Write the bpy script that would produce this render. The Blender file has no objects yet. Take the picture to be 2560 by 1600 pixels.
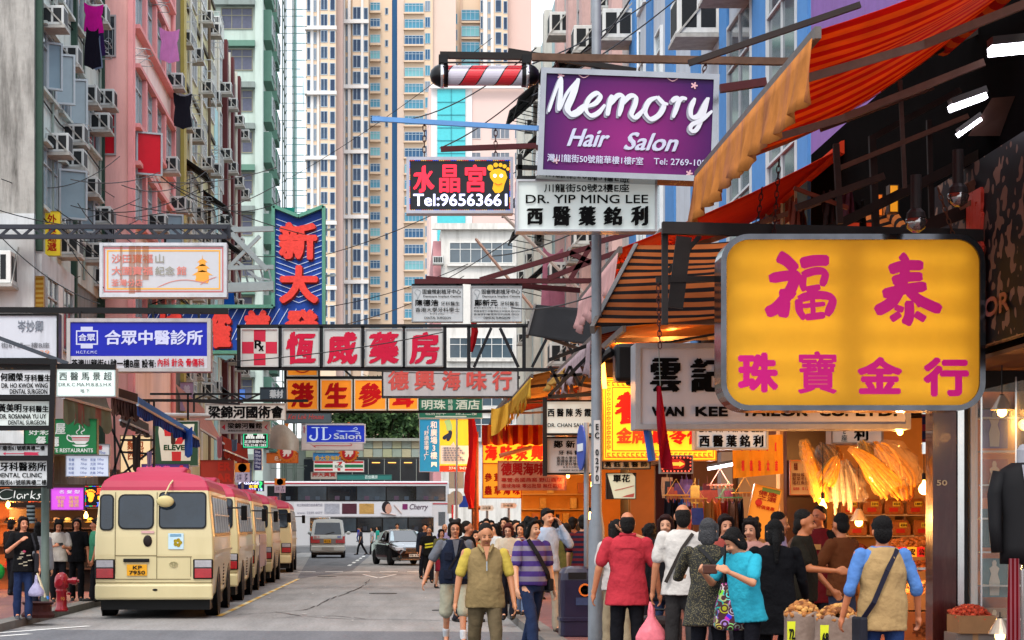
import bpy, bmesh, math, random
from mathutils import Vector, Matrix
R=math.radians; rnd=random.Random(7)
S=bpy.context.scene; COL=S.collection
# ---- camera, sky, sun, exposure
F,VX,VY,CH=5000.0,1000.0,1317.0,1.57      # focal length in px of the 2560 frame, principal point, eye height
cam=bpy.data.objects.new('camera',bpy.data.cameras.new('camera')); COL.objects.link(cam)
cam.location=(0,0,CH); cam.rotation_euler=(R(90),0,0)
cam.data.sensor_width=36; cam.data.lens=36*F/2560
cam.data.shift_x=(1280-VX)/2560; cam.data.shift_y=(VY-800)/2560
cam.data.clip_start=.5; cam.data.clip_end=3000; S.camera=cam
W=bpy.data.worlds.new('World'); S.world=W; W.use_nodes=True
nt=W.node_tree; bg=nt.nodes['Background']; out=nt.nodes['World Output']
sky=nt.nodes.new('ShaderNodeTexSky'); sky.sky_type='NISHITA'; sky.sun_disc=False
sky.sun_elevation=R(58); sky.sun_rotation=R(200); sky.dust_density=4
nt.links.new(sky.outputs[0],bg.inputs[0]); bg.inputs[1].default_value=.06
bg2=nt.nodes.new('ShaderNodeBackground'); bg2.inputs[0].default_value=(.93,.97,1,1); bg2.inputs[1].default_value=.72
ad=nt.nodes.new('ShaderNodeAddShader'); nt.links.new(bg.outputs[0],ad.inputs[0]); nt.links.new(bg2.outputs[0],ad.inputs[1]); nt.links.new(ad.outputs[0],out.inputs[0])
sl=bpy.data.lights.new('sun','SUN'); sl.energy=.9; sl.angle=R(14); sl.color=(1,.96,.9)
so=bpy.data.objects.new('sun',sl); COL.objects.link(so); so.rotation_euler=(R(32),R(-10),0)
S.view_settings.view_transform='Standard'; S.view_settings.look='None'; S.view_settings.exposure=1.05; S.view_settings.gamma=1
S.cycles.use_denoising=True; S.cycles.max_bounces=7; S.cycles.diffuse_bounces=3; S.cycles.glossy_bounces=3; S.cycles.transmission_bounces=4; S.cycles.transparent_max_bounces=8
S.cycles.sample_clamp_indirect=4
# ---- helpers
def P(x,y,Y): return Vector(((x-VX)*Y/F,Y,CH+(VY-y)*Y/F))
def PX(x,Y): return (x-VX)*Y/F
def PZ(y,Y): return CH+(VY-y)*Y/F
def C(h):
    if not isinstance(h,str): return tuple(h)
    r=[int(h[i:i+2],16)/255 for i in (0,2,4)]
    return tuple((c/12.92 if c<=.04045 else ((c+.055)/1.055)**2.4) for c in r)
MATS={}
def M(col,rough=.6,metal=0,var=.12,scale=4,emit=0,bump=0,bscale=40,stain=0,scol='3a362e',alpha=1,spec=.22,key=None,coat=0):
    k=key or (col,rough,metal,var,scale,emit,bump,bscale,stain,scol,alpha,spec,coat)
    if k in MATS: return MATS[k]
    m=bpy.data.materials.new('m_%s'%(col if isinstance(col,str) else 'c')); MATS[k]=m; m.use_nodes=True
    n=m.node_tree.nodes; l=m.node_tree.links; b=n['Principled BSDF']; c=C(col)
    b.inputs['Roughness'].default_value=rough; b.inputs['Metallic'].default_value=metal; b.inputs['Specular IOR Level'].default_value=spec
    b.inputs['Alpha'].default_value=alpha; b.inputs['Coat Weight'].default_value=coat
    tc=n.new('ShaderNodeTexCoord'); src=None
    if var>0:
        no=n.new('ShaderNodeTexNoise'); no.inputs['Scale'].default_value=scale; no.inputs['Detail'].default_value=6; no.inputs['Roughness'].default_value=.65
        l.new(tc.outputs['Object'],no.inputs['Vector'])
        mx=n.new('ShaderNodeMix'); mx.data_type='RGBA'
        mx.inputs[6].default_value=tuple(max(0,x*(1-var*1.6)) for x in c)+(1,); mx.inputs[7].default_value=tuple(min(1,x*(1+var*1.2)) for x in c)+(1,)
        l.new(no.outputs[0],mx.inputs[0]); src=mx.outputs[2]
    if stain>0:
        mp=n.new('ShaderNodeMapping'); mp.inputs['Scale'].default_value=(1.6,1.6,.22); l.new(tc.outputs['Object'],mp.inputs[0])
        n2=n.new('ShaderNodeTexNoise'); n2.inputs['Scale'].default_value=1.3; n2.inputs['Detail'].default_value=9; n2.inputs['Roughness'].default_value=.7; l.new(mp.outputs[0],n2.inputs['Vector'])
        cr=n.new('ShaderNodeMapRange'); cr.inputs[1].default_value=.48; cr.inputs[2].default_value=.72; cr.inputs[4].default_value=stain; l.new(n2.outputs[0],cr.inputs[0])
        m2=n.new('ShaderNodeMix'); m2.data_type='RGBA'; m2.inputs[7].default_value=C(scol)+(1,); l.new(cr.outputs[0],m2.inputs[0])
        if src: l.new(src,m2.inputs[6])
        else: m2.inputs[6].default_value=c+(1,)
        src=m2.outputs[2]
    if src: l.new(src,b.inputs['Base Color'])
    else: b.inputs['Base Color'].default_value=c+(1,)
    if emit>0:
        if src: l.new(src,b.inputs['Emission Color'])
        else: b.inputs['Emission Color'].default_value=c+(1,)
        b.inputs['Emission Strength'].default_value=emit
    if bump>0:
        n3=n.new('ShaderNodeTexNoise'); n3.inputs['Scale'].default_value=bscale; n3.inputs['Detail'].default_value=4; l.new(tc.outputs['Object'],n3.inputs['Vector'])
        bp=n.new('ShaderNodeBump'); bp.inputs['Strength'].default_value=bump; bp.inputs['Distance'].default_value=.02; l.new(n3.outputs[0],bp.inputs['Height']); l.new(bp.outputs[0],b.inputs['Normal'])
    return m
def stripes(a,b_,axis,freq,duty=.5,rough=.75,key=None,third=None,warp=0):
    k=('st',a,b_,axis,freq,duty,third,warp)
    if k in MATS: return MATS[k]
    m=bpy.data.materials.new('m_stripes'); MATS[k]=m; m.use_nodes=True; n=m.node_tree.nodes; l=m.node_tree.links; b=n['Principled BSDF']; b.inputs['Roughness'].default_value=rough; b.inputs['Specular IOR Level'].default_value=.1
    tc=n.new('ShaderNodeTexCoord'); sp=n.new('ShaderNodeSeparateXYZ'); l.new(tc.outputs['Object'],sp.inputs[0])
    mu=n.new('ShaderNodeMath'); mu.operation='MULTIPLY'; mu.inputs[1].default_value=freq; l.new(sp.outputs[axis],mu.inputs[0]); h=mu.outputs[0]
    fr=n.new('ShaderNodeMath'); fr.operation='FRACT'; l.new(h,fr.inputs[0])
    gt=n.new('ShaderNodeMath'); gt.operation='GREATER_THAN'; gt.inputs[1].default_value=duty; l.new(fr.outputs[0],gt.inputs[0])
    no=n.new('ShaderNodeTexNoise'); no.inputs['Scale'].default_value=3; no.inputs['Detail'].default_value=5; l.new(tc.outputs['Object'],no.inputs['Vector'])
    mx=n.new('ShaderNodeMix'); mx.data_type='RGBA'; mx.inputs[6].default_value=C(a)+(1,); mx.inputs[7].default_value=C(b_)+(1,); l.new(gt.outputs[0],mx.inputs[0])
    m2=n.new('ShaderNodeMix'); m2.data_type='RGBA'; m2.blend_type='MULTIPLY'; m2.inputs[0].default_value=.5; l.new(mx.outputs[2],m2.inputs[6]); l.new(no.outputs[0],m2.inputs[7]); l.new(m2.outputs[2],b.inputs['Base Color'])
    # thin cloth lets light through
    tr=n.new('ShaderNodeBsdfTranslucent'); l.new(m2.outputs[2],tr.inputs[0]); ms=n.new('ShaderNodeMixShader'); ms.inputs[0].default_value=.55
    l.new(b.outputs[0],ms.inputs[1]); l.new(tr.outputs[0],ms.inputs[2]); l.new(ms.outputs[0],n['Material Output'].inputs[0])
    return m
def cloth(col,var=.2):
    k=('cloth',col)
    if k in MATS: return MATS[k]
    m=M(col,.85,spec=.08,var=var,scale=3,bump=.25,bscale=30,key=k); n=m.node_tree.nodes; l=m.node_tree.links; b=n['Principled BSDF']
    s=b.inputs['Base Color'].links[0].from_socket; tr=n.new('ShaderNodeBsdfTranslucent'); l.new(s,tr.inputs[0]); ms=n.new('ShaderNodeMixShader'); ms.inputs[0].default_value=.35
    l.new(b.outputs[0],ms.inputs[1]); l.new(tr.outputs[0],ms.inputs[2]); l.new(ms.outputs[0],n['Material Output'].inputs[0]); return m
GLASS=lambda c='2c3a48',r=.08: M(c,r,var=.25,scale=.9,spec=.8)
CLEAR=lambda: M('cfdcd8',.05,var=0,alpha=.12,spec=.6)
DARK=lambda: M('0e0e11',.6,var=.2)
STEEL=lambda: M('9aa0a4',.35,.7,var=.2)
CHROME=lambda: M('c8c8c8',.12,.95,var=.1)
RUST=lambda: M('3a1614',.7,var=.4,scale=9)
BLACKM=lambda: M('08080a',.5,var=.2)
class MB:
    def __init__(s): s.v=[]; s.f=[]; s.mi=[]; s.k=0
    def add(s,vs,fs):
        o=len(s.v); s.v+= [tuple(x) for x in vs]
        for f in fs: s.f.append([o+i for i in f]); s.mi.append(s.k)
        return s
    def box(s,c,d,rz=0,rot=None):
        hx,hy,hz=d[0]/2,d[1]/2,d[2]/2; vs=[Vector((x*hx,y*hy,z*hz)) for x in(-1,1) for y in(-1,1) for z in(-1,1)]
        m=rot if rot is not None else (Matrix.Rotation(rz,3,'Z') if rz else None)
        if m is not None: vs=[m@v for v in vs]
        c=Vector(c); return s.add([c+v for v in vs],[(0,1,3,2),(4,6,7,5),(0,4,5,1),(2,3,7,6),(0,2,6,4),(1,5,7,3)])
    def bb(s,x0,x1,y0,y1,z0,z1): return s.box(((x0+x1)/2,(y0+y1)/2,(z0+z1)/2),(abs(x1-x0),abs(y1-y0),abs(z1-z0)))
    def quad(s,a,b,c,d): return s.add([a,b,c,d],[(0,1,2,3)])
    def bar(s,a,b,w=.05,h=None,up=(0,0,1)):
        a=Vector(a);b=Vector(b);h=h or w;d=(b-a)
        if d.length<1e-6: return s
        d.normalize();u=Vector(up)
        if abs(d.dot(u))>.98:u=Vector((0,1,0))
        r=d.cross(u).normalized();u=r.cross(d)
        vs=[p+r*x*w/2+u*z*h/2 for p in(a,b) for x,z in((-1,-1),(1,-1),(1,1),(-1,1))]
        return s.add(vs,[(3,2,1,0),(4,5,6,7),(0,1,5,4),(1,2,6,5),(2,3,7,6),(3,0,4,7)])
    def tube(s,pts,r,n=8,cap=True,sx=1):
        pts=[Vector(p) for p in pts]; L=len(pts); rs=r if isinstance(r,(list,tuple)) else [r]*L; vs=[];pr=None
        for i,p in enumerate(pts):
            d=(pts[min(i+1,L-1)]-pts[max(i-1,0)]).normalized(); u=pr if pr is not None else (Vector((0,1,0)) if abs(d.y)<.9 else Vector((1,0,0)))
            a=(u-d*u.dot(d)).normalized(); b=d.cross(a); pr=a
            vs+=[p+(a*math.cos(t)+b*math.sin(t)*sx)*rs[i] for t in [2*math.pi*j/n for j in range(n)]]
        fs=[(i*n+j,i*n+(j+1)%n,(i+1)*n+(j+1)%n,(i+1)*n+j) for i in range(L-1) for j in range(n)]
        if cap: fs+=[tuple(range(n))[::-1],tuple(range((L-1)*n,L*n))]
        return s.add(vs,fs)
    def loft(s,rings,cap=True):
        n=len(rings[0]); L=len(rings); vs=[v for r in rings for v in r]
        fs=[(i*n+j,i*n+(j+1)%n,(i+1)*n+(j+1)%n,(i+1)*n+j) for i in range(L-1) for j in range(n)]
        if cap: fs+=[tuple(range(n))[::-1],tuple(range((L-1)*n,L*n))]
        return s.add(vs,fs)
    def lathe(s,prof,c=(0,0,0),n=20,ax='z'):
        c=Vector(c); rings=[]
        for r,z in prof:
            ring=[]
            for j in range(n):
                t=2*math.pi*j/n; a,b=max(r,1e-4)*math.cos(t),max(r,1e-4)*math.sin(t)
                ring.append(c+Vector((a,b,z) if ax=='z' else (z,a,b) if ax=='x' else (a,z,b)))
            rings.append(ring)
        return s.loft(rings)
    def ell(s,c,r,n=12,m=8,rot=None):
        c=Vector(c); rings=[]
        for i in range(m+1):
            ph=-math.pi/2+math.pi*(.04+.92*i/m); q=[Vector((r[0]*math.cos(ph)*math.cos(2*math.pi*j/n),r[1]*math.cos(ph)*math.sin(2*math.pi*j/n),r[2]*math.sin(ph))) for j in range(n)]
            rings.append([c+(rot@v if rot is not None else v) for v in q])
        return s.loft(rings)
    def rc(s,a,ra,b,rb,n=12,fl=None):     # capsule with two radii
        a=Vector(a);b=Vector(b);d=(b-a); L=d.length; d=d/L if L>1e-6 else Vector((0,0,1)); pts=[];rs=[]
        for t in (-.95,-.6,-.25): pts.append(a+d*ra*t); rs.append(ra*math.sqrt(1-t*t))
        pts+= [a,a.lerp(b,.5),b]; rs+=[ra,(ra+rb)/2,rb]
        for t in (.25,.6,.95): pts.append(b+d*rb*t); rs.append(rb*math.sqrt(1-t*t))
        return s.tube(pts,rs,n)
    def prism(s,pts,y0,y1):   # outline in XZ, extruded along Y
        n=len(pts); return s.add([(x,y0,z) for x,z in pts]+[(x,y1,z) for x,z in pts],[tuple(range(n)),tuple(range(n,2*n))[::-1]]+[(i,n+i,n+(i+1)%n,(i+1)%n) for i in range(n)])
    def xf(s,m):
        s.v=[tuple(m@Vector(v)) for v in s.v]; return s
    def mesh(s,name):
        me=bpy.data.meshes.new(name); me.from_pydata(s.v,[],s.f); me.update()
        if s.k or any(s.mi): me.polygons.foreach_set('material_index',s.mi)
        bm=bmesh.new(); bm.from_mesh(me); bmesh.ops.recalc_face_normals(bm,faces=bm.faces); bm.to_mesh(me); bm.free()
        return me
LBL=set()
def setp(o,label=None,cat=None,group=None,kind=None):
    if label: o['label']=label
    if cat: o['category']=cat
    if group: o['group']=group
    if kind: o['kind']=kind
    return o
def thing(name,label,cat,loc=(0,0,0),rz=0,group=None):
    o=bpy.data.objects.new(name,None); COL.objects.link(o); o.location=loc; o.rotation_euler=(0,0,rz); o.empty_display_size=.1
    return setp(o,label,cat,group)
def obj(name,mb,m,parent=None,smooth=False,bevel=0,label=None):
    me=mb if isinstance(mb,bpy.types.Mesh) else mb.mesh(name)
    for x in (m if isinstance(m,(list,tuple)) else [m]): me.materials.append(x)
    if smooth: me.polygons.foreach_set('use_smooth',[True]*len(me.polygons)); me.update()
    o=bpy.data.objects.new(name,me); COL.objects.link(o)
    if parent: o.parent=parent
    if smooth=='auto' and False: pass
    if bevel:
        b=o.modifiers.new('bevel','BEVEL'); b.width=bevel; b.segments=2; b.limit_method='ANGLE'
    if label: o['label']=label
    return o
def lone(name,mb,m,label,cat,group=None,origin=None,**k):
    if origin is None:
        xs=[v[0] for v in mb.v]; ys=[v[1] for v in mb.v]; zs=[v[2] for v in mb.v]; origin=((min(xs)+max(xs))/2,(min(ys)+max(ys))/2,min(zs))
    q=Vector(origin); mb.v=[tuple(Vector(v)-q) for v in mb.v]
    o=obj(name,mb,m,**k); o.location=q; return setp(o,label,cat,group)
def struct(name,mb,m,**k):
    o=obj(name,mb,m,**k); o['kind']='structure'; return o
def dup(root,loc=None,rz=None,label=None,group=None):
    def cp(o,p):
        c=o.copy(); COL.objects.link(c)
        if p: c.parent=p
        for ch in o.children: cp(ch,c)
        return c
    r=cp(root,None)
    if loc is not None: r.location=loc
    if rz is not None: r.rotation_euler=(0,0,rz)
    if label: r['label']=label
    if group: r['group']=group
    return r
# ---- lettering: built-in font outlines fitted to a box
_tc={}
def tmesh(s,bold,shear):
    k=(s,bold,shear)
    if k in _tc: return _tc[k]
    cu=bpy.data.curves.new('t','FONT'); cu.body=s; cu.resolution_u=3; cu.shear=shear; cu.offset=bold; cu.fill_mode='FRONT'; cu.extrude=0; cu.align_x='CENTER'
    o=bpy.data.objects.new('t',cu); me=bpy.data.meshes.new_from_object(o)
    vs=[v.co.copy() for v in me.vertices]; fs=[tuple(p.vertices) for p in me.polygons]
    bpy.data.objects.remove(o); bpy.data.curves.remove(cu); bpy.data.meshes.remove(me)
    _tc[k]=(vs,fs); return vs,fs
def text_into(mb,s,x0,x1,z0,z1,y,bold=0,shear=0,nib=0,n8=True):
    """front faces of the letters in the XZ plane at depth y; bold = extra stroke width as a share of the letter height, nib = broad-pen slant"""
    vs,fs=tmesh(s,0,shear)
    if not vs: return mb
    a0=min(v.x for v in vs);a1=max(v.x for v in vs);b0=min(v.y for v in vs);b1=max(v.y for v in vs)
    nl=s.count(chr(10))+1; h=(z1-z0)/nl; bw=bold*h*.5
    if bw: x0+=bw;x1-=bw;z0+=bw;z1-=bw
    sx=(x1-x0)/max(a1-a0,1e-6); sz=(z1-z0)/max(b1-b0,1e-6); offs=[(0,0)]
    if bold:
        if nib:
            c,q=math.cos(R(nib)),math.sin(R(nib)); offs=[]
            for t in (-1,-.5,0,.5,1):
                offs.append((t*c*bw*1.5,t*q*bw*1.5))
            offs+=[(-q*bw*.55,c*bw*.55),(q*bw*.55,-c*bw*.55)]
        else: offs=[(0,0)]+[(math.cos(t)*bw,math.sin(t)*bw) for t in [math.pi*(2*i+1)/(8 if n8 else 4) for i in range(8 if n8 else 4)]]
    for i,(dx,dz) in enumerate(offs): mb.add([(x0+dx+(v.x-a0)*sx,y-i*.0006,z0+dz+(v.y-b0)*sz) for v in vs],fs)
    return mb
def catmull(pts,k=6):
    pts=[Vector(p) for p in pts]; o=[]
    for i in range(len(pts)-1):
        p0=pts[max(i-1,0)];p1=pts[i];p2=pts[i+1];p3=pts[min(i+2,len(pts)-1)]
        for j in range(k):
            t=j/k; o.append(.5*((2*p1)+(p2-p0)*t+(2*p0-5*p1+4*p2-p3)*t*t+(3*p1-p0-3*p2+p3)*t**3))
    o.append(pts[-1]); return o
def brush_into(mb,pts,w,y,nib=None,taper=.3,k=6):
    """a pen stroke: smooth ribbon through (x,z) points; nib=(angle,thin ratio) for broad-nib lettering"""
    q=catmull([(p[0],p[1],(p[2] if len(p)>2 else w)) for p in pts],k); vs=[];L=len(q)
    for i,p in enumerate(q):
        d=(q[min(i+1,L-1)]-q[max(i-1,0)]); d=Vector((d.x,d.y)); d=d.normalized() if d.length>1e-7 else Vector((1,0))
        n=Vector((-d.y,d.x)); ww=p.z/2
        if nib: ww*=nib[1]+(1-nib[1])*abs(math.sin(math.atan2(d.y,d.x)-nib[0]))
        e=min(i,L-1-i)/max(1,L*.12); ww*=min(1,taper+(1-taper)*e)
        vs+=[(p.x+n.x*ww,y-i*.00012,p.y+n.y*ww),(p.x-n.x*ww,y-i*.00012,p.y-n.y*ww)]
    return mb.add(vs,[(2*i,2*i+1,2*i+3,2*i+2) for i in range(L-1)])
# ================= ground
def brickmat():
    m=bpy.data.materials.new('m_paver'); m.use_nodes=True; n=m.node_tree.nodes;l=m.node_tree.links;b=n['Principled BSDF']
    tc=n.new('ShaderNodeTexCoord'); br=n.new('ShaderNodeTexBrick'); br.inputs['Scale'].default_value=5; br.inputs['Mortar Size'].default_value=.015
    br.inputs['Color1'].default_value=C('7a4a46')+(1,); br.inputs['Color2'].default_value=C('623a3a')+(1,); br.inputs['Mortar'].default_value=C('574846')+(1,)
    no=n.new('ShaderNodeTexNoise'); no.inputs['Scale'].default_value=1.2; no.inputs['Detail'].default_value=8
    mx=n.new('ShaderNodeMix'); mx.data_type='RGBA'; mx.blend_type='MULTIPLY'; mx.inputs[0].default_value=.7
    mr=n.new('ShaderNodeMapRange'); mr.inputs[3].default_value=.45; mr.inputs[4].default_value=1.35; l.new(no.outputs[0],mr.inputs[0])
    l.new(tc.outputs['Object'],br.inputs[0]); l.new(tc.outputs['Object'],no.inputs[0]); l.new(br.outputs[0],mx.inputs[6]); l.new(mr.outputs[0],mx.inputs[7]); l.new(mx.outputs[2],b.inputs['Base Color']); b.inputs['Roughness'].default_value=.75
    return m
def asphalt(col,k):
    m=M(col,.82,var=.16,scale=.5,bump=.35,bscale=45,key=('asph',col,k)); n=m.node_tree.nodes;l=m.node_tree.links;b=n['Principled BSDF']
    s=b.inputs['Base Color'].links[0].from_socket; tc=[x for x in n if x.bl_idname=='ShaderNodeTexCoord'][0]
    v=n.new('ShaderNodeTexNoise'); v.inputs['Scale'].default_value=22; v.inputs['Detail'].default_value=7; l.new(tc.outputs['Object'],v.inputs[0])
    mr=n.new('ShaderNodeMapRange'); mr.inputs[1].default_value=.3; mr.inputs[2].default_value=.7; mr.inputs[3].default_value=.72; mr.inputs[4].default_value=1.25; l.new(v.outputs[0],mr.inputs[0])
    mp=n.new('ShaderNodeMapping'); mp.inputs['Scale'].default_value=(1.1,.09,1); l.new(tc.outputs['Object'],mp.inputs[0]); v2=n.new('ShaderNodeTexNoise'); v2.inputs['Scale'].default_value=1.4; v2.inputs['Detail'].default_value=8; v2.inputs['Roughness'].default_value=.7; l.new(mp.outputs[0],v2.inputs[0]); m2=n.new('ShaderNodeMapRange'); m2.inputs[1].default_value=.35; m2.inputs[2].default_value=.65; m2.inputs[3].default_value=.78; m2.inputs[4].default_value=1.12; l.new(v2.outputs[0],m2.inputs[0])
    v3=n.new('ShaderNodeTexNoise'); v3.inputs['Scale'].default_value=.8; v3.inputs['Detail'].default_value=10; v3.inputs['Roughness'].default_value=.75; l.new(tc.outputs['Object'],v3.inputs[0]); m3=n.new('ShaderNodeMapRange'); m3.inputs[1].default_value=.58; m3.inputs[2].default_value=.72; m3.inputs[3].default_value=1; m3.inputs[4].default_value=.82; l.new(v3.outputs[0],m3.inputs[0])
    q1=n.new('ShaderNodeMath'); q1.operation='MULTIPLY'; l.new(m2.outputs[0],q1.inputs[0]); l.new(m3.outputs[0],q1.inputs[1]); q2=n.new('ShaderNodeMix'); q2.data_type='RGBA'; q2.blend_type='MULTIPLY'; q2.inputs[0].default_value=1; l.new(s,q2.inputs[6]); l.new(q1.outputs[0],q2.inputs[7]); s=q2.outputs[2]
    mx=n.new('ShaderNodeMix'); mx.data_type='RGBA'; mx.blend_type='MULTIPLY'; mx.inputs[0].default_value=1; l.new(s,mx.inputs[6]); l.new(mr.outputs[0],mx.inputs[7]); l.new(mx.outputs[2],b.inputs['Base Color']); return m
g=MB(); g.quad((-900,-60,-.01),(900,-60,-.01),(900,1500,-.01),(-900,1500,-.01)); struct('ground',g,asphalt('696766',0))
g=MB(); g.quad((-6,-10,0),(2,-10,0),(2,140,0),(-6,140,0)); struct('road',g,asphalt('858381',1))
g=MB(); g.quad((-6,10,.004),(2,10,.004),(1.9,29.8,.004),(-6,30.5,.004)); g.quad((-3.1,60,.004),(-1.7,72,.004),(-1.6,140,.004),(-6,140,.004)); struct('road_patch',g,asphalt('626367',2))
g=MB()
for i in range(9):
    x0=-3.55+i*.95; g.quad((x0,69.2,.009),(x0+.62,69.2,.009),(x0+.62,69.75,.009),(x0,69.75,.009))
def fl(a,b,w):
    a=Vector(a);b=Vector(b);d=(b-a).normalized();n=Vector((-d.y,d.x))*w/2
    g.quad((a.x+n.x,a.y+n.y,.009),(a.x-n.x,a.y-n.y,.009),(b.x-n.x,b.y-n.y,.009),(b.x+n.x,b.y+n.y,.009))
fl((-1.22,65.5),(-.12,65.5),.28); fl((-1.2,65.4),(-.66,61),.09); fl((-.66,61),(-.14,65.4),.09)
for k in range(5): fl((-2.05+k*.03,80+k*6),(-2.04+k*.03,83+k*6),.14)
fl((-6.9,27.5),(-4.9,31.5),.12); fl((-6.9,26.4),(-5.4,29.2),.12)
for k in range(2): fl((-40,118+k*4),(40,118+k*4),.12)
struct('road_marking',g,M('d8d8d4',.7,var=.15,scale=9))
g=MB();g2=MB()
for k in range(24):
    y=35+k*1.05; x=-3.17+.005*k
    q=(g if k%2 else g2); q.quad((x-.05,y,.009),(x+.05,y,.009),(x+.055,y+1.05,.009),(x-.045,y+1.05,.009))
struct('yellow_road_line',g2,M('c9993a',.7,var=.2,scale=8)); struct('pale_road_line',g,M('cfc39a',.7,var=.2,scale=8))
g=MB()
def crack(pts,w):
    q=catmull([(x,y,0) for x,y in pts],5); r2=random.Random(3)
    for a,b in zip(q,q[1:]):
        ww=w*r2.uniform(.3,1.3); o=r2.uniform(-.03,.03); d=(b-a).normalized(); n=Vector((-d.y,d.x,0))*ww/2; a=a+Vector((o,0,.008)); b=b+Vector((o,0,.008)); g.quad(a+n,a-n,b-n,b+n)
for x_,y_,r_ in ((-.4,47,.33),(.9,37.5,.3),(-2.3,63,.3)):
    q_=MB(); q_.lathe([(.01,.0),(r_,.0),(r_,.012),(r_*.9,.013),(r_*.88,.009),(.01,.009)],(x_,y_,0),24); lone('manhole_cover',q_,M('4a4846',.6,.4,var=.3,scale=20,bump=.5),'round iron manhole cover in the road, %s'%{47:'middle one near the long crack',37.5:'nearest the camera',63:'farthest by the minibuses'}[y_],'manhole cover')
crack([(-.9,60),(-1.0,52),(-1.4,45),(-1.6,42),(-1.75,38),(-2.3,36.6),(-2.9,35.6)],.035); crack([(-2.3,36.8),(-1.2,34.2),(.4,33.6),(1.7,33)],.05); crack([(-1.5,43),(0,42.2),(1.6,42)],.02); crack([(-2.2,34.2),(-1.3,35.2),(-.6,34)],.04); crack([(-3,76),(0,75.4),(1.8,75.6)],.05)
struct('road_crack',g,M('3c3a3a',.9,var=.2))
PAVE=brickmat()
g=MB(); g.bb(-60,-6.25,-10,103,-.3,.12); struct('pavement',g,PAVE)
g=MB(); g.bb(2.15,60,-10,100,-.3,.12); struct('pavement',g,PAVE)
KERB=M('6b6864',.8,var=.25,scale=3,bump=.3)
g=MB()
for k in range(114):
    y=-10+k; g.bb(1.855,2.146,y+.008,y+.992,-.2,.125)
struct('kerb',g,KERB); g=MB()
for k in range(113):
    y=-10+k; g.bb(-6.246,-5.955,y+.008,y+.992,-.2,.125)
struct('kerb',g,KERB)
g=MB(); g.bb(-200,-9,131,700,-.3,.12); g.bb(-9,200,131,700,-.3,.12); struct('far_pavement',g,M('7d7a78',.8))
# ================= facade kit (everything is modelled facing -Y, wall plane y=0)
class Face:
    def __init__(s,o,rz): s.o=Vector(o); s.rz=R(rz); s.m=Matrix.Rotation(s.rz,3,'Z')
    def w(s,u,n,z): return s.o+s.m@Vector((u,-n,z))
def FL(x): return Face((x,0,0),90)        # left wall facing +X, u = Y
def FR(x): return Face((x,0,0),-90)       # right wall facing -X, u = -Y
def FF(y): return Face((0,y,0),0)         # wall facing the camera, u = X
GL1=M('44525c',.08,var=.35,scale=.8,spec=.8); GL2=M('7d929c',.12,var=.3,scale=.8,spec=.7); GL3=M('2a3038',.1,var=.4,scale=1,spec=.7); ALU=M('a9b0b3',.4,.3,var=.15)
_wp={}
def winproto(w,h,cols,tr,gl,fr,fw=.05):
    k=(round(w,2),round(h,2),cols,tr,gl.name,fr.name)
    if k not in _wp:
        p=MB(); p.bb(-w/2,w/2,-.02,.04,-h/2,h/2); pm=p.mesh('pane'); pm.materials.append(gl)
        f=MB()
        for x in (-w/2,w/2): f.bb(x-fw/2,x+fw/2,-.07,.03,-h/2-fw/2,h/2+fw/2)
        for z in (-h/2,h/2): f.bb(-w/2+fw/2,w/2-fw/2,-.07,.03,z-fw/2,z+fw/2)
        for i in range(1,cols): x=-w/2+w*i/cols; f.bb(x-fw*.4,x+fw*.4,-.05,.03,-h/2+fw/2,h/2-fw/2)
        if tr: z=h/2-h*tr; f.bb(-w/2+fw/2,w/2-fw/2,-.06,.03,z-fw*.4,z+fw*.4)
        fm=f.mesh('window_frame'); fm.materials.append(fr); _wp[k]=(pm,fm)
    return _wp[k]
def window(B,fc,u,z,w,h,cols=2,tr=.3,gl=None,fr=None,n=.0,name='window',fw=.05):
    pm,fm=winproto(w,h,cols,tr,gl or rnd.choice((GL1,GL1,GL2,GL3)),fr or ALU,fw)
    o=bpy.data.objects.new(name,fm); COL.objects.link(o); o.parent=B; o.location=fc.w(u,n,z)-B.location; o.rotation_euler=(0,0,fc.rz)
    q=bpy.data.objects.new('pane',pm); COL.objects.link(q); q.parent=o; return o
def sash(B,fc,u,z,w,h,ang,n=.03,fr=None,gl=None):
    """an open casement leaf"""
    pm,fm=winproto(w,h,1,0,gl or GL2,fr or ALU)
    o=bpy.data.objects.new('open_sash',fm); COL.objects.link(o); o.parent=B; a=R(ang)
    o.location=fc.w(u,n,z)+fc.m@(Matrix.Rotation(a,3,'Z')@Vector((w/2,0,0)))-B.location; o.rotation_euler=(0,0,fc.rz+a)
    q=bpy.data.objects.new('pane',pm); COL.objects.link(q); q.parent=o
ORD=['ground','first','second','third','fourth','fifth','sixth','seventh','eighth','ninth','tenth','eleventh','twelfth']
_acp={}
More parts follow.
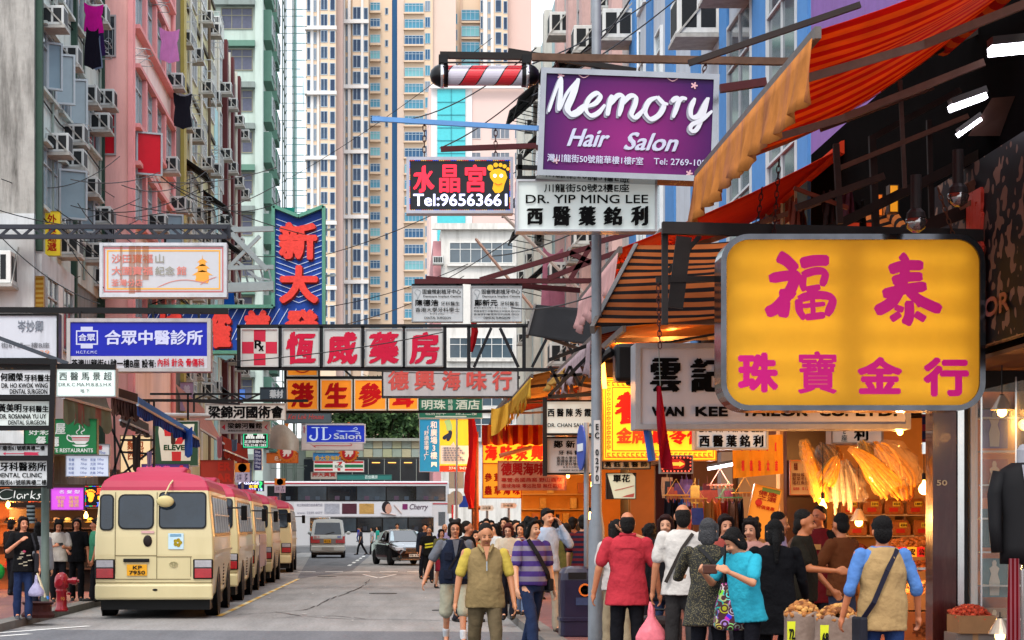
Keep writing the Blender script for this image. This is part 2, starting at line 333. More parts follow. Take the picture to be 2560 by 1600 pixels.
def acproto(kind):
    if kind in _acp: return _acp[kind]
    w,h,d={'small':(.66,.46,.55),'big':(1.0,.75,.8),'split':(.8,.62,.35)}[kind]
    col={'small':'c3c6c4','big':'cfd0cc','split':'d2d0c6'}[kind]
    r=thing('air_conditioner','x','air conditioner'); b=MB(); b.bb(-w/2,w/2,-d,.0,-h/2,h/2); obj('casing',b,M(col,.5,var=.15,scale=3,stain=.25),r,bevel=.015)
    b=MB()
    for s in (-1,1):
        for y0,y1 in ((-.9,-.55),(-.45,-.1)): b.bb(s*w/2-.006*s,s*(w/2+.004),d*y0,d*y1,-h*.36,h*.36)
    if kind=='split': b.lathe([(.0,-d-.012),(h*.36,-d-.012),(h*.4,-d+.002)],(0,0,0),16,'y')
    else:
        for i in range(5): b.bb(-w*.42+i*w*.17,-w*.42+i*w*.17+w*.13,-d-.006,-d+.004,-h*.38,h*.38)
    obj('grille',b,M('1c1f22',.5,var=.3,scale=20),r)
    b=MB(); b.bb(-w/2-.03,w/2+.03,-d-.04,0,-h/2-.08,-h/2-.01); 
    for s in (-1,1): b.bar((s*(w/2+.02),-d,-h/2-.02),(s*(w/2+.02),0,h*.75),.025,.035)
    obj('bracket',b,M('a8a6a0',.6,var=.3,scale=6,stain=.4),r); _acp[kind]=[r,True]; return _acp[kind]
def ac(fc,u,z,label,group,kind='small',n=0):
    p=acproto(kind); loc=fc.w(u,n,z)
    if p[1]: p[1]=False; r=p[0]; r.location=loc; r.rotation_euler=(0,0,fc.rz); setp(r,label,None,group); return r
    return dup(p[0],loc,fc.rz,label,group)
_rk=[]
def rack(fc,u,z,label,w=.9,d=.55,n=0):
    if not _rk:
        r=thing('drying_rack','x','drying rack',group='metal drying racks on the house fronts'); b=MB()
        for zz in (0,-.3): b.tube([(-w/2,0,zz),(-w/2,-d*.8,zz-.02),(-w/2+.1,-d,zz-.03),(w/2-.1,-d,zz-.03),(w/2,-d*.8,zz-.02),(w/2,0,zz)],.013,6)
        for x in (-w/2,w/2): b.bar((x,-.02,-.32),(x,-d*.8,-.02),.016)
        obj('tube_frame',b,STEEL(),r); b=MB()
        for k in range(4): b.bar((-w/2,-d*(.15+.18*k),-.01),(w/2,-d*(.15+.18*k),-.01),.008)
        obj('rail',b,STEEL(),r); _rk.append([r,True])
    loc=fc.w(u,n,z)
    if _rk[0][1]: _rk[0][1]=False; r=_rk[0][0]; r.location=loc; r.rotation_euler=(0,0,fc.rz); r['label']=label; return r
    return dup(_rk[0][0],loc,fc.rz,label)
_aw={}
def canopy(fc,u,z,w,d,drop,label,col='2a2828',group='sheet awnings over windows'):
    k=(round(w,1),round(d,1),round(drop,1),col)
    loc=fc.w(u,0,z)
    if k in _aw: return dup(_aw[k],loc,fc.rz,label)
    r=thing('window_awning',label,'awning',loc,fc.rz,group); b=MB(); n=int(w/.12)
    for i in range(n):
        x0=-w/2+w*i/n;x1=x0+w/n; o=.02*(i%2); b.add([(x0,0,o),(x1,0,.02-o),(x1,-d,-drop+.02-o),(x0,-d,-drop+o),(x0,0,o-.012),(x1,0,.008-o),(x1,-d,-drop+.008-o),(x0,-d,-drop+o-.012)],[(0,1,2,3),(7,6,5,4),(3,2,6,7),(0,3,7,4),(1,5,6,2)])
    obj('sheet',b,M(col,.7,var=.35,scale=3,stain=.4,scol='15110f'),r); b=MB()
    for x in (-w/2+.03,0,w/2-.03): b.bar((x,-.02,-drop-.35),(x,-d+.03,-drop-.03),.03); b.bar((x,0,-.03),(x,-d,-drop-.03),.025)
    b.bar((-w/2,-d+.03,-drop-.04),(w/2,-d+.03,-drop-.04),.03); obj('strut',b,DARK(),r); _aw[k]=r; return r
def pipe(name,fc,pts,r,m,label,cat='pipe'):
    b=MB(); b.tube([fc.w(*p) for p in pts],r,8); return lone(name,b,m,label,cat)
def laundry(fc,u,z,w,h,col,label,n=.5,name='hanging_laundry',kind='shirt'):
    r2=random.Random(int(u*100+z*10)); r=MB(); N=7; K=7; g=[]
    for j in range(K+1):
        t=j/K; row=[]
        for i in range(N+1):
            s=i/N-.5; ww=w*(1 if kind=='cloth' else (1.25-.5*t if t<.3 else .85+.1*t)); row.append(fc.w(u+s*ww*.35,n+s*ww*.9+.04*math.sin(9*s+3*t),z-t*h-.05*math.cos(6*s)*h))
        g.append(row)
    vs=[p for row in g for p in row]; M1=N+1; r.add(vs,[(j*M1+i,j*M1+i+1,(j+1)*M1+i+1,(j+1)*M1+i) for j in range(K) for i in range(N)])
    o=lone(name,r,cloth(col),label,'laundry'); so=o.modifiers.new('thickness','SOLIDIFY'); so.thickness=.02; return o
# ================= LEFT SIDE
# A pale green building with the grey side wall
A=thing('pale_green_building','pale green tenement with grey stained concrete end wall and white lower storeys','building',(-8.55,47,0))
def wl(B,name,x0,x1,y0,y1,z0,z1,m,**k):
    b=MB(); l=B.location; b.bb(x0-l.x,x1-l.x,y0-l.y,y1-l.y,z0,z1); return obj(name,b,m,B,**k)
WALLG=M('c2cbc5',.85,var=.12,scale=.7,stain=.6,scol='565f58'); GRN=M('32493e',.7,var=.2)
wl(A,'end_wall',-20,-8.56,46.8,47.0,8.9,19,M('a3a19b',.95,var=.35,scale=1.1,stain=.8,scol='26241f',bump=.5,bscale=8)); wl(A,'lower_end_wall',-20,-8.56,46.78,47.0,0,8.9,M('c3c7c8',.9,var=.15,scale=.8,stain=.4,scol='55534f',bump=.3,bscale=9))
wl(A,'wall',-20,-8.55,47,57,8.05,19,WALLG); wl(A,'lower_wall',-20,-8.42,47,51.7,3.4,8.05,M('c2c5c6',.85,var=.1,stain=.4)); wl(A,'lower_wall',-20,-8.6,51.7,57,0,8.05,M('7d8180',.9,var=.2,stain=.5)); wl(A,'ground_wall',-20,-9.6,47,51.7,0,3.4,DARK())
for y in (47.05,52.05,56.9): wl(A,'green_pilaster',-8.6,-8.4,y-.1,y+.1,8.06 if y<51 else 3.2,19,GRN)
fa=FL(-8.55)
for i,z in enumerate((9.95,12.75,15.5,18.2)):
    for j,(y0,y1) in enumerate(((47.45,49.6),(50.1,51.85),(52.3,53.6),(54.6,56.5))):
        window(A,fa,(y0+y1)/2,z,y1-y0,1.4,3 if j<2 else 2,.28)
        wl(A,'sill',-8.56,-8.42,y0-.08,y1+.08,z-.82,z-.74,WALLG); wl(A,'lintel',-8.56,-8.36,y0-.08,y1+.08,z+.75,z+.82,WALLG)
sash(A,fa,49.5,12.65,.45,1.2,-70); sash(A,fa,51.7,12.5,.42,1.25,-75); sash(A,fa,50.0,9.9,.7,1.2,-60,gl=GL2); sash(A,fa,49.6,15.4,.4,1.2,-80); sash(A,fa,48.3,12.7,.35,1.1,-60); sash(A,fa,53.4,10,.35,1.1,-65)
gA='air conditioners on the pale green building'
for u,z,k,t in ((47.9,13.75,'small','white air conditioner above the nearest upper window of the pale green wall'),(50.0,13.3,'small','grey air conditioner right of the nearest casement on the pale green wall'),(53.1,13.0,'small','air conditioner in the middle of the pale green wall, beside a drying rack'),(55.4,12.75,'small','air conditioner nearest the pink building on the pale green wall'),(48.6,10.85,'small','white air conditioner with blue side grille, lowest near corner of pale green wall'),(50.9,10.9,'small','air conditioner above the open frosted sash on pale green wall'),(53.2,10.6,'small','white air conditioner on a tray above the lower rack, pale green wall'),(55.6,10.2,'small','lowest white air conditioner beside the pink corner'),(48.7,16.8,'small','topmost air conditioner by the stained concrete corner')):
    ac(fa,u,z,t,gA,k)
rack(fa,51.6,11.9,'steel drying rack with green cloth below middle pale green windows'); rack(fa,55.2,14.9,'steel drying rack high up beside the pink wall'); rack(fa,50.6,9.05,'steel drying rack under the open frosted sash')
pipe('drain_pipe',fa,[(52.25,.05,3),(52.25,.05,19)],.05,M('30443a',.6),'dark green drain pipe down the middle of the pale green wall')
laundry(fa,52.6,15.3,.5,.75,'c0188e','magenta shirt hanging from the pale green building'); laundry(fa,52.4,14.6,.4,1.0,'1a1724','black trousers hanging below the magenta shirt',kind='cloth'); laundry(fa,53.3,15.1,.35,1.0,'32204e','dark purple garment hanging beside the magenta shirt',kind='cloth'); laundry(fa,53,14.55,.3,.85,'7f8ea6','grey blue trousers hanging beside black trousers',kind='cloth')
for y0,y1 in ((47.4,48.9),(49.7,51.2)): window(A,FL(-8.42),(y0+y1)/2,6.75,y1-y0,1.55,2,.3,gl=GL3)
wl(A,'white_pillar',-8.45,-8.36,48.95,49.6,5.5,7.5,M('d5d5d2',.8))
ac(FF(46.78),-9.45,7.55,'grey air conditioner on the flaking white end wall at far left','air conditioners on the pale green building','big')
# B pink building
B=thing('pink_building','bright pink tenement projecting between the green and olive buildings','building',(-7.7,57,0))
PK=M('e2aaa4',.85,var=.1,scale=.6,stain=.4,scol='a8736c'); PKS=M('eed6d0',.85,var=.1,scale=.6,stain=.4,scol='a8837c'); PK2=M('dc9494',.8,var=.1)
wl(B,'end_wall',-20,-7.71,56.99,57.2,3.2,21,PK); wl(B,'wall',-20,-7.7,57.2,67.5,3.2,21,PKS); wl(B,'corner_trim',-7.75,-7.6,56.93,57.1,3.2,21,PK2); wl(B,'corner_trim',-7.72,-7.58,67.2,67.6,3.2,21,PK2)
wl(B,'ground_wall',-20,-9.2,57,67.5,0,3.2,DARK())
fb=FL(-7.7)
for i,z in enumerate((8.4,11.2,14.0,16.85,19.6)):
    wl(B,'ledge',-7.71,-7.48,57.6,66.9,z+.8,z+.92,PK2); wl(B,'ledge',-7.71,-7.48,57.6,66.9,z-.92,z-.8,PK2)
    for j,(y0,y1) in enumerate(((57.7,59.2),(59.8,61.6),(62.3,64.0),(64.8,66.8))):
        window(B,fb,(y0+y1)/2,z,y1-y0-.1,1.5,2,.3,gl=GL2)
        wl(B,'mullion',-7.71,-7.52,y1+.05,y1+.4,z-.79,z+.79,PK2)
fbf=FF(57)
for z,gl in ((15.55,GL3),(12.75,M('c01828',.3,var=.1)),(18.3,GL3),(9.9,GL3)):
    window(B,fbf,-8.3,z,.38,1.15,1,.32,gl=gl,fr=M('9a9496',.5)); 
    if gl is GL3:
        b=MB()
        for k in range(3): b.bar((-8.42+k*.12-B.location.x,-.06,z-.55),(-8.42+k*.12-B.location.x,-.06,z+.2),.015)
        b.tube([(-8.3-B.location.x+.09*math.cos(t*.7),-.06,z-.15+.09*math.sin(t*.7)) for t in range(10)],.01,5); obj('window_grille',b,STEEL(),B)
sash(B,fb,58.2,12.45,.75,1.2,-65,gl=M('c01828',.3,var=.1)); sash(B,fb,64.2,11.0,.7,1.2,-70)
gB='air conditioners on the pink building'
for u,z,k,t in ((64.6,13.25,'small','white air conditioner on the pink wall under the far third floor window'),(67.2,12.4,'small','white air conditioner at the far edge of the pink wall'),(61.4,10.9,'small','white air conditioner beside the red pane on the pink wall'),(60.9,9.7,'split','tall white louvred air conditioner on a rack on the pink wall'),(63.5,9.5,'small','white air conditioner on the tray beside the louvred unit, pink wall'),(66.2,16.3,'small','highest white air conditioner on the pink wall')):
    ac(fb,u,z,t,gB,k)
rack(fb,57.6,15.25,'steel drying rack beside the barred corner window of pink building'); rack(fb,65.7,9.1,'steel drying rack low on the pink wall')
canopy(fb,61.5,9.3,7.6,.9,.55,'dark sheet awning sloping below the pink second floor'); canopy(FF(57),-8.15,9.0,.8,.5,.2,'small corrugated awning on the pink end wall','8a8078')
laundry(fb,62.5,17.1,.6,1.0,'d28ac6','pink and lilac shirts hanging high on the pink wall'); laundry(fb,66.3,15.9,.6,1.1,'22222c','black striped shirt hanging from the pink wall'); laundry(fb,67,16.1,.4,1.0,'9c9ea8','grey shirt hanging beside the black striped shirt'); laundry(fb,66.8,8.9,.5,.7,'c98360','orange cloth hanging at the pink corner')
for k,(a,b_) in enumerate((((60,.06,3.2),(66.9,.06,3.2)),)): pass
pipe('drain_pipe',fb,[(57.15,.08,3.3),(57.15,.08,21)],.06,PK2,'pink drain pipe at the near corner of the pink wall')
pipe('drain_pipe',fb,[(58,.06,13.2),(61.5,.06,12.6),(64,.06,12.4),(64.1,.06,8)],.035,PK2,'pink waste pipe running across under the pink windows')
for k,(u,z) in enumerate(((47.9,16.6),(51.2,16.3),(54.9,15.6),(56.3,13.6),(51.0,11.55),(54.2,9.0),(56.2,8.6),(50.2,8.6))):
    ac(fa,u,z,'%s air conditioner on the pale green wall'%['uppermost near','uppermost middle','upper third from the corner','outermost beside the pink corner at mid height','middle row second','lower third from the corner','lowest outermost','lowest near the white storey'][k],gA)
for u,w_ in ((48.9,'nearest of three'),(53.75,'middle of three'),(56.65,'farthest of three')): pipe('drain_pipe',fa,[(u,.06,8.2),(u,.06,19)],.035,M('8b968e',.7,stain=.4),'thin pale pipe on the green wall, '+w_)
for z in (8.95,11.75,14.5): pipe('cable',fa,[(47.2,.05,z),(50,.05,z-.12),(53,.05,z+.05),(56.8,.05,z-.05)],.02,BLACKM(),'black cable run along the pale green wall, %s of three'%{8.95:'lowest',11.75:'middle',14.5:'highest'}[z])
for k,(u,z) in enumerate(((59.6,15.9),(63.2,10.3),(60.3,13.0))): pass
pipe('drain_pipe',fb,[(67.0,.1,3.2),(67.0,.1,21)],.05,PK2,'pink drain pipe at the far edge of the pink wall'); rack(fb,59.5,12.2,'steel drying rack under red sash on the pink wall'); rack(fb,61.8,17.9,'steel drying rack near the top of pink wall')
# C olive building, D cream building
Cb=thing('olive_building','olive and grey tenement with cage windows beyond the pink building','building',(-8.0,67.6,0))
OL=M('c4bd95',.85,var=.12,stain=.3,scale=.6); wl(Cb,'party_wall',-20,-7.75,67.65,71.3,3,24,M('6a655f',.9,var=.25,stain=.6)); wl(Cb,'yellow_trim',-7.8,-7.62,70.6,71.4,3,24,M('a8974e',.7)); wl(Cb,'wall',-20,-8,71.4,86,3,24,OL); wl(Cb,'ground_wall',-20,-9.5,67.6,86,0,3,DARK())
fc=FL(-8.0); gC='air conditioners on the olive building'
for i,z in enumerate((7.6,10.6,13.6,16.6,19.6,22.4)):
    for j,y in enumerate((73.2,77.2,81.2,84.6)):
        window(Cb,fc,y,z,2.2,1.6,3,.3,gl=rnd.choice((GL1,GL2,GL3)),fr=M('c9cdcc',.5))
        if (i+j)%2==0:
            b=MB(); y0=y-1.0;y1=y+1.0; x=-7.55
            for k in range(6): yy=y0+k*(y1-y0)/5; b.bar((x,yy,z-.8),(x,yy,z+.7),.025)
            for zz in (z-.8,z-.1,z+.7): b.bar((x,y0,zz),(x,y1,zz),.03); b.bar((x,y0,zz),(-8,y0,zz),.03); b.bar((x,y1,zz),(-8,y1,zz),.03)
            lone('window_cage',b,M('c2c8c8',.5,var=.2),'white metal window cage on the olive wall, %s row from the bottom, %s bay'%(ORD[i+1],ORD[j+1]),'window cage',group='window cages on the olive building')
        ac(fc,y-1.5,z-.55+.35*(j%2),'white air conditioner on the olive building, %s row from the bottom, left of %s bay'%(ORD[i+1],ORD[j+1]),gC)
    wl(Cb,'floor_band',-8.05,-7.92,71.5,85.9,z+1.35,z+1.5,M('4f4a40',.8))
for u,z in ((74,15.1),(78,12.1),(75,9.2),(82,15.2)): canopy(fc,u,z,3.0,1.0,.7,'dark sheet awning on the olive wall at height %.0f, bay %d'%(z,int(u)-70))
Dd=thing('cream_building','cream tenement with maroon pillars and pale blue panels','building',(-8.2,86,0)); CR=M('cfccbd',.85,var=.12,stain=.35)
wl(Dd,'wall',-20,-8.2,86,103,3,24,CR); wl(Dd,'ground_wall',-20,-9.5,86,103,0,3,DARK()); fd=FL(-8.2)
for y in (92,95.5,99.5): wl(Dd,'maroon_pillar',-8.25,-7.95,y,y+.7,3,24,M('552a2c',.8))
for y in (87.5,): wl(Dd,'blue_panel',-8.25,-8.1,y,y+2.6,3,20,M('9fc6c9',.8))
for i,z in enumerate((7.6,10.6,13.6,16.6,19.6,22.6)):
    for j,y in enumerate((90.6,93.9,97.8,101.4)):
        window(Dd,fd,y,z,1.8,1.6,2,.3,fr=M('c9cdcc',.5)); ac(fd,y+.4,z-1.1,'small air conditioner on the cream building, %s row from the bottom, %s bay'%(ORD[i+1],ORD[j+1]),'air conditioners on the cream building')
for u,z in ((89.5,14.6),(93,11.2),(91,8.0)): canopy(fd,u,z,3.2,1.2,.9,'dark ribbed awning on the cream wall at height %.0f'%z)
for k,(u,z) in enumerate(((72.6,14.4),(75.5,11.3),(79.3,14.6),(79.5,8.9),(82.6,11.6),(84,17.5),(74.6,17.6))): rack(fc,u,z,'white drying rack on the olive wall, %s from the junction end up'%ORD[k+1])
for u in (73,76.2,80.3,83.6): pipe('drain_pipe',fc,[(u-.9,.12,3),(u-.9,.12,24)],.06,M(['d0cfc8','8a4a34','c9c8bf','6a5a4a'][int(u)%4],.6,stain=.3),'drain pipe running down the olive wall, %s from the near end'%{73:'first',76.2:'second',80.3:'third',83.6:'last'}[u])
for u in (89,94.6,98.6): pipe('drain_pipe',fd,[(u,.12,3),(u,.12,24)],.07,M('c5c3b8',.6,stain=.3),'pale drain pipe on the cream wall, %s from the near end'%{89:'first',94.6:'second',98.6:'third'}[u])
laundry(fd,90.4,12.3,.5,1.3,'1d62c4','bright blue cloth hanging from the cream building',kind='cloth'); laundry(fc,80,12.9,.5,.9,'46a3c4','turquoise shirt hanging from the olive building'); laundry(fd,88.5,10.4,.7,1.4,'a8dbe0','pale blue towel hanging at the cream building',kind='cloth')
# E pale tower across the junction
E_=thing('corner_tower','tall pale green corner block beyond the junction, left of the towers','building',(-9,130,0)); EG=M('b3c2ba',.85,var=.08,scale=.4,stain=.35,scol='667068'); EG2=M('5e8273',.8,var=.12)
wl(E_,'wall',-30,-9,130,146,0,48,EG); fe=FF(130); fe2=FL(-9)
for i in range(14):
    z=34.6-(i-1)*2.68
    window(E_,fe,-10.6,z,2.0,1.35,3,.35,gl=M('575a6c',.12,var=.3),fr=M('8f8c78',.5)); window(E_,fe,-13.4,z,2.0,1.35,3,.35,gl=M('575a6c',.12,var=.3),fr=M('8f8c78',.5))
    wl(E_,'floor_ledge',-14.7,-9.4,129.4,130.01,z+.78,z+1.15,EG2 if i%3==2 else M('7f8a86',.8,stain=.5))
    if i<12:
        for y in (133,139): 
            wl(E_,'bay',-9.01,-8.45,y-1.6,y+1.6,z-1.05,z+.95,EG2); window(E_,FL(-8.44),y,z,2.6,1.2,3,.3,gl=GL3)
        ac(fe2,136,z-.3,'small air conditioner on the street side of the corner tower, %s floor down'%ORD[i+1] if i<12 else '','air conditioners on the corner tower')
        if i%2: ac(fe,-11.9,z-.2,'small air conditioner on the front of the corner tower, %s floor down'%ORD[i+1],'air conditioners on the corner tower')
wl(E_,'corner_pier',-9.4,-8.9,129.6,130.4,0,48,EG)
b=MB(); r2=random.Random(5)
for x in (-8.1,-7.4):
    for y in (138,140,142): b.tube([(x+r2.uniform(-.05,.05),y,0),(x,y,44)],.05,6)
for k in range(36):
    z=2+k*1.2
    b.bar((-8.9,138,z),(-6.3-r2.random()*.6,138,z+r2.uniform(-.05,.05)),.045); b.bar((-8.1,138,z),(-8.1,142,z),.045); b.bar((-8.1,142,z+.3),(-6.6,142,z+.3),.045)
b2=MB(); 
ST=thing('bamboo_scaffold','tall bamboo scaffold with torn teal netting beside the corner tower','scaffold',(-7.5,138,0)); q=Vector((-7.5,138,0))
b.v=[tuple(Vector(v)-q) for v in b.v]; obj('bamboo_poles',b,M('6b7a70',.8,var=.3),ST)
N=MB(); rows=[]
for k in range(24):
    z=22+k*.95; rows.append([( .15+.12*math.sin(k*.9),-.15,z),(.75+.15*math.sin(k*.7+1),.3,z),(.7+.1*math.sin(k),3.5,z)])
for a,c in zip(rows,rows[1:]):
    for i in range(2): N.quad(a[i],a[i+1],c[i+1],c[i])
o=obj('netting',N,M('2f8f86',.8,var=.3,alpha=.35),ST); N=MB(); rows=[]
for k in range(12): z=17.5+k*.55; rows.append([(-.35+.1*math.sin(k),-.2,z),(.15+.12*math.sin(k*1.3),-.3,z),(.2,.6,z)])
for a,c in zip(rows,rows[1:]):
    for i in range(2): N.quad(a[i],a[i+1],c[i+1],c[i])
obj('netting_bunch',N,M('1f8a7a',.8,var=.3),ST)
# ================= TOWERS
def tower(name,label,Y,blocks,bands,cols,pitch,y_end=905):
    T=thing(name,label,'tower',(PX((blocks[0][0]+blocks[-1][1])/2,Y),Y,0)); s=Y/F; L=T.location
    for (x0,x1,n,col,nm) in blocks:
        b=MB(); b.bb(PX(x0,Y)-L.x,PX(x1,Y)-L.x,-n,14,0,PZ(-60,Y)); obj(nm,b,M(col,.8,var=.05,scale=.2),T)
    for (x0,x1,n,ys,h,col) in bands:
        for y in ys: b=MB(); b.bb(PX(x0,Y)-L.x,PX(x1,Y)-L.x,-n,0,PZ(y+h,Y),PZ(y,Y)); obj('cornice',b,M(col,.8,var=.05,scale=.2),T)
    for (x0,x1,n,y0,h,gl,nm,cc) in cols:
        w=(x1-x0)*s; y=y0; k=0
        while y<y_end:
            g=gl if not isinstance(gl,tuple) else gl[(k*7+k//3)%len(gl)]
            window(T,FF(Y),PX((x0+x1)/2,Y),PZ(y+h/2,Y),w,h*s,cc,.0 if cc<3 else .25,gl=g,fr=TFR,n=n+.03,name=nm,fw=.1); y+=pitch; k+=1
    return T
TFR=M('9fb0bd',.5); TB=M('35475f',.2,var=.5,scale=.4); TB2=M('2a3b55',.2,var=.3,scale=.2); TG=M('7d8794',.4,var=.2); CY=M('4a88a0',.12,var=.35,scale=.3); CY2=M('30587c',.12,var=.3,scale=.3); CY3=M('6fa9b0',.12,var=.3,scale=.3)
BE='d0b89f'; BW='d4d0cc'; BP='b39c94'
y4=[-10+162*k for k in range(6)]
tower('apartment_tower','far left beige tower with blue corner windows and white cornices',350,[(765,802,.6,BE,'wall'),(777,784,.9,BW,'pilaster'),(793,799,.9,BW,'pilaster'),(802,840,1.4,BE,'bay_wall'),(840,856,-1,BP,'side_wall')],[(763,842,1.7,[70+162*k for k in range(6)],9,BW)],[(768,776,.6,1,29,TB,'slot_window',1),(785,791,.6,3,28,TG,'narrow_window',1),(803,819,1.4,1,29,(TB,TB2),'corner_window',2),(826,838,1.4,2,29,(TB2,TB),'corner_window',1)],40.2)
tower('apartment_tower','white ribbed beige tower second from the left with blue windows',360,[(851,882,.6,BE,'wall'),(858,863,1,BW,'pilaster'),(870,877,1.2,BW,'pilaster'),(882,921,1.4,BE,'bay_wall'),(903,909,1.7,BW,'pilaster')],[(848,922,1.9,[55+162*k for k in range(6)],9,BW)],[(852,857,.6,23,29,TB,'slot_window',1),(865,869,.6,24,28,TG,'narrow_window',1),(883,902,1.4,23,30,(TB2,TB),'corner_window',2),(910,920,1.4,25,29,TB,'corner_window',1)],40.2)
tower('apartment_tower','broad beige tower with cyan bay windows and dark glass strip',370,[(921,980,0,BE,'wall'),(980,993,-.5,'2d5a86','glass_strip'),(993,1010,.3,'c9b5a6','wall'),(1010,1082,.0,BE,'wall'),(1082,1140,-.8,'cdb7aa','wall')],[(925,952,1.0,[30+40.2*k for k in range(22)],5,BE),(1009,1060,.6,[32+40.2*k for k in range(22)],4,BE)],[(926,950,.9,10,19,(CY,CY2,CY3,CY2),'bay_window',3),(963,970,0,20,16,TB,'small_window',1),(1012,1058,.4,10,22,(CY,CY3,CY2,CY),'wide_window',5),(1063,1075,0,3,25,(TG,CY2,CY),'small_window',2)],40.2)
tower('apartment_tower','right hand beige tower with cyan windows and white ribbed corner turret',380,[(1124,1200,0,BE,'wall'),(1150,1156,.3,'c0a590','pilaster'),(1200,1268,1.4,BE,'turret'),(1207,1217,1.8,BW,'pilaster'),(1226,1233,1.8,BW,'pilaster'),(1268,1330,-.6,'cdb0a6','wall')],[(1153,1202,.7,[55+40.2*k for k in range(8)],4,BE)],[(1127,1143,0,35,25,(CY,TG,CY3),'small_window',2),(1154,1198,.5,27,25,(CY,CY3,CY),'wide_window',4),(1201,1206,1.4,6,30,TB,'slot_window',1),(1219,1225,1.4,10,28,TG,'narrow_window',1),(1238,1252,1.4,5,30,(TB,TB2),'corner_window',1),(1258,1267,1.4,8,30,TB2,'corner_window',1)],40.2,y_end=260)
# pink building with cyan glass behind the junction, white corner block
H1=thing('pink_office_block','pale pink block with tall turquoise glass stripe behind the signs','building',(PX(1200,210),210,0)); X=lambda p:PX(p,210); Zz=lambda p:PZ(p,210)
wl(H1,'wall',X(1072),X(1345),210,225,0,Zz(215),M('d3b8b0',.8,var=.06,scale=.2)); wl(H1,'white_surround',X(1078),X(1180),209.8,210,0,Zz(217),M('d9d2d0',.8,var=.06)); wl(H1,'glass_stripe',X(1093),X(1163),209.6,209.79,0,Zz(225),M('4fb8bf',.2,var=.1)); wl(H1,'parapet',X(1076),X(1345),209.3,209.59,Zz(224),Zz(214),M('d9d4d2',.8))
b=MB()
for y in (258,290,322,354,386): b.bb(X(1093)-H1.location.x,X(1163)-H1.location.x,-.46,-.42,Zz(y),Zz(y)+.07)
b.bb(X(1127)-H1.location.x,X(1129)-H1.location.x,-.46,-.42,Zz(520),Zz(225)); obj('glazing_bar',b,M('388e98',.4),H1)
for y in (331,397,430,470,520):
    for x in (1190,1240,1262,1298): window(H1,FF(210),X(x),Zz(y),.95,1.3,2,0,gl=M('6f7680',.2,var=.2),fr=M('cfc6c2',.5))
H2=thing('white_corner_block','grimy white corner block with strip windows beyond the junction','building',(PX(1210,133),133,0)); X=lambda p:PX(p,133); Zz=lambda p:PZ(p,133)
WH=M('d3d0ca',.85,var=.08,scale=.4,stain=.5,scol='6b665c')
wl(H2,'wall',X(1103),X(1420),133,150,0,Zz(562),WH); wl(H2,'side_strip',X(1083),X(1103),133.5,150,0,Zz(600),M('c68f93',.85,var=.1)); wl(H2,'roof_ledge',X(1080),X(1420),132.6,133,Zz(575),Zz(560),WH)
fh=FF(133)
for y in (632,870,990,1070): window(H2,fh,X(1203),Zz(y),4.2,1.35,6,.33,gl=GL1,fr=M('d4d4d0',.5)); wl(H2,'window_surround',X(1118),X(1288),132.75,133,Zz(y+34),Zz(y+28),WH)
for y in (632,870): window(H2,fh,X(1345),Zz(y),1.6,1.35,2,.33,gl=GL2,fr=M('d4d4d0',.5))
ac(fh,X(1095),Zz(652),'grey air conditioner at the left edge of the white corner block','air conditioners on the white corner block'); ac(fh,X(1310),Zz(600),'grey air conditioner right of the strip window on the white block','air conditioners on the white corner block')
# ================= RIGHT SIDE
YR=lambda p:30000/(p-1000)
RB=thing('blue_striped_building','grey white building with bright blue vertical pilasters above the right shops','building',(6,40,0)); BLW=M('aeb6bf',.85,var=.08,stain=.25); BLU=M('4a80b8',.75,var=.12,stain=.2,scol='24548c')
wl(RB,'wall',6,20,29.2,52.2,4.6,19,BLW); fr=FR(6)
for a,c in ((1577,1592),(1620,1634),(1668,1690),(1732,1753),(1804,1823),(1887,1921),(2001,2027)): wl(RB,'blue_pilaster',5.95,6.01,YR(c),YR(a),4.6,19,BLU)
for k,(x0,x1) in enumerate(((1826,1884),(1925,1998))):
    for z in (7.2,9.6,12.2,14.8): window(RB,fr,-(YR(x0)+YR(x1))/2,z,YR(x0)-YR(x1),2.0,2,.4,gl=GL1,fr=M('b6bcc0',.4))
for z in (9.2,12.2,15.2): window(RB,fr,-YR(1606),z,1.4,1.6,2,.3,gl=GL2,fr=M('cfd4d6',.4)); window(RB,fr,-YR(1650),z,1.0,1.6,1,.3,gl=GL2,fr=M('cfd4d6',.4)); window(RB,fr,-YR(1775),z,1.2,1.4,2,.3,gl=GL1,fr=M('cfd4d6',.4))
sash(RB,fr,-YR(1600),13.0,1.0,1.9,60,fr=M('d4d8da',.4)); sash(RB,fr,-YR(1690),13.9,.7,1.4,50,fr=M('d4d8da',.4))
gR='air conditioners on the blue striped building'
ac(fr,-YR(1790),11.2,'large white air conditioner with black louvres between blue pilasters',gR,'big'); ac(fr,-YR(1579),14.5,'white air conditioner with three dark slots left of the blue pilasters',gR,'big'); ac(fr,-YR(1660),16.9,'white air conditioner near the top of the blue striped wall',gR,'big'); ac(fr,-YR(1880),11.0,'air conditioner under the box hood on blue striped wall',gR,'big')
canopy(fr,-YR(1870),11.6,2.4,.7,.35,'grey box hood above the large air conditioner','8f979c')
wl(RB,'lower_wall',6,20,29.2,52.2,3.2,4.6,M('14110f',.9,var=.3))  # near-black colour stands in for shade below the awnings
PW=thing('purple_building','near right building with front coloured black for shade and lilac painted upper wall','building',(6,24,0)); wl(PW,'lilac_wall',6,20,18,29.2,7.0,16,M('7a5b98',.85,var=.08,stain=.2,bump=.4,bscale=6))
RG=thing('pink_pillar_building','tenement with pale pink pillars and teal panels on the right','building',(6,62,0)); wl(RG,'wall',6,20,52.2,76,4,21,M('b7b3b0',.85,var=.12,stain=.3)); wl(RG,'ground_wall',6.6,20,52.2,100,0,4,DARK())
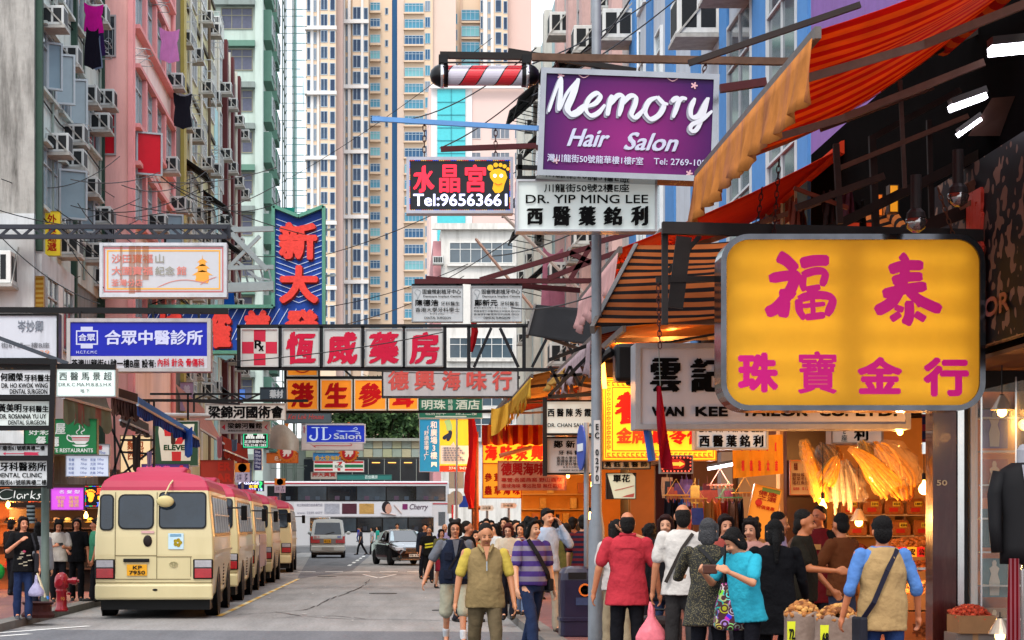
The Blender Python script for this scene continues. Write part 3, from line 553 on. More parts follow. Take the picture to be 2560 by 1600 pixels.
for y in (54,58.5,63,68,73): wl(RG,'pink_pillar',5.72,6.01,y,y+.9,4,21,M('c9a9a4',.85,stain=.3)); wl(RG,'teal_panel',5.85,6.01,y+1.2,y+2.2,4,21,M('8fbcc0',.85,stain=.3))
RT=thing('teal_building','teal and white tenement at the right corner of the junction','building',(6,88,0)); wl(RT,'wall',6,20,76,100,4,22,M('a6bfc2',.85,var=.12,stain=.35))
for y in (79,85,91,97): wl(RT,'white_pillar',5.7,6.01,y,y+1.0,4,22,M('c6c3bb',.85,stain=.3))
for z in (6.5,9.3,12.2,15.1,18):
    for j,y in enumerate((56.8,61.3,66,71)): window(RG,fr,-y,z,1.6,1.5,2,.3); ac(fr,-y+1.0,z+1.1,'white air conditioner on the pink pillar building, row at height %.0f, bay %d'%(z,j+1),'air conditioners on the pink pillar building','big' if j%2 else 'small')
    for j,y in enumerate((82,88,94)): window(RT,fr,-y,z,1.8,1.5,2,.3); ac(fr,-y+1.2,z+1.0,'white air conditioner on the teal building, row at height %.0f, bay %d'%(z,j+1),'air conditioners on the teal building')
for y,z,w,d,dr in ((55.8,14.4,2.6,1.6,1.6),(61,16.3,3,1.7,1.7),(66.5,17.6,3,1.6,1.7),(64.5,14.2,3,1.8,1.9),(72,16.5,3,1.5,1.4),(78,19.3,3.4,1.5,1.4),(84,20,3.4,1.5,1.3),(80,14.6,3.4,1.6,1.5),(87,16.5,3.2,1.5,1.2),(75,11.8,3,1.4,1.2)):
    canopy(fr,-y,z,w,d,dr,'black sheet awning on the right houses, %d metres along at height %d'%(y,z),'1b1a1c')
laundry(fr,-72,11.5,.9,2.4,'c9849a','pink patterned sheet hanging from the teal corner',kind='cloth'); laundry(fr,-80,14.3,.5,1.0,'b9c4d8','pale blue shirt hanging over the right pavement')
# ================= SIGNS
def sign(name,label,x0,y0,x1,y1,Y,face,frame='8d9094',fw=4,depth=.22,texts=(),emit=0,cat='sign',roll=0,group=None,fm=None,shapes=(),stain=.15,fmet=.4,back=True):
    s=Y/F; xc=(x0+x1)/2; w=(x1-x0)*s; h=(y1-y0)*s
    r=thing(name,label,cat,(PX(xc,Y),Y,PZ(y1,Y)),0,group)
    if roll: r.rotation_euler=(0,R(roll),0)
    lx=lambda x:(x-xc)*s; lz=lambda y:(y1-y)*s; f=fw*s
    b=MB(); b.bb(-w/2+f*.3,w/2-f*.3,.0,depth,f*.3,h-f*.3); obj('panel',b,face if not isinstance(face,str) else M(face,.5,var=.06,scale=1.5,emit=emit,stain=stain),r)
    if fw:
        b=MB(); m=fm or M(frame,.4,fmet,var=.2,stain=.25)
        for x in (-w/2,w/2-f): b.bb(x,x+f,-.03,depth+.02,0,h)
        for z in (0,h-f): b.bb(-w/2+f,w/2-f,-.03,depth+.02,z,z+f)
        obj('frame',b,m,r)
    by={}
    for t in texts:
        o=t[6] if len(t)>6 else {}; k=(t[5],o.get('e',0))
        q=by.setdefault(k+(len(by),),MB()); st=t[0]
        if o.get('sp'): st=' '.join(st)
        text_into(q,st,lx(t[1]),lx(t[3]),lz(t[4]),lz(t[2]),-.006-.004*len(by),o.get('b',.05),o.get('sh',0),o.get('nib',0),o.get('n8',(t[4]-t[2])>40))
    for (c,e,_i),q in by.items(): obj('lettering',q,M(c,.6,var=.05,emit=e,spec=.06),r)
    for (nm,c,fn,e) in shapes:
        q=MB(); fn(q,lx,lz,s); obj(nm,q,c if not isinstance(c,str) else M(c,.5,var=.08,emit=e),r)
    return r
BK='070708'; NB={'b':.07,'nib':32}; NB2={'b':.1,'nib':32}; TH={'b':.02}; BO={'b':.07}
def poly(q,lx,lz,pts,y=-.004): q.add([(lx(x),y,lz(z)) for x,z in pts],[tuple(range(len(pts)))])
def rect(q,lx,lz,x0,y0,x1,y1,y=-.004): poly(q,lx,lz,[(x0,y1),(x1,y1),(x1,y0),(x0,y0)],y)
def outl(q,lx,lz,x0,y0,x1,y1,t,y=-.004):
    rect(q,lx,lz,x0,y0,x1,y0+t,y);rect(q,lx,lz,x0,y1-t,x1,y1,y);rect(q,lx,lz,x0,y0+t,x0+t,y1-t,y);rect(q,lx,lz,x1-t,y0+t,x1,y1-t,y)
def disc(q,lx,lz,x,y,r,d=-.004,n=24,r2=None): q.add([(lx(x+r*math.cos(2*math.pi*i/n)),d,lz(y+(r2 or r)*math.sin(2*math.pi*i/n))) for i in range(n)],[tuple(range(n))])
def pen(q,lx,lz,s,pts,w,d=-.008,**k): brush_into(q,[(lx(p[0]),lz(p[1]))+((p[2]*s,) if len(p)>2 else ()) for p in pts],w*s,d,**k)
def beam(name,label,pts,w,m,cat='beam'):
    if cat=='hanger' or (name in ('sign_beam',) and len(pts)>1):
        r=thing(name,label,cat,pts[0][0])
        for a,c in pts: obj('rod' if cat=='hanger' else 'bar',MB().bar(Vector(a)-r.location,Vector(c)-r.location,w),m,r)
        return r
    b=MB()
    for a,c in pts: b.bar(a,c,w)
    return lone(name,b,m,label,cat)
def chain(a,c,label,m=None):
    a=Vector(a);c=Vector(c);n=max(3,int((c-a).length/.06)); b=MB()
    d=(c-a).normalized(); side=Vector((1,0,0)) if abs(d.x)<.8 else Vector((0,1,0))
    for i in range(n):
        p=a.lerp(c,(i+.5)/n); u=(side if i%2 else d.cross(side).normalized())*.018; e=d*.04; b.tube([p-e+u*.3,p-e*.5+u,p+e*.5+u,p+e+u*.3,p+e-u*.3,p+e*.5-u,p-e*.5-u,p-e-u*.3,p-e+u*.3],.006,5)
    return lone('hanging_chain',b,m or RUST(),label,'chain')
# --- left cluster
def pagoda(q,lx,lz,s):
    for x,y,w,h in ((506,650,13,6),(506,664,19,7),(506,680,26,8)):
        poly(q,lx,lz,[(x-w,y+h),(x-w*.5,y),(x,y-h*.6),(x+w*.5,y),(x+w,y+h)]); rect(q,lx,lz,x-w*.62,y+h,x+w*.62,y+h+9)
    poly(q,lx,lz,[(488,697),(524,697),(520,708),(506,704),(489,703)]); poly(q,lx,lz,[(505,648),(507,648),(506,637)])
sign('signboard','white signboard with orange pagoda and rust streaks hanging from lattice truss',249,607,567,743,46,M('b6babf',.5,var=.05,stain=.0),'b9bcc0',8,.35,[
 ('沙田寶福',279,635,382,658,'c77b72',{'b':.04}),('山',388,635,410,658,'8f9086',{'b':.04}),('大圍寶福',279,666,382,688,'c77b72',{'b':.04}),('紀念',388,666,437,688,'8f9086',{'b':.04}),('館',442,666,466,688,'c77b72',{'b':.04}),('荃灣分店',279,698,357,716,'c77b72',{'b':.04})],
 shapes=[('border_line','b06a6c',lambda q,lx,lz,s:outl(q,lx,lz,259,618,559,731,4),0),('inner_border','dba54a',lambda q,lx,lz,s:outl(q,lx,lz,267,625,551,724,4),0),('pagoda_emblem','dc9a3c',pagoda,0),
 ('rust_streak',M('a8683a',.8,var=.4,scale=3,alpha=.45),lambda q,lx,lz,s:[rect(q,lx,lz,a,612,c,d,-.013) for a,c,d in((322,338,738),(340,352,730),(356,372,700),(300,306,700))],0),
 ('hill_line','c77b72',lambda q,lx,lz,s:[pen(q,lx,lz,s,[(392,719),(430,704),(470,700),(520,709)],1.8),pen(q,lx,lz,s,[(500,712),(520,700),(542,692)],1.8)],0)])
b=MB()
for z in (567,592): b.bar(P(-30,z,46),P(568,z,46),.1); b.bar(P(-30,z,46.4),P(568,z,46.4),.1)
for k in range(21):
    x=-30+k*28.5; b.bar(P(x,592 if k%2 else 567,46),P(x+28.5,567 if k%2 else 592,46),.06); b.bar(P(x,592 if k%2 else 567,46.4),P(x+28.5,567 if k%2 else 592,46.4),.05)
b.bar(P(568,562,46.2),P(568,597,46.2),.16)
lone('lattice_truss',b,M('2d3038',.5,var=.25),'dark lattice truss carrying the pagoda signboard over the street','truss')
beam('sign_hanger','two short hangers between the truss and the pagoda signboard',[(P(267,592,46.1),P(267,608,46.1)),(P(413,592,46.1),P(413,608,46.1))],.05,BLACKM(),'hanger')
G=M('8f9a9c',.5,var=.2)
b=MB()
for a,c,w in (((570,575),(684,572),.14),((570,575),(668,675),.14),((568,670),(684,668),.12),((568,672),(650,590),.1),((568,712),(684,708),.1),((590,650),(684,730),.07),((620,690),(675,700),.05),((560,722),(684,716),.22)): b.bar(P(*a,55),P(*c,55),w)
for k in range(5): b.bar(P(590+k*20,668,55.5),P(600+k*20,708,55.5),.05)
lone('grey_sign_bracket',b,G,'pale grey steel bracket frame between the truss and the neon sign','bracket')
def rhomb(q,lx,lz,s): pass
# blue neon sign (vertical arm and horizontal arm)
NY=60; N_=thing('neon_sign','big L shaped blue neon sign with green edges and red characters','sign',P(747,880,NY)); L=N_.location
def np(x,y,d=0): v=P(x,y,NY)-L; return (v.x,d,v.z)
b=MB(); o=[(684,518),(747,543),(810,518),(810,882),(250,882),(275,768),(684,768)]
pts=[np(*p) for p in o]; b.prism([(p[0],p[2]) for p in pts],0,.5); obj('panel',b,M('1d4aa8',.5,var=.15,scale=1.2,stain=.2,scol='0d1f4a'),N_)
b=MB()
for a,c in zip(o,o[1:]+o[:1]): b.bar(np(*a,-.02),np(*c,-.02),.1,.5,up=(0,1,0)); b.bar(np(*a,.25),np(*c,.25),.06,.6,up=(0,1,0))
obj('edge_trim',b,M('5f9d88',.6,var=.2,stain=.3),N_)
b=MB()
for k in range(20):
    y=556+k*13.5
    if y<752:
        b.bar(np(690,y-9,-.03),np(747,y+12,-.03),.016); b.bar(np(747,y+12,-.03),np(804,y-9,-.03),.016)
for k in range(24):
    x=300+k*21; b.bar(np(x,772,-.03),np(x-46,850 if k%3 else 872,-.03),.016)
obj('neon_tube',b,M('c5d4e4',.3,emit=.15,var=0),N_)
for ch,x0,y0,x1,y1 in (('新',697,557,794,651),('大',698,664,797,760),('發',712,774,797,872),('美',608,776,680,872),('雀',524,778,580,872),('娛',392,782,460,872),('樂',284,780,352,872)):
    q=MB(); s=NY/F; text_into(q,ch,np(x0,y0)[0],np(x1,y1)[0],np(x0,y1)[2],np(x0,y0)[2],-.16,.1); q.v=[(x,y,z) for x,y,z in q.v]
    obj('character',q,M('c93a32',.5,var=.3,scale=14,emit=.25),N_)
    q=MB(); text_into(q,ch,np(x0,y0)[0]+.02,np(x1,y1)[0]+.04,np(x0,y1)[2]-.05,np(x0,y0)[2]-.02,-.07,.12); obj('character_side',q,M('6e1c1c',.6,var=.2),N_)
b=MB()
for y in (575,690,865): b.bar(P(810,y,NY+.2),P(840,y+(-2 if y<800 else 0),NY+.2),.06)
lone('steel_arms',b,G,'three short arms on the right edge of the blue neon sign','bracket')
# blue clinic sign and beams
def hc(q,lx,lz,s):
    outl(q,lx,lz,190,826,245,862,3.2); rect(q,lx,lz,202,817,232,827); rect(q,lx,lz,202,861,232,871)
sign('clinic_sign','blue clinic signboard with white cross emblem, hanging over left minibuses',167,796,527,929,42,'b5b7bd','a5a2a0',9,.4,[
 ('合眾中醫診所',262,825,507,863,'b9c0dc',{'b':.06,'nib':32}),('合眾',196,834,238,853,'b9c0dc',NB),('H.C.T.C.M.C',191,877,243,884,'b9c0dc',TH),('荃灣川龍街61號一樓B座 設有:',179,898,390,920,BK,{'b':.05,'nib':80}),('內科 針灸 骨傷科',394,896,511,917,'b02030',{'b':.05,'nib':60})],
 shapes=[('blue_panel','101e9a',lambda q,lx,lz,s:rect(q,lx,lz,176,806,518,890,-.003),0),('cross_emblem','b4bad2',lambda q,lx,lz,s:(outl(q,lx,lz,190,826,245,862,3.2,-.007),rect(q,lx,lz,202,817,232,826,-.007),rect(q,lx,lz,202,862,232,871,-.007)),0)])
beam('sign_beam','long black beam above the blue clinic signboard',[(P(-30,775,42.3),P(571,778,42.3))],.12,BLACKM()); beam('sign_hanger','short black hangers holding the blue clinic signboard',[(P(200,778,42.2),P(200,797,42.2)),(P(383,778,42.2),P(383,797,42.2)),(P(497,778,42.2),P(497,797,42.2))],.05,BLACKM(),'hanger')
sign('doctor_sign','pale faded white signboard at far left with grey characters',-45,784,147,900,37,'b9bec6',BK,5,.3,[('岑妙卿',44,801,108,831,'6b727c',{'b':.03,'nib':70}),('街61號一樓B座',3,856,124,870,'6a6d72',TH),('39',100,876,124,886,'c98a68',TH)],stain=.3)
beam('sign_brace','slanting dark brace in front of the faded white signboard',[(P(-10,842,35.5),P(170,909,35.5))],.07,M('3a4048',.5)); beam('sign_beam','black beam over the stack of dental signs',[(P(-20,903,34),P(142,905,34)),(P(-20,913,34.2),P(290,918,34.2))],.09,BLACKM())
q4={'b':.065,'nib':32}
sign('dental_sign','white dental sign lettered KWOK WING, topmost of the left stack',-40,921,131,991,31.9,'b7babd',BK,4,.3,[('何國榮',1,932,58,953,BK,q4),('牙科醫生',60,936,127,954,BK,q4),('DR. HO KWOK WING',4,958,120,970,BK,BO),('DENTAL SURGEON',25,973,119,985,BK,BO)],emit=.12)
sign('dental_sign','lit white dental sign lettered ROSANNA, second of the left stack',-40,999,129,1068,31.9,'bfc8c4',BK,4,.3,[('黃美明',-4,1009,54,1031,BK,q4),('牙科醫生',56,1014,122,1031,BK,q4),('DR. ROSANNA YU UY',0,1035,116,1047,BK,BO),('DENTAL SURGEON',21,1051,115,1062,BK,BO)],emit=.12)
sign('arrow_sign','narrow grey sign with a long pink arrow, left stack',-40,1109,123,1142,31.9,'a5a8aa',BK,3,.25,[('川龍街61號順興樓二樓',-5,1114,112,1126,BK,{'b':.06})],shapes=[('pink_arrow','b22a4a',lambda q,lx,lz,s:(poly(q,lx,lz,[(7,1134),(14,1130),(14,1138)]),rect(q,lx,lz,14,1133,62,1135),poly(q,lx,lz,[(60,1130),(98,1131),(94,1134),(98,1138),(60,1138)])),0)])
sign('clinic_sign','white dental clinic sign at the bottom of the left stack',-40,1148,122,1218,31.9,'b9bdbf',BK,4,.25,[('牙科醫務所',0,1155,116,1178,BK,q4),('DENTAL CLINIC',-8,1182,105,1194,BK,BO),('龍街61號順興樓二樓',0,1199,117,1213,BK,{'b':.06})],emit=.15)
b=MB(); b.bar(P(134,912,31.8),P(125,1222,31.8),.09); b.bar(P(-20,994,31.8),P(134,995,31.8),.06); b.bar(P(-20,1072,31.8),P(132,1071,31.8),.06); b.bar(P(-20,1146,31.8),P(127,1146,31.8),.06)
lone('sign_rack',b,BLACKM(),'black upright frame holding the stack of white dental signs','frame')
sign('doctor_sign','bright lit white sign of a ground floor doctor over the striped awning',140,920,290,992,35,'c9dad6','9aa4a2',3,.3,[('西醫馬景超',148,930,280,951,'3a4442',{'b':.03,'sp':1}),('DR.K.C.MA.M.B.B.S.H.K',147,957,280,966,'3a4442',TH),('地下',201,972,225,982,'3a4442',{'b':.03,'sp':1})],emit=.28,stain=0)
def cup(q,lx,lz,s):
    poly(q,lx,lz,[(178,1088),(225,1088),(222,1102),(213,1110),(190,1110),(181,1102)]); q2=[(179,1092),(170,1088),(168,1096),(174,1102),(184,1105)]; pen(q,lx,lz,s,q2,3); poly(q,lx,lz,[(180,1112),(222,1112),(212,1117),(190,1117)])
    pen(q,lx,lz,s,[(195,1086),(191,1080),(199,1072),(198,1062)],2.4); pen(q,lx,lz,s,[(206,1086),(203,1080),(211,1075),(205,1066)],2.4)
sign('restaurant_sign','green restaurant signboard with steaming white coffee cup',60,1047,243,1136,38,'125f34','0f4426',2,.2,[('屋',138,1058,164,1086,'cfd8d2',NB),('餐',90,1090,116,1117,'cfd8d2',NB),('廳',122,1090,148,1117,'cfd8d2',NB),('好彩',72,1070,126,1088,'cfd8d2',NB),('TE RESTAURANTS',132,1121,233,1131,'cfd8d2',{'b':.06})],
 shapes=[('cup_emblem','d2dad6',cup,0),('cup_stripe','b02436',lambda q,lx,lz,s:(rect(q,lx,lz,180,1093,224,1096,-.009),rect(q,lx,lz,181,1099,222,1101,-.009)),0)],emit=.25)
tx=[]
for i in range(4):
    for j in range(2): tx+= [('洗頭' if i%2 else '剪髮',172+j*54,1146+i*11,186+j*54,1153+i*11,'3c5aa8',TH),('%d0up'%(4+3*i+j*11),202+j*42,1146+i*11,218+j*42,1153+i*11,'3c5aa8',TH)]
sign('price_board','white salon price board with blue rows behind the street pole',164,1138,273,1192,39,'b9c4d4','80868c',2,.1,tx,emit=.35); sign('price_board','narrow white board lettered in red above the salon prices',243,1110,275,1139,39.2,'c4c8cc','80868c',2,.1,[('廊',246,1113,256,1125,'b02030',BO),('170up',245,1128,264,1136,'3c5aa8',TH)],emit=.12)
def seven(q,lx,lz,s):
    poly(q,lx,lz,[(398,1062),(486,1060),(484,1080),(476,1152),(404,1152),(396,1080)])
def sv2(q,lx,lz,s):
    poly(q,lx,lz,[(412,1090),(410,1074),(472,1071),(470,1082),(454,1110),(436,1110),(446,1091)],-.009); poly(q,lx,lz,[(429,1129),(453,1129),(452,1152),(430,1152)],-.009)
sign('store_sign','dark green square store sign with white shield and red numeral',385,1052,497,1166,50,'1b3d2c','9aa09c',2,.25,[('ELEVEn',409,1112,472,1126,'16402a',{'b':.14})],shapes=[('shield','c6ccc0',seven,0),('red_numeral','b0282c',sv2,0)],emit=.15)
sign('shop_sign','purple lit beauty shop sign behind the hydrant',126,1218,211,1276,38,'a03fa8','5a2a60',2,.12,[('名髮型',148,1225,200,1234,'e0d4e8',{'b':.05,'sp':1}),('洗剪吹\n電髮\n染髮',140,1240,164,1268,'d8b04a',TH),('套餐\n護理\n優惠',172,1240,198,1268,'d8b04a',TH)],emit=.6,stain=0)
def foot(q,lx,lz,s,x=228,y=1240,k=.42,d=-.008):
    P2=[(-18,-32),(2,-36),(20,-28),(26,-10),(18,10),(14,28),(4,36),(-10,36),(-18,24),(-14,6),(-24,-8),(-26,-22)]
    poly(q,lx,lz,[(x+a*k,y-(-b_)*k) for a,b_ in P2],d)
    for i,(a,b_,r) in enumerate(((-24,-38,9),(-8,-46,7),(6,-46,6),(18,-42,6),(28,-34,5))): disc(q,lx,lz,x+a*k,y+b_*k,r*k,d-.001*i)
def ledb(x0,y0,x1,y1,n,ph,step,r):
    def fn(q,lx,lz,s):
        pts=[]; L=2*((x1-x0)+(y1-y0)); k=int(L/step)
        for i in range(k):
            t=i*step
            if t<x1-x0: p=(x0+t,y0)
            elif t<x1-x0+y1-y0: p=(x1,y0+t-(x1-x0))
            elif t<2*(x1-x0)+y1-y0: p=(x1-(t-(x1-x0)-(y1-y0)),y1)
            else: p=(x0,y1-(t-2*(x1-x0)-(y1-y0)))
            if (i//3)%n==ph: disc(q,lx,lz,p[0],p[1],r,-.008,8)
    return fn
sign('led_sign','small black light sign with orange footprint and red character beside the first minibus',211,1213,259,1268,37.5,'0c0c10','2a2a2e',2,.12,[('足',241,1220,258,1236,'e23a1c',{'b':.1,'e':1.6}),('歡',244,1240,256,1250,'e89a1c',{'b':.06,'e':1.3}),('TEL',242,1256,258,1264,'4a6ae0',{'b':.06,'e':1.3})],shapes=[('led_foot','e8801c',lambda q,lx,lz,s:foot(q,lx,lz,s,227,1242,.36),1.4),('led_border','d02828',ledb(214,1216,256,1265,3,0,3,.9),1.5),('led_border','28c060',ledb(214,1216,256,1265,3,1,3,.9),1.3),('led_border','3060e0',ledb(214,1216,256,1265,3,2,3,.9),1.5)])
def clarks(q,lx,lz,s):
    for st in ([(32,1226),(14,1224),(-2,1234),(4,1246),(20,1247),(32,1242)],[(38,1226),(35,1246)],[(56,1236),(46,1236),(43,1243),(48,1247),(55,1240),(57,1247)],[(62,1235),(61,1247)],[(62,1240),(68,1235),(72,1237)],[(80,1226),(77,1247)],[(90,1234),(80,1241),(88,1247)],[(104,1236),(96,1236),(99,1242),(96,1247),(90,1246)]): pen(q,lx,lz,s,st,3,nib=(.6,.4))
sign('shop_fascia','dark green shoe shop fascia with white script lettering',-70,1221,112,1252,36,'12201a','1c2c22',2,.3,shapes=[('script_lettering','c8ccc8',clarks,.1)])
# --- centre cluster
def checks(q,lx,lz,s):
    for i in range(3):
        for j in range(3):
            if (i+j)%2==1: rect(q,lx,lz,605+i*29.5,825+j*29.5,605+i*29.5+29.5,825+j*29.5+29.5)
    outl(q,lx,lz,603,823,695,916,2.4)
ph=[(602,696,''),(705,799,'恆'),(808,903,'威'),(912,1007,'藥'),(1013,1108,'房')]
for i,(x0,x1,ch) in enumerate(ph):
    if not ch: sign('pharmacy_sign','red and white checkered pharmacy panel, first of the row',x0,821,x1,917,48,'b9bab6','b4b6b4',3,.3,[('R',636,850,658,872,BK,{'b':.1}),('x',646,864,660,878,BK,{'b':.1})],shapes=[('red_checks','b51f3c',checks,0),('centre_square','b9bab6',lambda q,lx,lz,s:rect(q,lx,lz,634.5,854.5,664,884,-.006),0)])
    else: sign('pharmacy_sign','white panel with red character %s in the pharmacy row'%['','second','third','fourth','fifth and last'][i],x0,821,x1,917,48,'b4b7b5','8a8c8c',3,.3,[(ch,x0+10,829,x1-10,911,'b51f3c',{'b':.085,'nib':38})])
b=MB()
for z in (816,921): b.bar(P(592,z,48.1),P(1475,z+(-2 if z<900 else 4),48.1),.085)
for x in (597,700,803,907,1010,1112,1172,1310): b.bar(P(x,816,48.1),P(x,921,48.1),.085)
for a,c in (((1185,918),(1228,820)),((1250,820),(1296,918)),((1330,918),(1380,820)),((1398,820),(1440,900))): b.bar(P(*a,48.1),P(*c,48.1),.07)
lone('sign_truss',b,M('15161a',.5,var=.3),'black steel frame carrying the white pharmacy panels across the street','truss')
for i,(x0,x1,ch) in enumerate(((716,796,'港'),(801,881,'生'),(885,966,'參'),(970,1046,'茸'))):
    sign('orange_sign','orange panel with red character, %s in the lower orange row'%['first','second','third','partly hidden last'][i],x0,948,x1,1026,62,'d8821e','c9c4b4',3,.3,[(ch,x0+11,956,x1-11,1019,'b3161c',{'b':.095,'nib':38})],emit=.25)
sign('orange_sign','orange panel with red ring emblem above the lower orange row',717,862,795,941,62.2,'d8821e','c9c4b4',3,.3,[('啟',738,880,776,922,'b3161c',{'b':.095,'nib':38})],emit=.25,shapes=[('ring_emblem','b3161c',lambda q,lx,lz,s:pen(q,lx,lz,s,[(756+28*math.cos(t*.25),903+28*math.sin(t*.25)) for t in range(26)],3),0)])
b=MB()
for z in (944,1029): b.bar(P(712,z,62.3),P(1300,z,62.3),.09)
for x in (714,798.5,883,968,1046): b.bar(P(x,940,62.3),P(x,1030,62.3),.06)
b.bar(P(856,920,62.3),P(886,948,62.3),.06); b.bar(P(714,860,62.3),P(714,944,62.3),.07); b.bar(P(797,860,62.3),P(797,944,62.3),.07)
lone('sign_truss',b,BLACKM(),'black steel frame around the orange panels','truss')
sign('seafood_sign','long grey signboard with five faded red characters',954,921,1297,994,56,'b0b0b2','2a2628',4,.35,[('德',970,926,1022,976,'c05550',{'b':.07,'nib':38}),('興',1036,926,1087,976,'c05550',{'b':.07,'nib':38}),('海',1105,926,1151,976,'c05550',{'b':.07,'nib':38}),('味',1166,926,1217,976,'c05550',{'b':.07,'nib':38}),('行',1230,926,1280,976,'c05550',{'b':.07,'nib':38})],stain=.25)
sign('hotel_sign','dark green hotel signboard with white characters below the grey seafood sign',1046,994,1207,1046,66,'1d6a58','9aa8a2',2,.2,[('明珠',1054,999,1114,1024,'b9cfc6',{'b':.06}),('時\n鐘',1120,998,1132,1026,'b9cfc6',TH),('酒店',1139,999,1199,1024,'b9cfc6',{'b':.06}),('租房特平',1063,1028,1115,1038,'b9cfc6',TH),('請上二樓',1139,1028,1192,1038,'b9cfc6',TH)],shapes=[('arrow_mark','b9cfc6',lambda q,lx,lz,s:poly(q,lx,lz,[(1088,1040),(1166,1040),(1166,1043),(1088,1043)]),0)])
def legs(q,lx,lz,s): pen(q,lx,lz,s,[(1117,1050),(1122,1062),(1124,1076)],15,taper=.9)
sign('gym_sign','blue and yellow gym signboard with a leaping figure and speech box',1048,1047,1174,1180,72,'d8c83c','9a9aa0',1,.2,[('和\n廣\n場\n3\n樓',1076,1053,1093,1148,'d6e2ec',{'b':.05}),('（\n舒\n適\n堡\n樓\n上\n）',1060,1064,1072,1150,'d6e2ec',TH),('3741 9428',1122,1167,1172,1174,'e8d8d4',{'b':.06})]+[('•優惠會員計劃',1106,1118+i*6,1150+(i%3)*6,1123+i*6,'3a5a8a',TH) for i in range(6)],
 shapes=[('blue_panel','1d86c4',lambda q,lx,lz,s:rect(q,lx,lz,1049,1048,1099,1179,-.003),0),('red_band','c8402c',lambda q,lx,lz,s:rect(q,lx,lz,1099,1164,1173,1179,-.003),0),('speech_box','c9ced2',lambda q,lx,lz,s:(rect(q,lx,lz,1101,1114,1172,1160,-.005),poly(q,lx,lz,[(1126,1115),(1134,1104),(1138,1115)],-.005)),0),('green_shirt','8fc48a',legs,0),('blue_shorts','1f2f4c',lambda q,lx,lz,s:(pen(q,lx,lz,s,[(1123,1076),(1126,1084),(1114,1092),(1108,1098)],9),pen(q,lx,lz,s,[(1126,1080),(1124,1092),(1118,1102)],9)),0),('flag_mark','d6e2ec',lambda q,lx,lz,s:poly(q,lx,lz,[(1078,1155),(1092,1155),(1092,1168),(1085,1162),(1078,1168)],-.007),0)])
sign('kungfu_sign','cream signboard with six bold black characters over the third minibus',512,1008,714,1050,52,'b9b6b0','a5a29c',2,.2,[('梁錦河國術會',520,1014,708,1046,BK,{'b':.07,'nib':32})],stain=.2)
sign('clinic_sign','narrow pale signboard with red arrow at each end under the cream sign',550,1053,675,1084,52.5,'b4b5b5','a5a29c',1.5,.15,[('梁錦河醫館',569,1057,655,1072,BK,{'b':.06,'nib':32}),('香港政府註冊中醫師(骨傷科)',569,1074,655,1080,BK,TH)],shapes=[('red_arrow','b02436',lambda q,lx,lz,s:(poly(q,lx,lz,[(554,1068),(563,1060),(563,1076)]),poly(q,lx,lz,[(660,1068),(670,1060),(666,1068),(670,1076)])),0)])
sign('led_sign','small black sign with white text and green light border under the narrow clinic sign',606,1082,671,1121,53,'0e1412','20382e',2,.12,[('晶晶',615,1085,661,1097,'c8d0cc',{'b':.08,'e':.5}),('足浴保健中心',611,1100,666,1108,'c8d0cc',{'b':.03,'e':.5}),('TEL:2148 1283',611,1110,665,1116,'c8d0cc',{'b':.06,'e':.5})],shapes=[('led_border','28b07a',lambda q,lx,lz,s:outl(q,lx,lz,608.5,1084,668.5,1118.5,1.6,-.009),1.2)])
b=MB(); b.bar(P(350,1001,52.2),P(770,1002,52.2),.07); 
for k in range(5): b.bar(P(485+k*33,985 if k%2 else 1000,52.2),P(518+k*33,1000 if k%2 else 985,52.2),.04)
b.bar(P(485,985,52.2),P(650,985,52.2),.05); b.bar(P(485,985,52.2),P(485,1030,52.2),.05)
lone('sign_truss',b,BLACKM(),'thin dark frame carrying the cream signboard with six black characters','truss')
sign('dark_sign','dark slate sign with white brush strokes left of the orange row',650,968,716,998,58,'2c3a44','2c3a44',1,.2,[('藥材',674,974,708,996,'b4bcc0',{'b':.08,'nib':30})]); sign('teal_sign','slate sign with faint red script below the orange row',712,1030,828,1058,70,'4a5f68','3a4a50',1,.2,[('Kei Lok House',720,1035,810,1048,'a8484a',{'sh':.3,'b':.03})])
sign('vertical_sign','narrow purple vertical price sign above the minibuses',634,1122,655,1176,55,'252a52','b0b0b0',1,.15,[('00up\n100up\n120up\n180up\n70up',637,1126,652,1172,'b8bcd0',TH)],emit=.1)
sign('salon_sign','blue salon signboard with pale lettering and scissors in white frame',764,1060,914,1108,78,'0d2aa0','b9bfc8',3,.2,[('Salon',834,1083,903,1098,'a9bfdc',{'b':.08}),('P: salon',884,1099,902,1103,'a9bfdc',TH)],emit=.25,stain=0,shapes=[('monogram','a9bfdc',lambda q,lx,lz,s:(pen(q,lx,lz,s,[(778,1069),(800,1069)],2),pen(q,lx,lz,s,[(792,1069),(792,1094),(784,1100),(775,1094),(779,1088)],4.5,taper=.8),pen(q,lx,lz,s,[(802,1069),(820,1069)],2),pen(q,lx,lz,s,[(809,1069),(809,1099)],5,taper=.9),pen(q,lx,lz,s,[(803,1099),(820,1098),(827,1090),(823,1086)],2.4)),.2),('scissors','8fa8d4',lambda q,lx,lz,s:(pen(q,lx,lz,s,[(840,1076),(870,1078),(892,1074),(890,1069),(882,1073)],1.8),pen(q,lx,lz,s,[(842,1080),(870,1078),(896,1080),(898,1085),(888,1083)],1.8)),.2)])
sign('white_sign','blank white signboard behind the blue salon sign with red arrow outline',753,1058,909,1126,80,'b4b5b8','9a9a9a',2,.25,[('冷',757,1064,764,1084,'a83040',TH)],shapes=[('arrow_outline','a83040',lambda q,lx,lz,s:pen(q,lx,lz,s,[(776,1110),(790,1118),(790,1114),(874,1114),(874,1108)],1.4),0)])
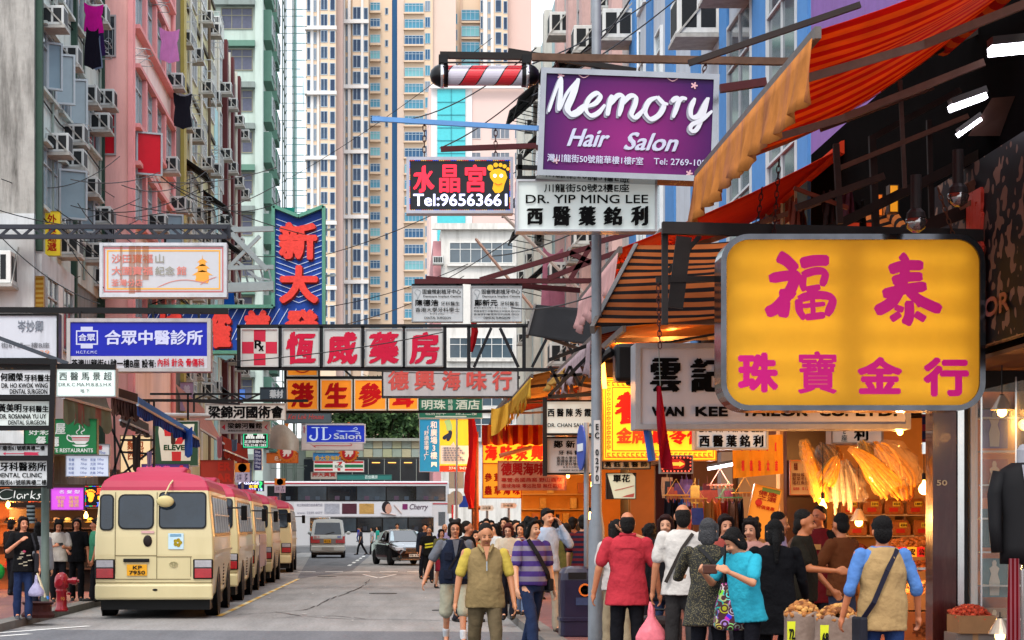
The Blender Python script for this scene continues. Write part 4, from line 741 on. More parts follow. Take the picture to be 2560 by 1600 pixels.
for px,py,lab in ((717,1131,'round red and orange pawnshop sign left of the white board'),(872,1132,'round red and orange pawnshop sign below the blue salon sign')):
    YY=82; r=thing('pawnshop_sign',lab,'sign',P(px,py+26,YY)); s=YY/F
    b=MB(); b.lathe([(.01,-.1),(22*s,-.1),(22*s,.1),(.01,.1)],(0,0,26*s),28,'y')
    for k in range(18): a=k*math.pi/9; b.ell((23*s*math.cos(a),-.02,26*s+23*s*math.sin(a)),(3.2*s,.08,3.2*s),8,5)
    b.loft([[(x*s+dx*s,y,26*s+z*s) for dx,y in((-w,-.08),(w,-.08),(w,.08),(-w,.08))] for x,z,w in((0,20,15),(0,32,20),(0,42,12),(0,50,7),(0,60,4),(0,66,3),(0,72,5),(0,76,2))])
    obj('orange_rim',b,M('c8742a',.6,var=.2),r); b=MB(); b.lathe([(.01,-.125),(17*s,-.125),(17*s,-.1)],(0,0,26*s),28,'y'); obj('red_disc',b,M('a8242c',.5,var=.1),r)
    b=MB(); text_into(b,'押',-10*s,11*s,26*s-11*s,26*s+11*s,-.13,.13,nib=35); obj('lettering',b,M('d4d4d4',.5,var=0),r)
sign('orange_sign','plain orange shop sign behind the left pawnshop sign',666,1132,746,1158,84,'c0672c','a05a28',1,.15,[('旺角',686,1140,706,1152,'d8c8b8',{'b':.06,'sh':.2})]); sign('blue_sign','sky blue sign with yellow characters left of the right pawnshop sign',782,1131,852,1152,86,'2f7fc0','9aa0a4',1,.15,[('金大發海鮮',787,1139,850,1151,'d8b03c',{'b':.05})])
def sev(q,lx,lz,s):
    pass
sign('store_fascia','store fascia with red white and green stripes around a numeral at the junction',784,1151,910,1180,104,'c4c6c2','b0b2b0',1,.3,[('ELEVEn',837,1163,857,1169,'1c5a38',{'b':.12})],emit=.2,shapes=[('red_stripe','b52b34',lambda q,lx,lz,s:(rect(q,lx,lz,786,1153,832,1158),rect(q,lx,lz,786,1172,832,1177),rect(q,lx,lz,862,1153,908,1158),rect(q,lx,lz,862,1172,908,1177)),.1),('green_stripe','1c6a44',lambda q,lx,lz,s:(rect(q,lx,lz,786,1161,832,1169),rect(q,lx,lz,862,1161,908,1169)),.1),('red_numeral','b52b34',lambda q,lx,lz,s:(poly(q,lx,lz,[(840,1156),(856,1154),(855,1158),(850,1163),(844,1163),(848,1158)],-.006),poly(q,lx,lz,[(843,1170),(851,1170),(851,1177),(844,1177)],-.006)),.1)])
sign('shop_sign','white shop sign with red characters under the striped store fascia',777,1180,842,1198,106,'b8b4ae','a09c96',1,.2,[('押大興質',780,1181,839,1192,'a83838',{'b':.08})]); sign('shop_sign','teal shop fascia right of the white pawn sign beyond the junction',842,1186,980,1200,128,'2a6a64','40605c',1,.3,[('百佳藥房',912,1188,944,1197,'b8c8c4',{'b':.05})])
# dentists, led foot sign, doctor sign, salon
for k,(x0,x1,nm,t2,lab) in enumerate(((1029,1158,'陳德浩',[('香港大學牙科學士',1038,769,1149,780,BK,{'b':.03,'sp':0}),('B D S (HK)',1075,783,1110,788,BK,TH)],'grey dentist plaque, left of the hanging pair'),(1177,1305,'鄭新元',[('香港大學牙科學士 B D S (HK)',1184,768,1266,773,BK,TH),('英國皇家外科醫學院牙科院員 MFGDP',1184,776,1300,781,BK,TH),('香港牙科醫學院牙科院員 MGD',1184,784,1297,789,BK,TH)],'grey dentist plaque with three small rows, right of the hanging pair'))):
    o=x0-1029
    def tooth(q,lx,lz,s,o=o): pen(q,lx,lz,s,[(1038+o,728),(1042+o,724),(1048+o,726),(1052+o,730),(1048+o,738),(1044+o,748),(1042+o,738),(1037+o,732),(1038+o,728)],1.2)
    sign('dentist_plaque',lab,x0,715,x1,805,41,'a9aeb0','8c9092',2,.18,[('固齒微創植牙中心',1056+o,723,1152+o,735,'202426',{'b':.04,'sp':0}),('Dentcare Implant Centre',1058+o,738,1152+o,745,'303436',{'b':.05}),(nm,1038+o,749,1096+o,765,BK,{'b':.06,'nib':80}),('牙科醫生',1102+o,754,1149+o,764,BK,{'b':.02}),('DENTAL SURGEON',1061+o,792,1127+o,798,BK,{'b':.04})]+t2,shapes=[('tooth_emblem','7c8488',tooth,0)],emit=.08)
MR=M('4a1c20',.6,var=.3,stain=.3,scol='20100e')
beam('sign_beam','maroon beam carrying the pair of grey dentist plaques',[(P(1036,704,41.1),P(1480,702,41.1)),(P(1064,696,41.3),P(1450,726,41.3))],.1,MR); beam('sign_hanger','black top rails of the two grey dentist plaques',[(P(1029,713,41.1),P(1157,713,41.1)),(P(1177,713,41.1),P(1305,713,41.1)),(P(1144,704,41.1),P(1144,714,41.1)),(P(1292,704,41.1),P(1292,714,41.1)),(P(1090,704,41.1),P(1090,714,41.1)),(P(1230,704,41.1),P(1230,714,41.1))],.05,BLACKM(),'hanger')
beam('maroon_frame','maroon lattice frame in front of the teal corner building',[(P(1200,700,40),P(1475,618,40)),(P(1370,696,40),P(1475,655,40)),(P(1425,632,40),P(1475,656,40)),(P(1475,618,40),P(1425,700,40)),(P(1475,610,40),P(1590,580,40)),(P(1475,655,40),P(1600,610,40))],.1,MR,'frame')
LP2=[(1,0,0)]
def leddots(s0,x0,y0,x1,y1): return (s0,x0,y0,x1,y1)
r=sign('led_sign','flashing massage light sign with yellow foot and white phone number',1016,393,1283,534,23.5,M('1b1e24',.2,var=.3,scale=1.2),'a7a9b4',8,.16,[('水',1033,414,1086,482,'d02838',{'b':.07,'nib':38,'e':1.0}),('晶',1098,412,1150,482,'d02838',{'b':.045,'e':1.0}),('宮',1162,412,1215,482,'d02838',{'b':.06,'e':1.0}),('Tel:96563661',1033,485,1268,516,'c9c9ea',{'b':.05,'e':1.3})],
 shapes=[('foot_emblem','c9951c',lambda q,lx,lz,s:foot(q,lx,lz,s,1246,452,.85,-.01),.5),('foot_eyes','d8d8e4',lambda q,lx,lz,s:[disc(q,lx,lz,x,440,4.5,-.02,10) for x in (1237,1253)],.8),('smile','c03a1c',lambda q,lx,lz,s:pen(q,lx,lz,s,[(1236,458),(1245,463),(1256,459)],2.2,-.02),.6),
 ('led_border','c8202c',ledb(1024,401,1275,526,3,0,5,1.6),1.2),('led_border','2a3ac8',ledb(1024,401,1275,526,3,1,5,1.6),1.2),('led_border','d8952a',ledb(1024,401,1275,526,3,2,5,1.6),1.2),
 ('letter_leds','e86a70',lambda q,lx,lz,s:[disc(q,lx,lz,x+rnd.uniform(-1,1),y,1.0,-.02,6) for x in range(1036,1212,9) for y in range(418,482,9) if False],1)])
beam('blue_sign_beam','pale blue beam carrying the flashing massage sign by chains',[(P(930,297,23.5),P(1350,322,23.5))],.055,M('5f8fc4',.5,var=.15)); beam('sign_beam','short dark red beam above the flashing massage sign',[(P(1102,373,24),P(1352,364,24))],.06,MR)
chain(P(1061,300,23.5),P(1061,394,23.5),'rusty chain at the left of the massage sign'); chain(P(1239,312,23.5),P(1239,394,23.5),'rusty chain at the right of the massage sign')
sign('doctor_sign','lit white doctor sign with five bold black characters in front of the lamp post',1290,449,1642,579,21.8,'b9c2c0','a9aaae',5,.22,[('川龍街50號2樓E座',1360,460,1573,481,BK,{'b':.04,'sp':0,'nib':60}),('DR. YIP MING LEE',1314,487,1620,509,BK,{'b':.05}),('西',1317,521,1357,563,BK,NB2),('醫',1381,516,1426,566,BK,NB),('葉',1446,515,1489,566,BK,NB2),('銘',1508,517,1554,565,BK,NB2),('利',1577,515,1619,566,BK,NB2)],emit=.15,stain=0)
beam('sign_beam','black rail along the top of the lit white doctor sign',[(P(1292,446,21.9),P(1342,446,21.9)),(P(1300,386,22),P(1300,448,22)),(P(1290,418,22),P(1345,420,22))],.05,BLACKM())
def purp():
    m=bpy.data.materials.new('m_purple_print'); m.use_nodes=True; n=m.node_tree.nodes;l=m.node_tree.links;b_=n['Principled BSDF']; b_.inputs['Roughness'].default_value=.4; b_.inputs['Specular IOR Level'].default_value=.15; tc=n.new('ShaderNodeTexCoord'); mp=n.new('ShaderNodeMapping'); mp.inputs['Location'].default_value=(0,0,-.45); mp.inputs['Scale'].default_value=(.95,.1,1.1); l.new(tc.outputs['Object'],mp.inputs[0]); g_=n.new('ShaderNodeTexGradient'); g_.gradient_type='SPHERICAL'; l.new(mp.outputs[0],g_.inputs[0]); cr=n.new('ShaderNodeValToRGB'); cr.color_ramp.elements[0].color=C('2f0f4e')+(1,); cr.color_ramp.elements[1].color=C('84206e')+(1,); l.new(g_.outputs[0],cr.inputs[0]); l.new(cr.outputs[0],b_.inputs['Base Color']); return m
PURP=purp()
mem=sign('salon_sign','purple hair salon signboard with large white script in a chrome frame',1342,178,1788,447,21.5,PURP,'c8c8c8',14,.3,[('Hair',1414,326,1520,372,'b9bfd4',{'b':.07,'nib':30,'sh':.35}),('Salon',1556,330,1692,376,'b9bfd4',{'b':.07,'nib':30,'sh':.35}),('灣川龍街50號龍華樓1樓F室',1366,392,1606,412,'b9bfd4',{'b':.03}),('Tel: 2769-1088',1632,393,1774,409,'b9bfd4',{'b':.03})],roll=2.2,fm=M('8a8a8e',.12,.95,var=.3,scale=2),emit=.03)
b=MB(); b2=MB(); s=21.5/F; q=lambda x,y:((x-1565)*s,(447-y)*s)
STK=[([(634,1090),(680,930),(738,752)],36),([(738,752),(742,900),(730,1075)],58),([(738,1070),(805,900),(912,764)],34),([(905,765),(850,940),(812,1045),(848,1100),(912,1080),(975,1010)],78),([(985,1030),(1075,990),(1118,925),(1080,895),(1012,950),(985,1050),(1035,1108),(1105,1080),(1165,1000)],56),
 ([(1228,905),(1205,1000),(1190,1105)],58),([(1205,1010),(1275,915),(1330,915),(1325,980),(1300,1105)],58),([(1315,1010),(1390,915),(1450,915),(1450,980),(1418,1080),(1462,1108),(1540,1020)],58),
 ([(1660,910),(1580,950),(1545,1050),(1600,1120),(1680,1075),(1720,980),(1660,910),(1700,960),(1760,975)],60),([(1790,950),(1830,915),(1860,935),(1810,1100)],56),([(1835,985),(1885,915),(1935,920)],50),
 ([(2010,905),(1975,1010),(1990,1085),(2060,1060),(2130,900)],58),([(2140,895),(2095,1060),(2040,1200),(1985,1215),(1990,1160),(2080,1110),(2180,1020)],50)]
for st,w in STK:
    for mb,dx,dy,d in ((b,0,0,-.02),(b2,-16,18,-.008)):
        brush_into(mb,[((1200+(x+dx)/3.78-1565-3)*s,(447-((y+dy)/3.78-( (1200+x/3.78)-1565)*.0))*s) for x,y in st],w/3.78*s*.86,d-.001*len(mb.v)/400,nib=(2.4,.55),taper=.5)
obj('script_lettering',b,M('c3cad2',.5,var=.03,emit=.05),mem); obj('script_shadow',b2,M('8d8f9e',.5,var=.03),mem)
for (x,y) in ((1392,196),(1726,208),(1388,408),(1722,428)):
    b=MB()
    for k in range(5): a=k*1.257; brush_into(b,[((x-1565)*s,(447-y)*s),((x-1565+9*math.cos(a))*s,(447-y+9*math.sin(a))*s)],4*s,-.012)
    obj('flower_ornament',b,M('c9a0a8',.5,var=.1),mem)
for x in (1450,1672): b=MB(); brush_into(b,[((x-1565-14)*s,(447-192)*s),((x-1565)*s,(447-199)*s),((x-1565+14)*s,(447-191)*s)],2*s,-.012); obj('swirl_ornament',b,M('c9a0a8',.5,var=.1),mem)
b=MB(); b.bar(P(1100,138,22),P(1360,142,22),.07); b.bar(P(1270,128,22.3),P(1590,178,22.3),.06)
lone('sign_beam',b,M('1c1816',.6,var=.4),'dark rusty beams above the striped barber pole','beam')
beam('sign_beam','long brown rusty pipe beam above the purple salon sign',[(P(1330,143,21.6),P(2000,155,21.6))],.075,M('5a4436',.7,var=.5,scale=6)); beam('awning_stay','dark stay rod rising toward the big striped awning',[(P(1722,158,20),P(2150,12,20))],.06,M('2a2422',.6,var=.3),'rod')
chain(P(1391,150,21.6),P(1391,178,21.6),'short chain on the left of the purple salon sign'); chain(P(1768,150,21.6),P(1755,190,21.6),'short chain on the right of the purple salon sign')
beam('sign_stay','red brown beam end behind the purple salon sign',[(P(1800,222,22.5),P(1915,205,22.5))],.09,MR,'beam')
# barber pole lying across
YB=22; r=thing('barber_pole','horizontal barber pole with red and white spiral under black beams','barber pole',P(1212,189,YB)); s=YB/F
def spiral(n): 
    m=bpy.data.materials.new('m_spiral'); m.use_nodes=True; nn=m.node_tree.nodes; l=m.node_tree.links; b_=nn['Principled BSDF']; b_.inputs['Roughness'].default_value=.2
    tc=nn.new('ShaderNodeTexCoord'); sp=nn.new('ShaderNodeSeparateXYZ'); l.new(tc.outputs['Object'],sp.inputs[0]); at=nn.new('ShaderNodeMath'); at.operation='ARCTAN2'; l.new(sp.outputs[2],at.inputs[0]); l.new(sp.outputs[1],at.inputs[1])
    m1=nn.new('ShaderNodeMath'); m1.operation='MULTIPLY_ADD'; m1.inputs[1].default_value=n; l.new(sp.outputs[0],m1.inputs[0]); m2=nn.new('ShaderNodeMath'); m2.operation='MULTIPLY'; m2.inputs[1].default_value=1/6.2832; l.new(at.outputs[0],m2.inputs[0]); l.new(m2.outputs[0],m1.inputs[2])
    fr=nn.new('ShaderNodeMath'); fr.operation='FRACT'; l.new(m1.outputs[0],fr.inputs[0]); cr=nn.new('ShaderNodeValToRGB'); cr.color_ramp.interpolation='CONSTANT'; e=cr.color_ramp.elements; e[0].color=C('c4202c')+(1,); e[0].position=0; e[1].position=.42; e[1].color=C('1a1014')+(1,); x=e.new(.46); x.color=C('b9b6c2')+(1,); x=e.new(.96); x.color=C('1a1014')+(1,); l.new(fr.outputs[0],cr.inputs[0]); l.new(cr.outputs[0],b_.inputs['Base Color']); return m
b=MB(); b.lathe([(.01,-95*s),(25*s,-95*s),(25*s,95*s),(.01,95*s)],(0,0,0),28,'x'); obj('striped_tube',b,spiral(2.55),r,smooth=False)
for k in (-1,1): b=MB(); b.lathe([(.01,k*137*s),(14*s,k*134*s),(23*s,k*125*s),(29*s,k*112*s),(29*s,k*92*s),(.01,k*92*s)],(0,0,0),24,'x'); obj('end_cap',b,M('0c0c0e',.3,var=.1),r,smooth=True)
for k in (-1,1): b=MB(); b.lathe([(29*s,k*102*s),(30.5*s,k*103*s),(30.5*s,k*110*s),(29*s,k*111*s)],(0,0,0),24,'x'); obj('chrome_band',b,CHROME(),r,smooth=True)
b=MB()
for k in (-1,1): b.bb(k*104*s-.05,k*104*s+.05,-.06,.06,.13,50*s)
b.bb(-104*s,104*s,-.13,-.1,25*s,28*s); obj('bracket',b,BLACKM(),r)
# ================= VEHICLES
RUB=M('17171a',.85,var=.2,scale=10); HUB=M('6e7276',.5,.4,var=.2); VG=M('1a2530',.05,var=.75,scale=1.6,spec=.5); TRIM=M('08080a',.45,var=.1)  # VG: mottled pane colour stands in for uneven sky reflection
REDL=M('9c1420',.15,var=.3,scale=12,spec=.8); CLRL=M('9a9aa0',.15,var=.3,scale=12,spec=.8); YPL=M('d69a1e',.45,var=.05)
def wheel(par,x,y,r,w,side,steer=0):
    b=MB(); b.lathe([(r*.55,-w/2),(r*.9,-w/2),(r,-w*.38),(r,w*.38),(r*.9,w/2),(r*.55,w/2)],(0,0,0),24,'x')
    o=obj('wheel',b,RUB,par,smooth=False); o.location=(x,y,r); o.rotation_euler=(0,0,steer)
    b=MB(); b.lathe([(.02,side*w*.3),(r*.25,side*w*.42),(r*.3,side*w*.3),(r*.52,side*w*.34),(r*.58,side*w*.5),(r*.6,side*w*.3),(r*.6,-side*w*.3),(.02,-side*w*.3)],(0,0,0),20,'x'); obj('rim',b,HUB,o); return o
def panel_on(b,pts,off=0): b.add(pts,[tuple(range(len(pts)))])
def shell(prof,st,tilt,tf):
    """closed body shell: half profile (x,z) bottom to top, stations (y, inset, drop) lofted; ends closed with strips"""
    full=[(x,z) for x,z in prof]+[(-x,z) for x,z in prof[::-1]]; n=len(full); b=MB(); L=st[-1][0]
    rings=[]
    for (y,ins) in st:
        rw=max(0,1-y/1.2); fw=max(0,1-(L-y)/1.6); rings.append([(x*(1-ins),y+tilt(z)*rw-tf(z)*fw,z if z>.5 else z) for x,z in full])
    b.loft(rings,cap=False)
    for base in (0,(len(st)-1)*n):
        for i in range(n//2-1): b.f.append([base+i,base+i+1,base+n-2-i,base+n-1-i]); b.mi.append(0)
    return b
def minibus(label,x,y,rz,ad=None,plate='KP\n7950',full=True):
    r=thing('minibus',label,'minibus',(x,y,0),rz,'minibuses parked along the left kerb'); CM=M('c3b88e',.32,var=.06,scale=1.2,coat=.4,stain=.12,scol='8a7a52'); PKR=M('a02a46',.5,var=.1,scale=1.2,coat=.05)
    prof=[(.93,.34),(.985,.42),(1.01,.75),(1.02,1.1),(1.012,1.4),(.965,1.9),(.935,2.19)]; roof=[(.938,2.185),(.925,2.25),(.87,2.36),(.74,2.45),(.5,2.505),(.2,2.525),(.02,2.53)]
    tl=lambda z:0 if z<1.1 else .1*((z-1.1)/1.1)**1.5+(.25*((z-2.19)/.34)**2 if z>2.19 else 0)
    tf=lambda z:0 if z<1.2 else .62*((z-1.2)/1.1)
    st=[(0,.035),(.03,.012),(.12,0),(1.2,0),(3.3,0),(5.2,0),(6.1,.02),(6.45,.07),(6.6,.16)]
    obj('body',shell(prof,st,tl,tf),CM,r,smooth=False,bevel=0)
    obj('roof',shell(roof,st,tl,tf),PKR,r)
    b=MB(); b.loft([[(-.45*k,yy,2.5+h),(.45*k,yy,2.5+h),(.45*k,yy,2.3),(-.45*k,yy,2.3)] for yy,k,h in((1.3,.8,0),(1.55,1,.13),(2.5,1,.13),(2.8,.8,0))]); obj('roof_unit',b,PKR,r,bevel=.04)
    xs=lambda z:1.02 if z<1.1 else 1.012-(z-1.4)*.094 if z>1.4 else 1.02-(z-1.1)*.027
    rp=lambda X,z,d=.012:(X,tl(z)-d,z)
    def rear_pane(nm,x0,x1,z0,z1,rr=.07):
        def rr_(x0,x1,z0,z1,d,k):
            p=[]
            for cx,cz,a0 in ((x1-k,z1-k,0),(x0+k,z1-k,90),(x0+k,z0+k,180),(x1-k,z0+k,270)):
                for j in range(5): a=R(a0+j*22.5); p.append(rp(cx+k*math.cos(a),cz+k*math.sin(a),d))
            return p
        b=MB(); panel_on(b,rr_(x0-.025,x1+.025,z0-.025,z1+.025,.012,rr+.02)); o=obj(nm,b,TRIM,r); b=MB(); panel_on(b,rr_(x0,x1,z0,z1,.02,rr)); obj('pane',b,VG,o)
    rear_pane('rear_window',-.9,-.71,1.53,2.1,.06); rear_pane('rear_door_window',-.59,-.03,1.55,2.1,.09); rear_pane('rear_window',.1,.86,1.56,2.14,.06)
    b=MB()
    for X,z0,z1 in ((-.66,.78,2.16),(.045,.68,2.16),(.62,.72,1.05)):
        q=[z0+(z1-z0)*k/6 for k in range(7)]
        for a,c in zip(q,q[1:]): b.quad(rp(X-.006,a,.008),rp(X+.006,a,.008),rp(X+.006,c,.008),rp(X-.006,c,.008))
    for x0,x1,z in ((-.66,.62,.68),(-.98,.98,.62),(-.66,.045,1.08),(.045,.64,1.06)): b.quad(rp(x0,z-.006,.008),rp(x1,z-.006,.008),rp(x1,z+.006,.008),rp(x0,z+.006,.008))
    obj('door_seam',b,M('6a5f40',.6,var=0),r)
    for s in (-1,1):
        b=MB(); b.bb(s*.66,s*1.0,-.03,.1,.68,1.02); o=obj('tail_light',b,TRIM,r,bevel=.02); b=MB(); b.bb(s*.69,s*.975,-.04,-.028,.7,.86); obj('red_lens',b,REDL,o,bevel=.008); b=MB(); b.bb(s*.69,s*.975,-.04,-.028,.88,1.0); obj('clear_lens',b,CLRL,o,bevel=.008)
    b=MB(); b.bb(-.46,-.12,-.022,0,.74,.93); o=obj('number_plate',b,YPL,r); b=MB(); text_into(b,plate,-.42,-.15,.76,.91,-.028,.07); obj('lettering',b,TRIM,o)
    b=MB(); b.bb(-.52,-.08,-.04,0,.97,1.03); obj('boot_handle',b,TRIM,r,bevel=.01)
    b=MB(); b.ell((-.11,-.012+tl(1.33),1.33),(.075,.02,.1)); obj('door_latch',b,M('1c1214',.4),r)
    b=MB(); b.bb(-1.0,1.0,-.05,.06,.33,.6); obj('bumper',b,CM,r,bevel=.04)
    if full:
        b=MB(); b.bb(.24,.5,tl(1.3)-.02,tl(1.3)-.005,1.19,1.46); o=obj('sticker',b,M('b4d0dc',.5,var=.1),r); b=MB()
        for k in range(5): b.lathe([(.001,tl(1.3)-.023),(.034,tl(1.3)-.023)],(.4+.045*math.cos(k*1.257),0,1.3+.045*math.sin(k*1.257)),10,'y')
        obj('flower',b,M('c9b02c',.5,var=0),o); b=MB(); 
        for k in range(3): b.bb(.27,.46,tl(1.3)-.024,tl(1.3)-.021,1.405+.016*k,1.413+.016*k)
        obj('print',b,M('4a8cb4',.5,var=0),o)
        b=MB(); b.bb(-.22,.0,tl(1.5)-.02,tl(1.5)-.01,1.46,1.5); obj('label',b,M('c9a0a0',.5,var=.2,scale=30),r)
        b=MB(); b.tube([(.3,.2,2.36),(.27,-.12,2.28),(.2,-.15,2.12)],.014,6); o=obj('mirror_arm',b,M('c9bd92',.5),r); b=MB(); b.ell((.2,-.15,2.0),(.15,.05,.1)); obj('rear_mirror',b,M('bdb07c',.4),o,smooth=True)
        b=MB()
        for k,(a,c) in enumerate(((.07,.045),(.05,.02),(.022,.045))): b.tube([(.33+a*math.cos(t*.4),-.012,.93+c*math.sin(t*.4)+(.015 if k==1 else 0)) for t in range(17)],.005,5)
        obj('emblem',b,M('a89e74',.3,.5),r)
        b=MB(); b.ell((.02,-.055,.5),(.045,.008,.02)); obj('bumper_hole',b,TRIM,r)
    # side windows
    for s in (-1,1):
        b=MB(); pts=[]
        b.quad((s*(xs(1.4)+.006),.42,1.4),(s*(xs(1.4)+.006),5.7,1.4),(s*(xs(2.12)+.006),5.45,2.12),(s*(xs(2.12)+.006),.5,2.12)); o=obj('side_window_band',b,TRIM,r)
        for k in range(6):
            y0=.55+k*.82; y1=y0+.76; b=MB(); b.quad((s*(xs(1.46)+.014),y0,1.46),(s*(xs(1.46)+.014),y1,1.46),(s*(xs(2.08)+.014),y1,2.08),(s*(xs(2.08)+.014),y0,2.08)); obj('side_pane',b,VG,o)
            b=MB(); b.bar((s*(xs(1.46)+.02),y0-.03,1.46),(s*(xs(2.08)+.02),y0-.03,2.08),.03); b.bar((s*(xs(1.78)+.02),y0,1.78),(s*(xs(1.78)+.02),y1,1.78),.02); obj('window_bar',b,ALU,o)
        b=MB(); b.bb(s*1.0,s*1.03,.4,6.1,1.12,1.16); obj('side_rail',b,CM,r)
        b=MB()
        for k in range(7): b.bb(s*1.005,s*1.02,3.0,3.3,.5+k*.06,.53+k*.06)
        obj('side_vent',b,TRIM,r)
        b=MB(); b.add([(s*1.2,6.2,1.7),(s*1.32,6.2,1.7),(s*1.32,6.15,2.0),(s*1.2,6.15,2.0),(s*1.2,6.32,1.7),(s*1.32,6.32,1.7),(s*1.32,6.27,2.0),(s*1.2,6.27,2.0)],[(0,1,2,3),(7,6,5,4),(0,4,5,1),(1,5,6,2),(2,6,7,3),(3,7,4,0)]); b.bar((s*.95,6.1,1.95),(s*1.25,6.22,1.95),.03); obj('side_mirror',b,TRIM,r,bevel=.02)
        for yw in (1.5,4.9):
            b=MB(); b.lathe([(.01,s*.985),(.47,s*1.0),(.47,s*1.022),(.01,s*1.022)],(0,yw,.4),20,'x'); obj('wheel_arch',b,TRIM,r)
            wheel(r,s*.9,yw,.385,.26,s)
        if ad: b=MB(); b.bb(s*1.008,s*1.03,2.0,5.7,.55,1.38); obj('side_panel',b,M(ad,.4,var=.12,scale=1),r)
    b=MB(); b.bb(-.93,.93,.25,6.2,.15,.36); obj('underbody',b,TRIM,r)
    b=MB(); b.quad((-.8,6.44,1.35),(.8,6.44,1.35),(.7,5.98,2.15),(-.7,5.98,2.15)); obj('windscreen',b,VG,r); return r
rb=R(1.3)
minibus('cream minibus with red roof nearest the camera, its whole rear in view',-4.18,34.0,R(2.0),plate='KP\n7950')
minibus('second cream and red minibus behind the nearest one',-4.35,41.4,rb,full=False,plate='KL\n2168')
minibus('third minibus in the kerb queue, with lavender side panel',-4.5,48.2,rb,ad='8d8298',full=False,plate='JX\n5540')
minibus('fourth minibus in the kerb queue, its red tail light showing',-4.52,55.0,rb,full=False,plate='LE\n3702')
minibus('last minibus of the kerb queue, standing apart near the junction',-4.7,68.0,rb,full=False,plate='KR\n811')
# van
V=thing('van','silver and grey van driving away toward the junction','van',(PX(819.5,100),100,0),R(1)); SV=M('a3a8a6',.3,.2,var=.08,coat=.4)
prof=[(.78,.3),(.84,.4),(.86,.8),(.85,1.1),(.76,1.7),(.7,1.9),(.5,1.96),(.02,1.98)]; tl=lambda z:0 if z<.9 else .22*((z-.9)/1.1); tf=lambda z:.9*max(0,z-.9)
obj('body',shell(prof,[(0,.04),(.05,.01),(.2,0),(4,0),(4.5,.06),(4.7,.15)],tl,tf),SV,V)
rp=lambda X,z,d=.012:(X,tl(z)-d,z)
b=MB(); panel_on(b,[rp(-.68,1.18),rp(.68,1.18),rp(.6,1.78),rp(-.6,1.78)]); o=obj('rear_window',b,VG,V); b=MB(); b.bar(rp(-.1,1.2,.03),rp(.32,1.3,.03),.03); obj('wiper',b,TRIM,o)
b=MB(); b.bb(-.85,.85,-.03,.0,.72,.98); obj('rear_band',b,M('6a6868',.4,var=.1),V)
for s in (-1,1):
    b=MB(); b.bb(s*.4,s*.86,-.05,.02,.76,.93); b.bb(s*.74,s*.86,-.04,.03,.93,1.1); obj('tail_light',b,REDL,V)
    for y in (.8,3.5): wheel(V,s*.74,y,.33,.2,s)
    b=MB(); b.ell((s*1.0,3.6,1.25),(.12,.06,.09)); obj('side_mirror',b,SV,V)
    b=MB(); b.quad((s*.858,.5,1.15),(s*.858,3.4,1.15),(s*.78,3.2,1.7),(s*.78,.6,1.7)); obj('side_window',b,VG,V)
b=MB(); b.bb(-.2,.16,-.06,0,.76,.94); o=obj('number_plate',b,YPL,V); b=MB(); text_into(b,'HU 5126',-.17,.13,.79,.91,-.065,.06); obj('lettering',b,TRIM,o)
b=MB(); b.bb(-.86,.86,-.06,.1,.35,.62); obj('bumper',b,SV,V,bevel=.03); b=MB(); b.bb(-.3,.3,-.09,-.04,.43,.55); obj('tow_step',b,M('80807c',.5),V); b=MB(); b.bb(-.8,.8,.2,4,.15,.34); obj('underbody',b,TRIM,V)
b=MB(); text_into(b,'66',.48,.66,1.02,1.13,-.05,.1); obj('lettering',b,M('2a4a9c',.5,var=0),V); b=MB(); text_into(b,'技工',-.7,-.38,1.0,1.12,-.05,.06); obj('lettering',b,M('a83028',.5,var=0),V)
# sedan
CA=thing('saloon_car','shiny black saloon car facing the camera at the junction','car',(.62,80.6,0),R(13)); BKP=M('0b0b0e',.1,var=.1,coat=1,spec=.8)
def carst(w,zb,zt,y,k=.82): return [(w*.93,y,zb),(w,y,zb+.12),(w,y,zt-.14),(w*k,y,zt),(w*.4,y,zt+.03),(-w*.4,y,zt+.03),(-w*k,y,zt),(-w,y,zt-.14),(-w,y,zb+.12),(-w*.93,y,zb)]
b=MB(); b.loft([carst(.62,.3,.6,0),carst(.78,.22,.72,.12),carst(.86,.2,.82,.5),carst(.89,.2,.93,1.2),carst(.9,.2,.97,1.6),carst(.9,.2,1.0,3.2),carst(.89,.2,1.02,4.0),carst(.84,.25,1.0,4.5),carst(.7,.35,.9,4.62)]); obj('body',b,BKP,CA,smooth=False,bevel=.03)
def cab(w0,w1,y,zt): return [(w0,y,.92),(w1,y,zt-.05),(w1*.6,y,zt),(-w1*.6,y,zt),(-w1,y,zt-.05),(-w0,y,.92)]
b=MB(); b.loft([cab(.82,.8,1.25,.98),cab(.82,.62,2.05,1.42),cab(.84,.64,2.7,1.47),cab(.84,.62,3.3,1.42),cab(.8,.75,4.15,1.02)]); o=obj('cabin',b,BKP,CA,bevel=.03)
b=MB(); b.quad((-.74,1.32,1.0),(.74,1.32,1.0),(.56,2.02,1.385),(-.56,2.02,1.385)); obj('windscreen',b,M('9db4c0',.08,.2,var=.2,spec=.9),o)
